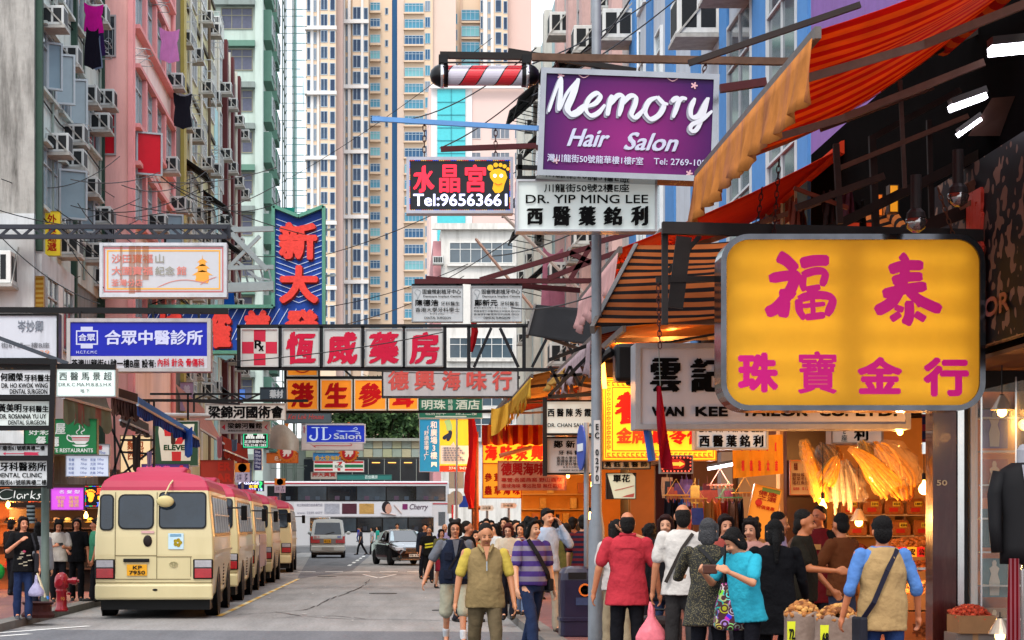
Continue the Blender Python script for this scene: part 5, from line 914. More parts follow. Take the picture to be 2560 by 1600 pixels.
for s in (-1,1):
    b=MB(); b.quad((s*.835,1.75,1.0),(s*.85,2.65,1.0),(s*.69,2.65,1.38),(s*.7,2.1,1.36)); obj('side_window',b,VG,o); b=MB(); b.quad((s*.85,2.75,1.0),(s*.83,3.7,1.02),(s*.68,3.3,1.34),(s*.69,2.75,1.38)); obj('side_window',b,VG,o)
    b=MB(); b.loft([[(s*.45,-.0,.6),(s*.78,.12,.62),(s*.8,.16,.74),(s*.5,.05,.72)],[(s*.45,.2,.6),(s*.84,.5,.64),(s*.85,.6,.8),(s*.5,.3,.76)]]); obj('headlight',b,CLRL,CA)
    b=MB(); b.lathe([(.01,-.03),(.06,-.03),(.06,.02)],(s*.62,.06,.38),12,'y'); obj('fog_lamp',b,CHROME(),CA); b=MB(); b.ell((s*.98,1.6,1.02),(.12,.07,.08)); obj('side_mirror',b,BKP,CA)
    for y in (.95,3.7): wheel(CA,s*.8,y,.33,.21,s)
b=MB()
for k in range(4): b.bb(-.4,.4,-.03,.05,.52+k*.055,.55+k*.055)
b.bb(-.43,.43,-.02,.0,.5,.51); obj('radiator_grille',b,CHROME(),CA); b=MB(); b.bb(-.26,.26,-.05,0,.36,.47); o=obj('number_plate',b,M('c9c9c4',.5,var=0),CA); b=MB(); text_into(b,'PB 3184',-.23,.23,.385,.45,-.055,.06); obj('lettering',b,TRIM,o)
b=MB(); b.bb(-.6,.6,.02,.06,.24,.28); obj('bumper_trim',b,CHROME(),CA)
# double decker bus crossing
YD=121; D=thing('double_decker_bus','white double decker bus crossing the junction with a luggage advert','bus',(PX(860,YD),YD,0)); s=YD/F; L=D.location
dx=lambda p:PX(p,YD)-L.x; dz=lambda p:(1372-p)*s
WB=M('b9babd',.35,var=.05,scale=.5,coat=.3); b=MB(); b.bb(dx(655),dx(1122),0,2.5,.3,dz(1193)); obj('body',b,WB,D,bevel=.14)
def dpanel(nm,x0,y0,x1,y1,m,d=.02,par=None): b=MB(); b.bb(dx(x0),dx(x1),-d,.01,dz(y1),dz(y0)); return obj(nm,b,m,par or D)
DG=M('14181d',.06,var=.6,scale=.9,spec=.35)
DG2=M('353d44',.1,var=.6,scale=.8)  # paler pane shade alternates with the dark one in place of reflections
o=dpanel('upper_window_band',668,1205,1114,1243,TRIM)
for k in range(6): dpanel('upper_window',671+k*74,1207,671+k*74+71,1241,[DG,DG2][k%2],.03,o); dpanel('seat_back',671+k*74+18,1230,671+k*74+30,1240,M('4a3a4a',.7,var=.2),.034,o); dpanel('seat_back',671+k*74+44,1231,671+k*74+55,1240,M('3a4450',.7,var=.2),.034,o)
o=dpanel('lower_window_band',826,1283,1084,1321,TRIM)
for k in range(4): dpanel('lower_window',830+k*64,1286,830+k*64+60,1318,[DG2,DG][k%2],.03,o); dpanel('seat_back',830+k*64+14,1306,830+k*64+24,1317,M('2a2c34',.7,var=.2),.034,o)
dpanel('door',775,1284,822,1368,DG,.03); dpanel('skirt',660,1358,1118,1372,M('75787c',.5),.015); dpanel('roof_stripe',660,1197,1118,1200,M('a83040',.5),.02); dpanel('red_stripe',1082,1248,1122,1251,M('a83040',.5),.02)
o=dpanel('advert',735,1247,1080,1281,M('c2c1c6',.4,var=.05),.018)
b=MB(); text_into(b,'Cherry',dx(1024),dx(1070),dz(1268),dz(1250),-.03,.03,.25); obj('lettering',b,M('5a4a58',.5,var=0),o)
b=MB(); text_into(b,'女士時尚旅行皮具專門店',dx(742),dx(806),dz(1256),dz(1249),-.03,.03); text_into(b,'www. 2239 4477',dx(742),dx(806),dz(1275),dz(1269),-.03,.03); obj('lettering',b,M('8a8a98',.5,var=0),o)
dpanel('emblem',1006,1250,1019,1264,M('6e2458',.5),.028,o); 
for x0,x1,c in ((811,849,'9a9ca6'),(855,892,'4a2430'),(898,935,'b08a4e')):
    q=dpanel('bag_picture',x0,1249,x1,1275,M(c,.5,var=.4,scale=3),.026,o); b=MB(); brush_into(b,[(dx(x0+6),dz(1256)),(dx((x0+x1)/2),dz(1250)),(dx(x1-6),dz(1256))],.06,-.04); b.bb(dx(x0+5),dx(x1-5),-.035,-.028,dz(1272),dz(1259)); obj('bag',b,M(c,.5,var=.3,scale=8),q)
b=MB(); b.ell((dx(971),-.03,dz(1262)),(.2,.01,.3)); b.bar((dx(985),-.03,dz(1252)),(dx(1004),-.03,dz(1274)),.12,.02); b.bar((dx(952),-.03,dz(1272)),(dx(990),-.03,dz(1278)),.16,.02); obj('advert_face',b,M('b88a78',.5,var=.15,scale=4),o)
b=MB(); b.ell((dx(966),-.025,dz(1258)),(.28,.008,.36)); obj('advert_hair',b,M('231c22',.5),o)
dpanel('vent',1096,1270,1113,1304,M('55585c',.6,var=.4,scale=12),.02)
for x in (800,1075): 
    b=MB(); b.lathe([(.01,-.02),(.5,-.02),(.5,.3),(.01,.3)],(dx(x),0,.5),22,'y'); o=obj('wheel',b,RUB,D); b=MB(); b.lathe([(.01,-.05),(.28,-.05),(.3,0)],(dx(x),0,.5),18,'y'); obj('rim',b,HUB,o)
# ================= STREET FURNITURE
def pole(name,label,x,y,z0,z1,r0,r1,m,cat='post'):
    b=MB(); b.tube([(x,y,z0),(x,y,z0+.02),(x,y,z1)],[r0,r0,r1],16); return lone(name,b,m,label,cat,smooth=True)
LG=M('757a80',.55,.25,var=.25,scale=5,stain=.35,scol='4c4a48')
b=MB(); x,y=2.2,22.4; b.tube([(x,y,.12),(x,y,.35),(x,y,1.55),(x,y,1.75),(x,y,4),(x,y,9.5)],[.1,.095,.09,.06,.056,.05],18)
o=lone('lamp_post',b,LG,'tall tapered grey lamp post on the right pavement in front of the crowd','lamp post',smooth=True); b=MB()
b.bb(-.035,.035,-.062,-.056,1.93,2.64); p_=obj('number_strip',b,M('b9b4b0',.6,var=.1),o); b=MB(); text_into(b,'E\nC\n\n0\n2\n7\n0',-.025,.025,1.96,2.6,-.07,.05); obj('lettering',b,BLACKM(),p_)
b=MB(); x,y=PX(1466,26.5),26.5; b.tube([(x,y,.12),(x,y,2.95)],.034,12); o=lone('sign_post',b,LG,'thin grey sign post beside the litter bin','post',smooth=True); b=MB(); b.lathe([(.01,-.02),(.3,-.02),(.3,0),(.01,0)],(0,0,0),24,'x'); c=obj('round_sign',b,M('2a4a9a',.4,var=.15),o); c.location=(-.06,-.02,2.5); c.rotation_euler=(0,0,R(5)); b=MB(); b.bb(-.03,-.022,-.2,.2,-.05,.05); obj('white_bar',b,M('c9cdd0',.5,var=0),c)
pole('street_post','grey green street post on the left pavement beside a woman',PX(113,32.5),32.5,.12,2.22,.07,.065,M('56635c',.6,.2,var=.2,stain=.3))
b=MB(); b.lathe([(.26,0),(.27,.05),(.22,.1),(.22,.2),(.27,.24),(.24,.25),(.01,.25)],(PX(95,32),32,.12),18); lone('wheel_rim',b,RUST(),'rusty old wheel rim lying at the foot of the left street post','wheel rim')
# hydrant
HR=M('8a1220',.28,var=.2,scale=6,coat=.4); hy=thing('fire_hydrant','dark red fire hydrant on the left pavement next to the first minibus','hydrant',(PX(154,34.3),34.3,.12)); b=MB(); b.lathe([(.11,0),(.12,.03),(.1,.07),(.09,.1),(.085,.32),(.1,.34),(.1,.37),(.085,.39),(.12,.42),(.125,.5),(.115,.58),(.08,.64),(.03,.67),(.01,.67)],(0,0,0),24); obj('barrel',b,HR,hy,smooth=True)
b=MB(); b.lathe([(.05,0),(.05,.08),(.065,.08),(.065,.16),(.03,.17),(.03,.2),(.01,.2)],(.1,0,.52),16,'x'); obj('outlet',b,HR,hy); b=MB(); b.lathe([(.05,0),(.05,-.08),(.06,-.08),(.06,-.13),(.01,-.13)],(0,-.1,.5),16,'y'); obj('outlet',b,HR,hy); b=MB(); b.lathe([(.02,0),(.02,.06),(.01,.06)],(.1,0,.3),10,'x'); obj('bolt',b,HR,hy)
b=MB(); text_into(b,'90',-.0,.07,.19,.25,-.093,.05); obj('lettering',b,M('b06a30',.6,var=0),hy)
# litter bin
LB=thing('litter_bin','dark purple litter bin with orange no smoking disc by the thin post','bin',(PX(1440,26.5),26.5,.12)); PU=M('1f1c33',.3,var=.25,scale=5,coat=.3); b=MB(); w=.235
def sq(w,z,k=.06):
    p=[]
    for cx,cy,a0 in ((w-k,w-k,0),(-w+k,w-k,90),(-w+k,-w+k,180),(w-k,-w+k,270)):
        for j in range(5): a=R(a0+j*22.5); p.append((cx+k*math.cos(a),cy+k*math.sin(a),z))
    return p
b.loft([sq(.21,0),sq(.22,.02),sq(.22,.2),sq(.235,.21),sq(.235,.25),sq(.22,.26),sq(.225,.75),sq(.215,.84),sq(.18,.9),sq(.1,.93)]); obj('body',b,PU,LB)
b=MB(); b.lathe([(.01,-.005),(.085,-.005),(.085,.005)],(.1,-.235,.62),24,'y'); c=obj('warning_disc',b,M('c96a24',.5,var=.05),LB); b=MB(); b.lathe([(.01,-.009),(.062,-.009)],(.1,-.235,.62),24,'y'); obj('disc_centre',b,M('b9b4ac',.5,var=0),c); b=MB(); b.bar((.05,-.248,.58),(.15,-.248,.66),.018,.004); b.bar((.06,-.247,.63),(.14,-.247,.61),.014,.004); obj('symbol',b,BLACKM(),c)
b=MB(); b.bb(-.02,.2,-.232,-.226,.42,.52); obj('notice',b,M('2c3a5c',.5,var=.3,scale=20),LB); b=MB(); b.bb(-.12,.12,-.235,-.2,.76,.85); obj('slot',b,BLACKM(),LB)
# no stopping signs, sign backs, direction signs
for k,(px,y0,y1,Y,t,zt,lab) in enumerate(((606,1158,1206,58,'7\n7',1206,'orange and white no stopping sign above the second and third minibus'),(700,1196,1232,72,'7\n12',1232,'orange and white no stopping sign above the last minibuses'))):
    s=Y/F; r=thing('no_stopping_sign',lab,'road sign',(PX(px,Y),Y,.12),0,'no stopping signs on the left kerb'); zb=PZ(y1,Y)-.12; zt=PZ(y0,Y)-.12; w=(y1-y0)*s*.38; b=MB(); b.tube([(0,.05,0),(0,.05,zt)],.035,8); obj('post',b,LG,r); b=MB(); b.bb(-w,w,-.02,.02,zb,zb+(zt-zb)*.52); obj('white_plate',b,M('a9a9c0',.5,var=.05),r); b=MB(); b.bb(-w,w,-.02,.02,zb+(zt-zb)*.53,zt); obj('orange_plate',b,M('c97a26',.5,var=.05),r)
    b=MB(); b.lathe([(.01,-.025),(w*.6,-.025)],(0,0,zb+(zt-zb)*.76),20,'y'); obj('blue_disc',b,M('2a2a6a',.5,var=0),r); b=MB(); text_into(b,t,w*.3,w*.75,zb+.05,zb+(zt-zb)*.45,-.03,.06); text_into(b,'上午\n上午',-w*.8,-w*.1,zb+.08,zb+(zt-zb)*.42,-.03,.02); obj('lettering',b,M('22264a',.5,var=0),r)
Y=75; r=thing('road_sign','back of grey square and round road signs on a red pole at the junction','road sign',(PX(1141,Y),Y,.12)); s=Y/F
b=MB(); b.tube([(0,0,0),(0,0,PZ(1050,Y))],.04,10); obj('red_pole',b,M('a02838',.5,var=.15),r); SG=M('7f8b92',.5,.2,var=.12); b=MB(); b.bb(-.28,.28,.06,.09,PZ(1221,Y)-.12,PZ(1177,Y)-.12); obj('square_plate',b,SG,r,bevel=.03); b=MB(); b.lathe([(.01,.06),(.27,.06),(.27,.09),(.01,.09)],(-.02,0,PZ(1245,Y)-.12),24,'y'); obj('round_plate',b,SG,r); b=MB(); b.bb(-.33,-.1,.05,.08,PZ(1284,Y)-.12,PZ(1235,Y)-.12); obj('plate',b,SG,r)
pole('junction_post','slim grey post rising past the gym signboard',PX(1142,70),70,.12,6.6,.035,.03,LG); pole('kerb_post','short red post at the far right kerb',PX(1131,74),74,.12,PZ(1262,74),.035,.035,M('b03044',.5))
for px,w,py,Y,dr,lab in ((1218,34,1270,66,1,'white street name arrow pointing right above the crowd'),(1272,40,1264,67,1,'white street name arrow right of the first one')):
    s=Y/F; r=thing('street_name_sign',lab,'street sign',(PX(px,Y),Y,.12)); z=PZ(py,Y)-.12; h=.09; W_=w*s/2; b=MB(); b.prism([(-W_,z-h),(W_*.8,z-h),(W_,z),(W_*.8,z+h),(-W_,z+h)],-.02,.02); obj('arrow_plate',b,M('b9bcb9',.5,var=.05),r); b=MB(); text_into(b,'沙咀道',-W_*.7,W_*.5,z-.04,z+.03,-.026,.03); text_into(b,'Sha Tsui Road',-W_*.7,W_*.5,z+.04,z+.07,-.026,.02); obj('lettering',b,BLACKM(),r); b=MB(); b.tube([(0,.04,0),(0,.04,z+h)],.04,8); obj('post',b,LG,r)
# beyond the junction: pale panel building, tree, footbridge glass
PB=thing('market_building','pale green panelled building with glass front beyond the bus','building',(PX(980,150),150,0)); X=lambda p:PX(p,150); Z=lambda p:PZ(p,150)
wl(PB,'wall',X(700),X(1100),150,160,0,Z(1098),M('8a948c',.8,var=.1)); wl(PB,'glass_front',X(760),X(1095),149.9,150,.3,Z(1148),M('2a3036',.1,var=.4,scale=.3)); wl(PB,'roof_edge',X(700),X(1100),149.5,150,Z(1103),Z(1096),M('a9b4aa',.7)); 
for k in range(14):
    for j in range(2): wl(PB,'panel',X(765+k*24),X(765+k*24+22.5),149.8,150,Z(1143-j*22),Z(1123-j*22),M(['b3bf9c','9fb5a8','bfc2a2','a3b8b0'][(k*5+j*3)%4],.6,var=.05))
for k in range(8): wl(PB,'glazing_post',X(800+k*40),X(802+k*40),149.7,149.9,.3,Z(1146),M('8a9490',.5))
for k in range(3): wl(PB,'shop_lamp',X(930+k*40),X(950+k*40),149.6,149.75,Z(1158),Z(1156),M('d89a4a',.5,emit=1.5,var=0))
def leafcrown(mb,c,r,n,rg,size=.16):
    c=Vector(c)
    cl=[Vector((rg.gauss(0,.5)*r[0],rg.gauss(0,.5)*r[1],rg.gauss(0,.45)*r[2])) for _ in range(max(8,n//60))]
    for i in range(n):
        p=c+rg.choice(cl)+Vector((rg.gauss(0,.15)*r[0],rg.gauss(0,.15)*r[1],rg.gauss(0,.15)*r[2])); a=Vector((rg.uniform(-1,1),rg.uniform(-1,1),rg.uniform(-.4,1))).normalized()*size*rg.uniform(.5,1.4); b_=a.cross(Vector((rg.uniform(-1,1),rg.uniform(-1,1),rg.uniform(-1,1)))).normalized()*size*.5
        mb.k=rg.choice((0,0,1,2)); mb.add([p-a,p+b_,p+a,p-b_],[(0,1,2,3)])
    mb.k=0
for i,(px,zc,rr,lab) in enumerate(((950,1060,3.4,'large dark green tree beyond the junction, left of the pale post'),(1005,1050,2.6,'smaller green tree behind the panelled building, right of the large tree'),(890,1055,2.6,'green tree mostly hidden behind the orange panels'))):
    Y=162; r=thing('tree',lab,'tree',(PX(px,Y),Y,.1),0); rg=random.Random(i+4); z=PZ(zc,Y); b=MB(); b.tube([(0,0,0),(.1,0,z*.5),(.3,.1,z)],[.25,.2,.1],8); 
    for k in range(6): a=k*1.05; b.tube([(.1,0,z*.6),(.1+math.cos(a)*rr*.6,math.sin(a)*rr*.6,z+rg.uniform(-.5,1.2))],[.1,.03],6)
    obj('trunk',b,M('3d342b',.9),r); b=MB(); leafcrown(b,(0,0,z),(rr,rr,rr*.9),3200,rg,.24); obj('crown',b,[M('3f5a34',.7,var=.3),M('2c4428',.7,var=.3),M('5f7a48',.7,var=.3)],r)
# ================= RIGHT SHOPS, AWNINGS, LAMPS
WARM=(1,.42,.1)
def bulb(px,py,Y,label,power=30,col=WARM,kind='bulb',cord=.6,shade=False,r=.05,lit=True):
    o=thing('light_bulb',label,'light bulb',P(px,py,Y),0,'hanging bulbs over the stalls')
    b=MB(); b.lathe([(.012,.11),(.02,.07),(r*.8,.035),(r,0),(r*.8,-r*.65),(r*.3,-r),(.003,-r*1.02)],(0,0,0),14); obj('glass',b,M('ffb45a',.2,var=0,emit=9) if lit else M('8f8a88',.1,.9,var=.3),o,smooth=True)
    b=MB(); b.tube([(0,0,.1),(0,0,.18)],.024,10); b.tube([(0,0,.18),(0,0,.18+cord)],.006,5); obj('socket',b,BLACKM(),o)
    if shade: b=MB(); b.lathe([(.03,.14),(.11,-.0),(.115,-.01),(.1,-.0),(.025,.12)],(0,0,.03),16); obj('lamp_shade',b,M('b9a894',.2,.5,var=.2),o)
    if power and lit:
        l=bpy.data.lights.new('bulb','POINT'); l.energy=power*2; l.color=col; l.shadow_soft_size=.06; q=bpy.data.objects.new('bulb_light',l); COL.objects.link(q); q.parent=o; q.location=(0,0,-.13)
    return o
def tubelamp(a,c,w,label,col='f4f0ff',emit=6,power=0,lc=(1,.95,1)):
    a=Vector(a);c=Vector(c); o=thing('fluorescent_lamp',label,'lamp',(a+c)/2,0,'fluorescent lamps'); b=MB(); b.bar(a-o.location,c-o.location,w,w*.5); obj('diffuser',b,M(col,.4,var=0,emit=emit),o); b=MB(); up=Vector((0,0,w*.5)); b.bar(a-o.location+up,c-o.location+up,w*1.2,w*.5); obj('housing',b,M('3c3a38',.5),o)
    if power:
        l=bpy.data.lights.new('tube','POINT'); l.energy=power; l.color=lc; l.shadow_soft_size=.2; q=bpy.data.objects.new('tube_light',l); COL.objects.link(q); q.parent=o; q.location=(0,0,-.15)
    return o
def gridcloth(f,N,K):
    vs=[f(i/N,j/K) for j in range(K+1) for i in range(N+1)]; b=MB(); b.add(vs,[(j*(N+1)+i,j*(N+1)+i+1,(j+1)*(N+1)+i+1,(j+1)*(N+1)+i) for j in range(K) for i in range(N)]); return b
def awning(label,n,fa,bk,m,val=None,vm=None,sag=.06,barm=None,arms=2,tatter=.1,hem=None):
    """n=(px,py,Y) near end of the front bar, fa=Y or (px,py,Y) of the far end, bk=(X,Z) or two 3-D points at the wall"""
    A=P(*n); Bf=P(*fa) if isinstance(fa,tuple) else Vector((A.x,fa,A.z)); W1=Vector((bk[0],A.y,bk[1])) if not isinstance(bk[0],tuple) else Vector(bk[0]); W2=Vector((bk[0],Bf.y,bk[1])) if not isinstance(bk[0],tuple) else Vector(bk[1])
    r=thing('awning',label,'awning',A); L=A
    def f(u,v): p=A.lerp(Bf,u).lerp(W1.lerp(W2,u),v); p.z-=sag*math.sin(math.pi*v)*(1+.3*math.sin(9*u)); return p-L
    o=obj('canvas',gridcloth(f,14,10),m,r,smooth=True); so=o.modifiers.new('thickness','SOLIDIFY'); so.thickness=.008
    b=MB(); d=(Bf-A); b.bar(-d*.01-Vector((0,0,.02)),d*1.01-Vector((0,0,.02)),.05,.09); obj('front_bar',b,barm or M('5c5652',.5,.2,var=.4,scale=8),r)
    for k in range(arms):
        b=MB(); u=(k+.5)/arms; p=A.lerp(Bf,u)-L; q=W1.lerp(W2,u)-L-Vector((0,0,.5)); mid=p.lerp(q,.5)+(d.normalized()*.35)-Vector((0,0,.06)); b.bar(p-Vector((0,0,.08)),mid,.05,.07); b.bar(mid,q,.05,.07); obj('folding_arm',b,M('6e5a4e',.6,var=.3,scale=6),r)
    if val:
        rg=random.Random(int(n[0])); ph=[rg.uniform(0,6) for _ in range(5)]
        def g(u,v):
            p=A.lerp(Bf,u)-L; w=v*(.04*math.sin(u*d.length*11+ph[0])+.025*math.sin(u*d.length*23+ph[1])); t=tatter*(math.sin(u*d.length*4+ph[2])+.6*math.sin(u*d.length*11+ph[3]))*.5
            return p+Vector((-.03+w*v-.05*v,0,-.05-(val+t*v)*v))
        o=obj('valance',gridcloth(g,70,5),vm or m,r,smooth=True); so=o.modifiers.new('thickness','SOLIDIFY'); so.thickness=.006
    if hem:
        def h(u,v): p=f(1-.07*(1-u),v*.98); return p-Vector((0,0,.012))
        obj('hem_band',gridcloth(h,1,8),cloth(hem),r)
    b=MB(); b.tube([W1-L,W2-L],.09,12); obj('roller',b,m,r)
    return r
SR=stripes('d42a1a','ee7a2a',1,2.3,.5); VAL=M('ac6c34',.9,var=.5,scale=3,stain=.75,scol='5c3a4a',spec=.05,bump=.3,bscale=6)
awning('big red and orange striped awning with stained tan valance, nearest on the right',(2041,79,15),21,(5.7,6.6),SR,.5,VAL,sag=.16,hem='8f5648',tatter=.05)
awning('old black and orange striped awning sagging behind the lamp post',(1590,615,24.5),(1482,818,22.1),((6,24.6,5.5),(6,22.6,4.5)),stripes('1c0f0c','c87034',1,4.6,.45),sag=.14,arms=3)
awning('plain orange red awning with a faded pink valance',(1550,622,27),33,(6,6.7),cloth('b8361c'),.5,M('a8807e',.85,var=.15,stain=.25),tatter=.15)
awning('rusty brown striped awning behind the lamp post',(1482,842,33),40,(6,5.6),stripes('7a2c1c','a8553a',1,2.4,.5),.5,M('8f7d82',.9,var=.4,scale=12,stain=.4),tatter=.2)
awning('black cloth awning high over the far right pavement',(1338,762,44),(1318,838,43),((6,46,6.6),(6,43.5,5.4)),M('171618',.8,var=.3))
awning('ochre awning with a hanging yellow valance',(1330,938,48),60,(6,6.0),cloth('b8823a'),.55,cloth('c9a03c'),tatter=.3)
awning('dark red awning tucked under the ochre awning',(1272,985,62),74,(6,6.2),cloth('9c3a20'),.4,M('5a4a44',.9))
awning('glowing orange awning above the white tailor signboard',(1560,818,28.3),33,(6,5.0),cloth('d07a2a'),sag=.1)
awning('small tan awning above the dental clinic board stack',(1420,905,38),43,(6,4.8),cloth('a8783c'),.2,cloth('b08a48'))
# striped side curtain of the far awning
b=gridcloth(lambda u,v:P(1204+156*u,1062+50*v+2*math.sin(u*30)*v,60)+Vector((0,.05*math.sin(u*40),0)),60,4)
o=lone('striped_curtain',b,stripes('b02418','cf6a20',0,3.3,.5),'red and orange vertically striped awning flap facing the street','awning flap'); so=o.modifiers.new('thickness','SOLIDIFY'); so.thickness=.01
b=MB(); b.tube([P(1248,1140,59),P(1330,1118,59)],.07,10); lone('rolled_awning',b,M('8a5a44',.8,var=.3),'rolled up brown awning below the striped flap','awning')
awc=gridcloth(lambda u,v:P(1228+42*u,1020+5*math.sin(u*4)-10*u+(70-20*u)*v,47)+Vector((0,.05*math.sin(u*9+v*3),0)),10,8); lone('yellow_cloth',awc,cloth('c49a3a'),'limp yellow cloth flap hanging at the end of the ochre awning','cloth')
# near building front: wall coloured near black as awning shade, shop openings
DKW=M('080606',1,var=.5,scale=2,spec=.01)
wl(PW,'shade_black_wall',6,20,18,29.2,3.35,7.0,DKW); wl(PW,'shop_ceiling',6.02,11,18,30,3.3,3.34,M('6a4a34',.8)); wl(PW,'far_shop_wall',5.7,11,30.0,30.3,.12,3.3,M('c08a50',.7,var=.15)); wl(PW,'back_wall',10.9,11,18,30,.12,3.3,M('8a6244',.8,var=.15)); wl(PW,'shop_partition',6.9,11,22.3,22.4,.12,3.3,M('4a4238',.6,var=.2))
wl(PW,'maroon_column',5.86,6.12,22.0,22.3,.12,3.4,M('3c0f10',.25,var=.3,scale=4,coat=.5,stain=.25,scol='8a6a58')); wl(PW,'chrome_strip',6.13,6.2,21.98,22.3,.12,3.4,CHROME()); wl(PW,'black_strip',6.205,6.24,21.98,22.3,.12,3.4,BLACKM()); wl(PW,'white_post',6.27,6.34,21.95,22.3,.12,3.4,M('b9b5ae',.4)); 
b=MB(); l=PW.location; text_into(b,'50',PX(2341,22)-l.x,PX(2367,22)-l.x,PZ(1214,22),PZ(1200,22),-2.01,.05); obj('house_number',b,M('b9a888',.4,var=0),PW)
wl(PW,'maroon_pier',5.75,6.35,29.75,29.98,.12,3.3,M('35100f',.3,var=.2)); wl(PW,'ceiling_beam',5.9,6.1,22.3,30,3.1,3.34,M('3a2018',.6))
# shops further along: rooms behind the wall line
def room(y0,y1,label,wallc,depth=2.6,zc=3.2,power=0,lc=WARM,x=6.0):
    r=thing('shop',label,'shop',(x,y0,.12)); q=lambda nm,a,b_,c,d,e,f,m:obj(nm,MB().bb(a-x,b_-x,c-y0,d-y0,e-.12,f-.12),m,r)
    m=M(wallc,.8,var=.2,scale=1.5); q('back_wall',x+depth,x+depth+.1,y0,y1,.12,zc,m); q('side_wall',x,x+depth,y1-.1,y1,.12,zc,m); q('side_wall',x,x+depth,y0,y0+.1,.12,zc,m); q('ceiling',x,x+depth,y0,y1,zc,zc+.1,m); q('fascia',x-.15,x+.1,y0,y1,zc-.2,zc+.9,M('5c3020',.7,var=.3))
    for k in range(4): q('shelf',x+depth-.4,x+depth,y0+.2,y1-.2,.7+k*.55,.74+k*.55,M('6a4a30',.6))
    return r
room(30.4,35.5,'open front shop with hanging goods, first beyond the nut shop','96836c'); room(35.6,41,'dim open shop beyond the goods stall','6a4a38'); room(41.1,47,'narrow maroon fronted shop near the poster','4a1c18'); room(47.1,52.2,'open food shop under the black awning','8a5a34',zc=3.4)
room(52.4,60,'warm lit shop behind the lamp post','b0702c',zc=3.6); room(60.2,75.5,'bright golden dried seafood shop','c07a28',zc=3.8); room(76,99,'far corner shop under the ochre awning','a8622c',zc=3.8)
# bright stall facing the street, far
GS=thing('golden_stall','bright orange stall of shelves facing the street, left of the thin post','stall',(5.1,66,.12)); b=MB(); b.bb(-1.1,1.2,0,.1,0,3.2); obj('back_panel',b,M('c9852c',.7,var=.25,scale=2),GS)
for k in range(5): b=MB(); b.bb(-1.1,1.2,-.35,0,.5+k*.5,.54+k*.5); obj('shelf',b,M('d0984a',.5),GS)
for k in range(9): b=MB(); b.bb(-1.0+.25*k,-.8+.25*k,-.3,-.05,.56+.5*(k%4+1),.9+.5*(k%4+1)); obj('packet',b,M(['d8a850','b8682c','c89038'][k%3],.5,var=.3,scale=12),GS)
for px,py,Y,pw,lab in ((1345,1195,60,160,'bare bulb at the bright golden stall'),(1420,1190,57,120,'bare bulb left of the thin sign post'),(1475,1292,40,40,'small bright bulb by the lamp post'),(1300,1200,70,200,'far bulb behind the yellow seafood sign')): bulb(px,py,Y,lab,pw)
for (x,y,z,pw,lab) in ((7.2,33,2.6,60,'bulb inside the goods shop'),(7.2,38,2.6,30,'bulb inside the dim shop'),(7,49.5,2.7,80,'bulb inside the food shop'),(7,56,2.9,140,'bulb inside the warm lit shop'),(6.5,68,3.0,200,'bulb inside the golden shop'),(6.5,85,3.0,250,'bulb inside the far corner shop')):
    q=Vector((x,y,z)); bulb(1000+x*F/y,VY-(z-CH)*F/y,y,lab,pw)
bulb(1680,800,29.5,'bulb glowing under the orange awning',40,cord=.3); bulb(1560,845,31,'second bulb glowing under the orange awning',30,cord=.3)
# nut shop
bulb(2057,1268,24,'lit bare bulb hanging over the shop customers',36); bulb(2310,1222,23,'large lit bare bulb beside the maroon column',40,r=.065); bulb(2147,1306,25,'shaded lit bulb over the nut trays',30,shade=True); bulb(2250,1080,26,'added bulb lighting the hanging bags from behind',45,r=.04)  # last bulb is added behind the bags to light them through
bulb(2505,1030,20.5,'lit reflector bulb in the tailor window',5,shade=True,cord=.3); bulb(2500,1590,19.2,'lit lamp at the foot of the tailor window',4,shade=True,cord=.05)
for px,py,lab in ((2395,490,'unlit reflector bulb hanging on a black stem, right one'),(2290,553,'unlit reflector bulb hanging on a black stem, left one')):
    o=bulb(px,py,19.5,lab,0,r=.11,lit=False,cord=.05); b=MB(); b.tube([(0,0,.12),(.0,0,.45)],.055,12); b.lathe([(.055,.12),(.09,.08),(.1,.03)],(0,0,0),14); obj('stem',b,M('2a2626',.5),o)
tubelamp(P(2475,128,19),P(2580,118,19),.16,'white fluorescent lamp at the top right edge',emit=5); tubelamp(P(2375,272,19.5),P(2463,240,19.5),.12,'middle white fluorescent lamp under the dark canopy',emit=5); tubelamp(P(2395,338,19.8),P(2450,298,19.8),.09,'lowest slanting white fluorescent lamp',emit=5); tubelamp(P(1770,1172,30.5),P(1835,1160,30.5),.09,'white tube lamp above the hanging goods',emit=4,power=25)
tubelamp(P(1506,905,26.5),P(1512,970,26.8),.06,'orange glowing tube beside the lamp post',col='ff8a30',emit=7,power=18,lc=(1,.4,.08))
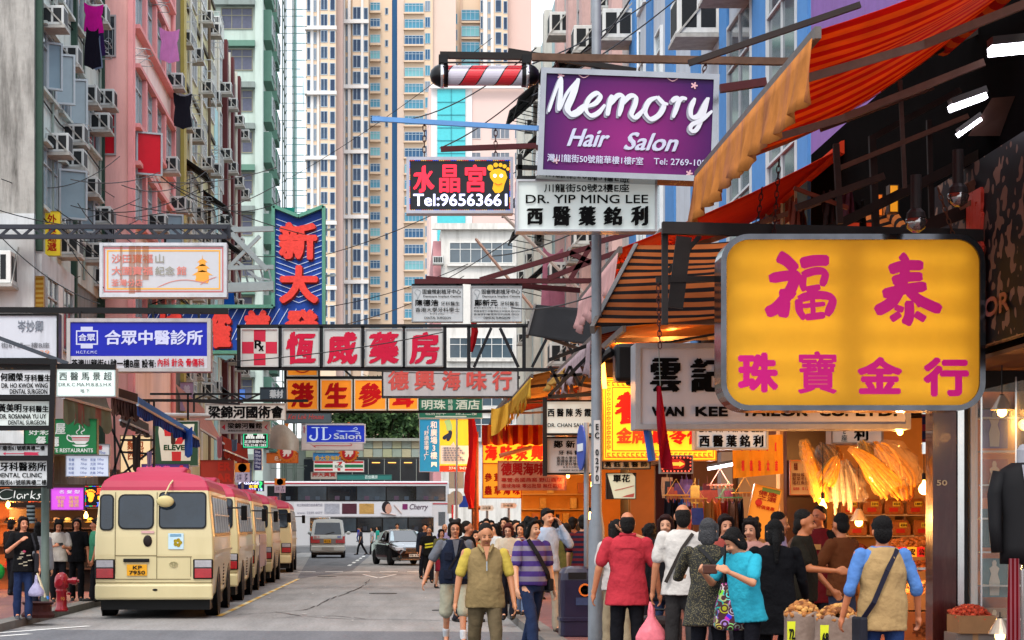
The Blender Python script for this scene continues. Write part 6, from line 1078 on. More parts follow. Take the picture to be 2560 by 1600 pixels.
# ceiling clutter under the dark canopy
for a,c,w,lab in (((2020,600),(2560,330),.1,'dark rusty girder running up to the right under the canopy'),((2330,130),(2560,20),.09,'upper dark girder under the big awning'),((2180,345),(2400,225),.06,'pale edged dark girder above the yellow sign'),((2230,600),(2560,470),.14,'brown ribbed shutter box beam'),((2322,300),(2330,590),.05,'thin vertical conduit behind the yellow sign'),((2180,340),(2190,585),.07,'vertical grey post in the dark above the yellow sign')):
    beam('canopy_beam',lab,[(P(*a,20.8),P(*c,20.8))],w,M('241712',.7,var=.5,scale=5))
for a,c,w,col,lab in (((2050,320),(2330,215),.08,'4a3228','brown purlin just under the big awning edge'),((2100,420),(2420,290),.05,'5a3c2e','thin brown purlin in the dark canopy'),((1990,520),(2210,440),.07,'3a2820','lower brown purlin behind the long chain'),((2250,200),(2262,470),.04,'4c3a32','hanging conduit near the middle lamp'),((2090,360),(2100,560),.06,'33241e','short hanging stanchion in the dark canopy'),((2420,470),(2560,400),.1,'5a3a2a','pale brown shutter rail at the right edge'),((2400,520),(2560,440),.05,'6a4632','second thin shutter rail at the right edge'),((1985,470),(2120,520),.04,'6a2c18','rusty red strut above the yellow sign')):
    beam('canopy_beam',lab,[(P(*a,20.5),P(*c,20.5))],w,M(col,.7,var=.5,scale=5))
sign('amber_glint_panel','small amber glowing panel added as an orange glint deep under the dark canopy',2222,462,2246,532,21.2,'c8801c','3a2418',2,.1,emit=.6); sign('amber_glint_panel','narrow orange glowing strip added as a glint left of the amber panel',2194,486,2206,540,21.2,'c8601c','3a2418',1,.1,emit=.6)  # glowing panels added for orange glints in the dark under the canopy
sign('red_glint_strip','red glowing strip added as a glint low under the dark canopy',2110,556,2190,570,21,'a83018','3a1410',1,.1,emit=.35)  # one more glowing strip added as a glint
for k,(px,py,c) in enumerate(((1985,500,'8a4a3a'),(2003,525,'5a2c22'),(2070,480,'3a2420'),(2120,470,'6a3844'),(2150,505,'2c2422'))): laundry(Face(P(px,py,21),0),0,0,.16,.35,c,'%s rag hanging in the dark canopy, %s from the left'%(['pale red','rust','dark','mauve','black'][k],ORD[k+1]),n=0,kind='cloth')
b=MB(); b.add([P(2420,340,20),P(2600,340,20),P(2600,235,19.5),P(2480,245,19.5),P(2420,340,20.5),P(2600,340,20.5),P(2600,235,20.4),P(2480,245,20.4)],[(0,1,2,3),(7,6,5,4),(0,3,7,4),(0,4,5,1),(3,2,6,7),(1,5,6,2)]); lone('plaster_box',b,M('4e3830',.85,var=.2),'pinkish plaster soffit box beside the lowest fluorescent lamp','soffit')
def zebra():
    m=bpy.data.materials.new('m_zebra'); m.use_nodes=True; n=m.node_tree.nodes;l=m.node_tree.links;b_=n['Principled BSDF']; b_.inputs['Specular IOR Level'].default_value=.05; tc=n.new('ShaderNodeTexCoord'); w=n.new('ShaderNodeTexWave'); w.inputs['Scale'].default_value=5; w.inputs['Distortion'].default_value=6; w.inputs['Detail'].default_value=1; l.new(tc.outputs['Object'],w.inputs[0]); cr=n.new('ShaderNodeValToRGB'); cr.color_ramp.interpolation='CONSTANT'; cr.color_ramp.elements[0].color=C('17161a')+(1,); cr.color_ramp.elements[1].position=.5; cr.color_ramp.elements[1].color=C('6e5448')+(1,); l.new(w.outputs[0],cr.inputs[0]); l.new(cr.outputs[0],b_.inputs['Base Color']); return m
ZF=thing('tailor_fascia','zebra patterned tailor fascia with red characters at the right edge','sign',(6.0,19,3.4)); b=MB(); b.bb(-.12,.0,-1,3,0,1.9); obj('zebra_panel',b,zebra(),ZF)
fz=FR(5.87)
for k,ch in enumerate('服裝'):
    b=MB(); text_into(b,ch,-.3,.3,-.35,.35,-.02,.12); o=obj('red_character',b,M('8a2a20',.4,emit=.15),ZF); o.location=fz.w(-(20.4-0*k),0,4.65-k*.8)-ZF.location; o.rotation_euler=(0,0,R(-90)); so=o.modifiers.new('t','SOLIDIFY'); so.thickness=.03
b=MB(); text_into(b,'TAILOR',-1.0,1.0,-.1,.1,-.02,.1); o=obj('lettering',b,M('7a3a34',.4),ZF); o.location=fz.w(-20.2,0,3.75)-ZF.location; o.rotation_euler=(0,0,R(-90))
# big yellow signboard
YS=20.0; s=YS/F; BG=thing('jewellery_signboard','huge yellow rounded signboard with magenta characters in a chrome frame','sign',P(2131,1027,YS))
def rrect(x0,x1,z0,z1,k,n=9):
    p=[]
    for cx,cz,a0 in ((x1-k,z1-k,0),(x0+k,z1-k,90),(x0+k,z0+k,180),(x1-k,z0+k,270)):
        for j in range(n+1): a=R(a0+90*j/n); p.append((cx+k*math.cos(a),cz+k*math.sin(a)))
    return p
hw=330*s; hh=441*s; rr0=rrect(-hw+.03,hw-.03,.03,hh-.03,.25)
b=MB(); n0=len(rr0); b.add([(x,.34,z) for x,z in rr0]+[(x,.0,z) for x,z in rr0],[tuple(range(n0))]+[(i,(i+1)%n0,n0+(i+1)%n0,n0+i) for i in range(n0)]); obj('housing',b,M('c9b48a',.8,var=.05),BG)
def acrylic():
    m=M('cfa636',.4,var=.14,scale=1.1,spec=.1,key='acrylic'); n=m.node_tree.nodes; l=m.node_tree.links; p=n['Principled BSDF']; t=n.new('ShaderNodeBsdfTranslucent'); l.new(p.inputs['Base Color'].links[0].from_socket,t.inputs[0]); ms=n.new('ShaderNodeMixShader'); ms.inputs[0].default_value=.5; l.new(p.outputs[0],ms.inputs[1]); l.new(t.outputs[0],ms.inputs[2]); l.new(ms.outputs[0],n['Material Output'].inputs[0]); return m
b=MB(); b.add([(x,.002,z) for x,z in rr0],[tuple(range(n0))]); obj('panel',b,acrylic(),BG)
for k in range(5):
    for sd in (-1,1): b=MB(); b.tube([(sd*hw*.08,.12,.24+k*.32),(sd*hw*.88,.12,.24+k*.32)],.02,8); obj('inner_tube',b,M('ffe8b8',.4,var=0,emit=3.6),BG)
b=MB(); o_=rrect(-hw,hw,0,hh,.28); i_=rrect(-hw+.055,hw-.055,.055,hh-.055,.23); n=len(o_)
b.add([(x,-.04,z) for x,z in o_]+[(x,-.04,z) for x,z in i_]+[(x,.38,z) for x,z in o_]+[(x,-.0,z) for x,z in i_],[(k,(k+1)%n,n+(k+1)%n,n+k) for k in range(n)]+[(k,2*n+k,2*n+(k+1)%n,(k+1)%n) for k in range(n)]+[(n+k,n+(k+1)%n,3*n+(k+1)%n,3*n+k) for k in range(n)]); obj('chrome_frame',b,M('55555a',.12,.95,var=.5,scale=3),BG)
lx=lambda x:(x-2131)*s; lz=lambda y:(1027-y)*s
MG=M('b4006a',.4,var=.06,emit=.22)
HC={'福':(1908,636,[([(1944,640),(1966,652),(1990,676)],32),([(1922,697),(1965,690),(1992,690),(1985,708)],24),([(1990,690),(1972,732),(1940,770),(1914,782)],26),([(1958,722),(1962,760),(1956,794)],26),([(1968,728),(1986,742)],22),
 ([(2000,660),(2035,652),(2072,652)],26),([(2008,688),(2006,712),(2012,728)],18),([(2004,688),(2040,678),(2062,684),(2054,716)],18),([(2014,724),(2050,718)],14),([(1996,748),(1998,778),(2012,798)],20),([(1994,748),(2040,738),(2080,748),(2066,790)],20),([(2030,742),(2032,786)],13),([(2004,766),(2062,760)],11),([(2012,794),(2062,788)],16)]),
 '泰':(2186,632,[([(2250,638),(2262,652),(2258,700),(2240,730)],24),([(2222,676),(2260,664),(2308,664)],24),([(2230,704),(2264,694),(2306,692)],22),([(2206,736),(2258,724),(2316,716)],24),([(2250,722),(2228,756),(2188,780)],26),([(2268,726),(2300,752),(2352,776)],28),([(2272,752),(2272,790),(2262,812)],24),([(2236,768),(2258,776)],16),([(2226,800),(2250,784)],16),([(2290,764),(2306,754)],14),([(2286,784),(2312,800)],20)])}
for ch,(xx,yy,stk) in HC.items():
    b=MB()
    for i,(st,w) in enumerate(stk): brush_into(b,[(lx(x),lz(y)) for x,y in st],w*s*1.15,-.008-.0012*i,nib=(2.2,.72),taper=.62,k=8)
    obj('character',b,MG,BG)
for ch,x0,y0,x1,y1 in (('珠',1844,881,1946,982),('寶',1994,878,2092,985),('金',2142,892,2256,986),('行',2307,893,2422,992)):
    b=MB(); text_into(b,ch,lx(x0),lx(x1),lz(y1),lz(y0),-.008,.045 if ch=='寶' else .1); obj('character',b,MG,BG)
b=MB(); b.bar(P(1655,570,20.2),P(2470,590,20.2),.1,.12); b.bar(P(1662,585,20.3),P(1662,812,20.3),.06); b.bar(P(1710,592,20.6),P(1688,770,20.6),.16,.03); b.bar(P(1640,700,20.6),P(1810,697,20.6),.06); b.bar(P(1670,680,20.7),P(1750,590,20.7),.05)
lone('sign_gantry',b,M('1d1716',.6,var=.4),'black angle iron gantry from which the yellow signboard hangs','bracket')
chain(P(1948,400,20.1),P(1935,588,20.1),'long chain at the left of the yellow signboard'); chain(P(1905,470,20.2),P(1890,590,20.2),'second chain left of the yellow signboard'); chain(P(2345,470,20.1),P(2385,592,20.1),'rusty chain at the right of the yellow signboard',M('5a3420',.7)); chain(P(1645,700,21.2),P(1650,870,21.2),'chain holding the white tailor signboard in front')
# white tailor board and neighbours
sign('tailor_signboard','long white tailor signboard partly hidden by the yellow one',1588,858,2276,1073,24,'b9b9be','a5a6a8',13,.45,[('雲',1626,893,1701,983,BK,{'b':.09,'nib':20}),('記',1727,893,1806,983,BK,{'b':.1,'nib':20})]+[(w_,x0,1016,x1,1042,BK,{'b':.17}) for w_,x0,x1 in (('WAN',1628,1710),('KEE',1737,1820),('TAILOR',1850,2020),('CO.',2046,2120),('LTD.',2137,2242))],stain=.12)
sign('tonic_sign','glowing yellow herbal tonic sign with red key pattern border',1506,944,1791,1152,27,'e0a01c','c9801c',3,.3,[('養',1536,978,1622,1062,'b81c14',{'b':.1,'nib':38,'e':.15}),('生',1640,978,1720,1062,'b81c14',{'b':.1,'nib':38,'e':.15}),('金牌',1540,1068,1618,1110,'b8401c',{'b':.09,'nib':38,'e':.15}),('龜苓膏',1628,1068,1760,1112,'b81c14',{'b':.09,'nib':38,'e':.15})],emit=.75,stain=0,
 shapes=[('key_border','b8341c',lambda q,lx,lz,s:(outl(q,lx,lz,1513,951,1784,1145,2),outl(q,lx,lz,1530,968,1767,1128,2),[ (rect(q,lx,lz,x,955,x+8,957),rect(q,lx,lz,x,957,x+2,965),rect(q,lx,lz,x+3,960,x+5,964),rect(q,lx,lz,x+3,964,x+10,965.5)) for x in range(1518,1776,12)],[ (rect(q,lx,lz,x,1132,x+8,1134),rect(q,lx,lz,x,1134,x+2,1142),rect(q,lx,lz,x+3,1137,x+5,1141),rect(q,lx,lz,x+3,1141,x+10,1142.5)) for x in range(1518,1776,12)],[(rect(q,lx,lz,1517,y,1527,y+2),rect(q,lx,lz,1517,y+2,1519,y+9),rect(q,lx,lz,1521,y+4,1527,y+6),rect(q,lx,lz,1521,y+6,1523,y+11)) for y in range(970,1124,12)]),.1)])
sign('doctor_sign','small white doctor sign below the tailor board, beside an arrow sign',1736,1058,1920,1124,25.6,'b4bcc0','a0a2a2',5,.2,[('DR. YIP MING LEE',1748,1064,1908,1081,BK,{'b':.05}),('西醫葉銘利',1748,1087,1908,1118,BK,{'b':.08,'nib':32,'sp':1})],emit=.2)
sign('doctor_sign','white signboard with one large character above the hanging bags',2076,1050,2208,1111,25.2,'c0b8ae','9a9896',5,.25,[('E\n座',2103,1072,2118,1104,BK,TH),('利',2134,1066,2170,1103,BK,NB)],emit=.15)
sign('arrow_sign','small red light sign with yellow arrow below the tailor board',1650,1138,1732,1184,24.6,'4a1214','8a8a88',3,.12,shapes=[('arrow_ground','a02018',lambda q,lx,lz,s:(disc(q,lx,lz,1697,1160,16,-.004,24,12),rect(q,lx,lz,1664,1148,1697,1172,-.0045)),.5),('yellow_arrow','d8a83c',lambda q,lx,lz,s:(rect(q,lx,lz,1676,1156,1698,1164,-.009),poly(q,lx,lz,[(1698,1167),(1712,1160),(1698,1153)],-.009)),.6),('red_bulb','e8543c',ledb(1656,1144,1726,1178,1,0,9,2.2),1.0)])
b=MB(); b.add([P(1688-12,1015,23.8),P(1650,960,23.7)],[]); 
RB_=gridcloth(lambda u,v:P(1646+4*math.sin(v*3)+26*v*v*.8+(4+14*v-10*max(0,v-.8))*(u-.5)*2,965+205*v+6*u*v,23.5)+Vector((0,.03*math.sin(u*5+v*6),0)),6,16)
o=lone('red_ribbon',RB_,cloth('a01428'),'long red cloth ribbon knotted on a string before the white tailor board','ribbon'); so=o.modifiers.new('t','SOLIDIFY'); so.thickness=.01
b=MB(); b.tube([P(1647,870,23.5),P(1651,968,23.5)],.006,5); lone('ribbon_string',b,M('7a8a88',.6),'thin string from which the red ribbon hangs','string')
b=MB(); b.tube([P(1618,1072,24.3),P(1630,1152,24.3)],.05,10); lone('blue_tube',b,M('2a56a8',.5),'short blue pipe hanging in front of the yellow tonic sign','pipe')
sign('doctor_sign','grey sign strip with black characters under the tonic sign',1506,1153,1626,1173,28,'97928c',BK,2,.2,[('黃鈺皇醫師',1512,1154,1618,1168,BK,{'b':.06,'sp':1})])
sign('grey_shop_sign','white and green tilted poster with ink characters on a dark board',1516,1182,1590,1248,29.5,'1a1614','1a1614',1,.1,[('單花',1532,1186,1575,1206,BK,{'b':.08,'nib':32})],shapes=[('poster','b9bfa8',lambda q,lx,lz,s:poly(q,lx,lz,[(1535,1246),(1588,1246),(1588,1192),(1580,1183),(1518,1184)],-.003),.15),('red_print','a85048',lambda q,lx,lz,s:(poly(q,lx,lz,[(1554,1243),(1584,1243),(1586,1233),(1566,1238)]),pen(q,lx,lz,s,[(1536,1226),(1556,1222),(1586,1214)],2)),0)],cat='poster')
# dental pair behind the lamp post and round sign
sign('doctor_sign','lit white doctor sign behind the lamp post, upper of two',1362,1000,1500,1087,34,'a9b2ae',BK,4,.3,[('西醫陳秀霞',1369,1021,1478,1042,BK,{'b':.06,'nib':32,'sp':1}),('DR. CHAN SAU HA',1369,1058,1480,1068,BK,{'b':.05})],emit=.22,stain=0)
sign('dental_sign','grey dental sign behind the lamp post, lower of two',1364,1092,1500,1186,34.2,'9a9a9c',BK,4,.3,[('鄭新元',1384,1101,1468,1120,BK,{'b':.07,'nib':32,'sp':1}),('牙科醫生',1396,1126,1470,1137,BK,{'b':.05,'sp':1}),('香港大學牙科學士\n英國皇家外科醫學\n牙科全科學院文憑',1391,1141,1472,1164,BK,TH),('B D S (HKU)',1408,1166,1450,1171,BK,{'b':.06}),('MFGDP RCS (ENG)',1397,1174,1470,1179,BK,{'b':.06})])
b=MB()
for k in range(4): b.bar(P(1375+k*25,965 if k%2 else 915,33.8),P(1400+k*25,915 if k%2 else 965,33.8),.05)
b.bar(P(1372,990,33.8),P(1480,880,33.8),.06); b.bar(P(1372,900,33.8),P(1480,860,33.8),.06); b.bar(P(1370,992,33.8),P(1500,985,33.8),.06); b.bar(P(1375,940,33.8),P(1490,935,33.8),.05); b.bar(P(1362,995,34),P(1362,1190,34),.07)
lone('sign_bracket',b,BLACKM(),'black steel bracket over the lit doctor sign behind the lamp post','bracket')
# seafood shop cloth signs
sign('cloth_sign','pale salmon cloth sign with red rows of the seafood shop',1244,1152,1416,1226,57,'b8745a','a8604a',1,.03,[('德興海味',1252,1156,1362,1189,'a01c18',{'b':.07,'nib':38}),('專營:各國燕窩 野山蟲草',1253,1194,1405,1205,'a01c18',{'b':.05}),('環球海味 零沽批發 無任歡迎',1253,1209,1405,1220,'a01c18',{'b':.05})],emit=.05)
sign('seafood_sign','bright yellow panel with red characters behind the salmon cloth sign',1206,1158,1304,1246,58,'d0861c','b03018',2,.1,[('參茸燕窩',1211,1182,1300,1205,'a81c14',{'b':.08,'nib':38,'sp':1}),('蟲草海味',1211,1214,1300,1238,'a81c14',{'b':.08,'nib':38,'sp':1})],emit=.45)
sign('seafood_sign','orange panel with red characters right under the striped flap',1206,1100,1362,1160,61,'d0861c','8a3018',2,.1,[('海味泉興',1212,1112,1358,1152,'a81c14',{'b':.09,'nib':38,'sp':1})],emit=.4)
cl=gridcloth(lambda u,v:P(1833+125*u+3*v-2,1092-6*u+(104-6*u)*v,27.6)+Vector((0,.03*math.sin(u*12+v),0)),16,8); o=lone('yellow_banner',cl,cloth('d08a24'),'yellow orange cloth banner with red characters beside the maroon pier','banner'); so=o.modifiers.new('t','SOLIDIFY'); so.thickness=.01
b=MB(); L=o.location
for k,ch in enumerate('福貴進大吉'): b=MB(); x=1853+k*21; a=P(x,1178,27.5)-L; c_=P(x+8,1150,27.5)-L; text_into(b,ch,a.x,c_.x,a.z,c_.z,a.y,.1); a=P(x,1128,27.5)-L; c_=P(x+4,1106,27.5)-L; text_into(b,'丨',a.x,c_.x,a.z,c_.z,a.y,.1); obj('lettering',b,M('a81c14',.7,var=0),o)
def stand(n): pass
# traffic light behind the tailor board
TL=thing('traffic_light','black hooded traffic light seen from the side next to the lamp post','traffic light',P(1555,960,25.2)); s=25.2/F; q=lambda x,y:((x-1555)*s,0,(960-y)*s)
b=MB(); b.loft([[(q(1535,870)[0]+a,y,.0+z) for a,y in((0,-.18),(.3,-.18),(.3,.18),(0,.18))] for z in (.02,.5)]); obj('housing',b,M('0e0e10',.4),TL,bevel=.05); b=MB()
for cx,cy in ((1512,905),(1490,905)): 
    b.tube([q(cx+30,cy-22),q(cx+14,cy-26),q(cx-2,cy-14),q(cx-12,cy+6)],[.02,.07,.06,.02],8)
b.tube([q(1570,905),q(1590,930),q(1585,965)],[.16,.17,.1],12); obj('hood',b,M('0e0e10',.4),TL); b=MB(); b.bar((.1,.1,.3),(3.1,.6,.4),.05); b.bar((.1,.1,.45),(3.1,.6,1.0),.03); obj('bracket',b,BLACKM(),TL)
# goods stall: hangers, packets, leaning banner
rg=random.Random(11)
for k in range(26):
    px=1655+rg.uniform(0,200); py=1190+rg.uniform(0,95); Y=rg.uniform(30.8,33.5); w=rg.uniform(.05,.13); h=rg.uniform(.14,.4); c=rg.choice(['6a2430','2a3a7a','a87a2c','8a3c2a','4a5a6a','b08a6a','5c3a6a','3a5a44','17171c','a8442c'])
    p=P(px,py,Y); b=MB(); b.loft([[(x*w*f,y*.02,z) for x,y in((-1,-1),(1,-1),(1,1),(-1,1))] for z,f in((0,.9),(-h*.5,1),(-h,.8))]); b.tube([(0,0,0),(0,0,.12)],.006,4)
    o=obj('hanging_goods',b,M(c,.5,var=.4,scale=14)); o.location=p; setp(o,'small %s packet hanging in the goods shop front, bunch %d from the left'%({'6a2430':'maroon','2a3a7a':'blue','a87a2c':'ochre','8a3c2a':'rust','4a5a6a':'slate','b08a6a':'tan','5c3a6a':'purple','3a5a44':'green','17171c':'black','a8442c':'red'}[c],k+1),'packet','packets hanging in the goods shop')
for px,py,c,lab in ((1690,1238,'c08a3c','wooden clothes airer with black socks, left one'),(1735,1246,'b07a34','wooden clothes airer, right one'),(1800,1212,'c06a54','pink clothes airer high in the goods shop'),(1822,1244,'4a7a4c','green clothes airer in the goods shop'),(1862,1232,'b8762c','orange clothes airer beside the leaning banner')):
    r=thing('clothes_airer',lab,'airer',P(px,py,30.6)); b=MB()
    for a in range(3): b.bar((-.18,-.12+.12*a,0),(.18,-.12+.12*a,0),.018)
    b.bar((-.18,-.12,0),(-.18,.12,0),.018); b.bar((.18,-.12,0),(.18,.12,0),.018); b.tube([(-.15,0,0),(0,0,.25),(.15,0,0)],.006,5); obj('frame',b,M(c,.5),r); b=MB()
    for a in range(6): b.bb(-.16+a*.06,-.12+a*.06,-.1,-.09,-.06,0)
    obj('peg',b,M('8a5a3c',.5),r)
for k,(px,c) in enumerate(((1672,'15161e'),(1684,'10121a'),(1696,'1d3f7a'),(1772,'8a5a2c'),(1790,'b8622c'),(1806,'6e2018'),(1832,'5a3c2c'),(1846,'17151a'))):
    o=laundry(Face(P(px,1252,30.4),0),0,0,.28,.75,c,'%s garment hanging in the goods shop, %s from the left'%(['black','dark','blue','brown','orange','red','brown grey','black narrow'][k],ORD[k+1]),n=.0,kind='cloth')
sign('leaning_banner','yellow pull up banner leaning behind the grey haired woman',1858,1214,1930,1345,29.6,'c9852c','a8742c',1,.03,[('健康\n之選',1872,1226,1920,1250,'8a2a1c',{'b':.08}),('特價優惠',1874,1262,1920,1272,'a81c14',{'b':.05})],shapes=[('red_burst','a8201c',lambda q,lx,lz,s:disc(q,lx,lz,1878,1258,9,-.009,14),.1),('green_band','5a7a3c',lambda q,lx,lz,s:rect(q,lx,lz,1880,1218,1926,1228,-.003),0)],roll=12,emit=.12,cat='banner')
sign('paper_notice','printed paper notice on the maroon pier of the nut shop',1974,1150,2034,1238,29.6,'b08a5a','8a4a28',2,.02,[('特惠',1984,1157,1994,1176,'5a2018',{'b':.05}),('臘味蠔豉\n髮菜冬菇\n瑤柱魚翅',1980,1182,2022,1212,'5a2018',TH),('$88  $128',1982,1218,2026,1226,'a02018',TH)],cat='notice')
wl(PW,'grey_panel',5.7,5.9,35.5,35.9,.12,2.9,M('8a8c94',.6)); wl(PW,'black_case',5.3,5.7,33.5,34.3,.12,1.9,M('141414',.4))
# nut shop shelves, packets, trays
NS=thing('nut_shelf','shelf unit with boards along the far wall of the nut shop','shelf',(7.1,29.7,.12)); 
for z in (1.73,1.42): b=MB(); b.bb(-.55,1.2,-.3,.25,z-.12,z-.09); obj('board',b,M('b9a080',.5),NS)
for k in range(3): b=MB(); b.bb(-.56+.87*k,-.53+.87*k,-.28,.25,0,1.8); obj('upright',b,M('6a4a34',.5),NS)
for k in range(8):
    row=k//4; i=k%4; x=6.62+i*.32+.1*row; z=1.75-.31*row; r=thing('nut_packet','nut packet with red and yellow label, %s shelf, %s from the left'%(('upper','lower')[row],ORD[i+1]),'packet',(x,29.45,z),0,'nut packets on the shelves'); b=MB(); b.loft([[(x*w_,y*d_,z) for x,y in((-1,-1),(1,-1),(1,1),(-1,1))] for z,w_,d_ in((0,.13,.08),(.06,.145,.09),(.14,.14,.085),(.2,.12,.05),(.235,.11,.01))]); obj('bag',b,M('a8622c',.3,var=.7,scale=45,bump=.8,bscale=60),r,bevel=.012); b=MB(); b.bb(-.08,.05,-.1,-.09,.04,.1); obj('red_label',b,M('b8281c',.5,var=0),r); b=MB(); b.bb(-.03,.08,-.108,-.1,.12,.19); o=obj('price_card',b,M('d8b83c',.5,var=0),r); b=MB(); text_into(b,['28H','32H','45H','18H'][i],-.02,.07,.135,.175,-.112,.08); obj('lettering',b,BLACKM(),o)
def heap(name,label,cx,cy,z,w,d,h,col,tilt=0,ns=260,sz=.022,box=True):
    r=thing(name,label,'tray',(cx,cy,z)); 
    if box:
        b=MB(); t=.02
        b.bb(-w/2,w/2,-d/2,-d/2+t,-.16,.03); b.bb(-w/2,w/2,d/2-t,d/2,-.16,.03); b.bb(-w/2,-w/2+t,-d/2+t,d/2-t,-.16,.03); b.bb(w/2-t,w/2,-d/2+t,d/2-t,-.16,.03); b.bb(-w/2+t,w/2-t,-d/2+t,d/2-t,-.16,-.14); obj('box',b,M('8a6a48',.7,var=.2),r)
    rg=random.Random(int(cx*100+cy*7)); b=MB()
    def hz(x,y): return h*max(0,1-(2*x/w)**2*.9)*max(.1,1-(2*y/d)**2*.8)+tilt*(y/d)
    for k in range(ns):
        x=rg.uniform(-w/2,w/2)*.95; y=rg.uniform(-d/2,d/2)*.95; m=Matrix.Rotation(rg.uniform(0,6),3,'Z')@Matrix.Rotation(rg.uniform(-1,1),3,'X'); b.k=rg.choice((0,0,1,2)); b.ell((x,y,hz(x,y)+rg.uniform(-.3,.5)*sz),(sz*1.3,sz,sz*.8),6,4,m)
    b.k=0; G=10; vs=[(w*(i/G-.5)*.97,d*(j/G-.5)*.97,hz(w*(i/G-.5),d*(j/G-.5))-sz*.6) for j in range(G+1) for i in range(G+1)]; b.add(vs,[(j*(G+1)+i,j*(G+1)+i+1,(j+1)*(G+1)+i+1,(j+1)*(G+1)+i) for j in range(G) for i in range(G)])
    c=C(col); o=obj('nuts',b,[M(col,.6,var=.3,scale=20),M(tuple(x*.65 for x in c),.6,var=.3,scale=20),M(tuple(min(1,x*1.35) for x in c),.6,var=.3,scale=20)],r); o['kind']='stuff'; return r
heap('nut_tray','big sloping tray heaped with brown walnuts under the shelves',7.35,28.2,1.2,1.2,.9,.18,'9a5c2a',.25,520,.028); heap('nut_tray','sloping tray of small brown nuts in front of the walnuts',7.1,26.9,.95,1.2,.8,.12,'8a4a20',.2,520,.022); heap('nut_tray','small tray of dark dried berries beside the shaded bulb',6.55,28.6,1.15,.4,.6,.15,'6a2c14',.15,200,.025); heap('nut_tray','pale nuts tray beside the maroon column',6.5,24.6,.72,.75,.7,.14,'b8864a',.15,320,.028)
heap('shrimp_tray','pink dried shrimp tray in front of the maroon column',6.12,21.4,.6,.4,.5,.12,'b8452c',.1,220,.02)
for k,(px,c) in enumerate(((2255,'b8242c'),(2280,'d0a83c'),(2303,'b8242c'),(2322,'c8b84c'))):
    s=26.4/F; r=thing('price_card','%s price card on the nut tray edge, %s from the left'%(('red','yellow','red','small yellow')[k],ORD[k+1]),'price card',P(px,1392,26.4),0,'price cards on the nut tray'); b=MB(); b.bb(-.06,.06,-.01,.01,0,.13); obj('card',b,M(c,.5,var=.05,emit=.05),r); b=MB(); text_into(b,'元安公平'[k],-.04,.04,.02,.11,-.015,.1,nib=30); obj('lettering',b,BLACKM(),r)
def crate(label,x,y,z,w,d,h,col='7a4e30'):
    r=thing('carton',label,'carton',(x,y,z)); b=MB(); b.bb(-w/2,w/2,-d/2,d/2,0,h); obj('box',b,M(col,.8,var=.15),r,bevel=.01); b=MB(); b.bb(-.03,.03,-d/2-.003,-d/2+.01,0,h+.004); obj('tape',b,M('8a6a48',.4),r); b=MB(); text_into(b,'乾貨',-w*.3,w*.25,h*.3,h*.7,-d/2-.006,.03); obj('lettering',b,M('4a2a1a',.8,var=0),r); return r
crate('brown cardboard carton under the pale nuts tray',6.45,24.6,.12,.8,.7,.42); crate('second cardboard carton stacked under the pale nuts',6.75,25.5,.12,.7,.7,.4,'6a4028'); crate('grey carton below the shrimp tray',6.1,21.45,.12,.4,.5,.32,'6a6460'); crate('tall dark carton under the walnut tray',7.3,27.8,.12,1.0,.8,.85,'4a2c1c'); crate('dark carton beneath small nuts tray',7.1,26.9,.12,1.0,.6,.65,'4a2a1c')
wl(PW,'scale_pan',6.2,6.45,24.1,24.35,1.05,1.08,CHROME())
# sacks
def sack(label,px,Y,rr,h,seed,tag):
    r=thing('sack',label,'sack',(PX(px,Y),Y,.12)); rg=random.Random(seed); rings=[]
    for z,f in ((0,.92),(.05,1.02),(h*.4,1.08),(h*.75,1.0),(h*.93,.97),(h,1.0),(h+.02,.96),(h-.03,.9),(h-.06,.5)): rings.append([(rr*f*(1+.05*math.sin(3*t+seed)+.025*math.sin(11*t+z*9))*math.cos(t),rr*f*.9*(1+.05*math.sin(4*t+seed))*math.sin(t),z+.015*math.sin(5*t)) for t in [2*math.pi*k/28 for k in range(28)]])
    b=MB(); b.loft(rings); obj('bag',b,M('7d6a5e',.55,var=.3,scale=7,bump=.8,bscale=9,stain=.2),r,smooth=True); b=MB()
    for k in range(170): a=rg.uniform(0,6.28); q=rr*.9*math.sqrt(rg.random()); m=Matrix.Rotation(rg.uniform(0,6),3,'Z')@Matrix.Rotation(rg.uniform(-1,1),3,'X'); b.k=rg.choice((0,0,1,2)); b.ell((q*math.cos(a),q*.85*math.sin(a),h-.04+.13*(1-(q/rr)**2)+rg.uniform(0,.02)),(.035,.025,.022),7,5,m)
    b.k=0; o=obj('nuts',b,[M('9a6230',.6,var=.3,scale=20),M('6e3e1c',.6,var=.3,scale=20),M('b88648',.6,var=.3,scale=20)],r); o['kind']='stuff'
    b=MB(); b.bb(-rr*.95,-rr*.95+.075,-rr*.72,-rr*.7,h-.24,h-.05); o=obj('price_tag',b,M('c9cf2c',.5,var=.05),r); b=MB(); text_into(b,tag,-rr*.95+.012,-rr*.95+.065,h-.2,h-.11,-rr*.72-.008,.07); obj('lettering',b,BLACKM(),o)
sack('left open sack heaped with nuts and a yellow price tag',2006,16.6,.155,.72,1,'72.'); sack('right open sack of dried mushrooms behind the beige vest woman',2094,16.2,.175,.71,5,'68')
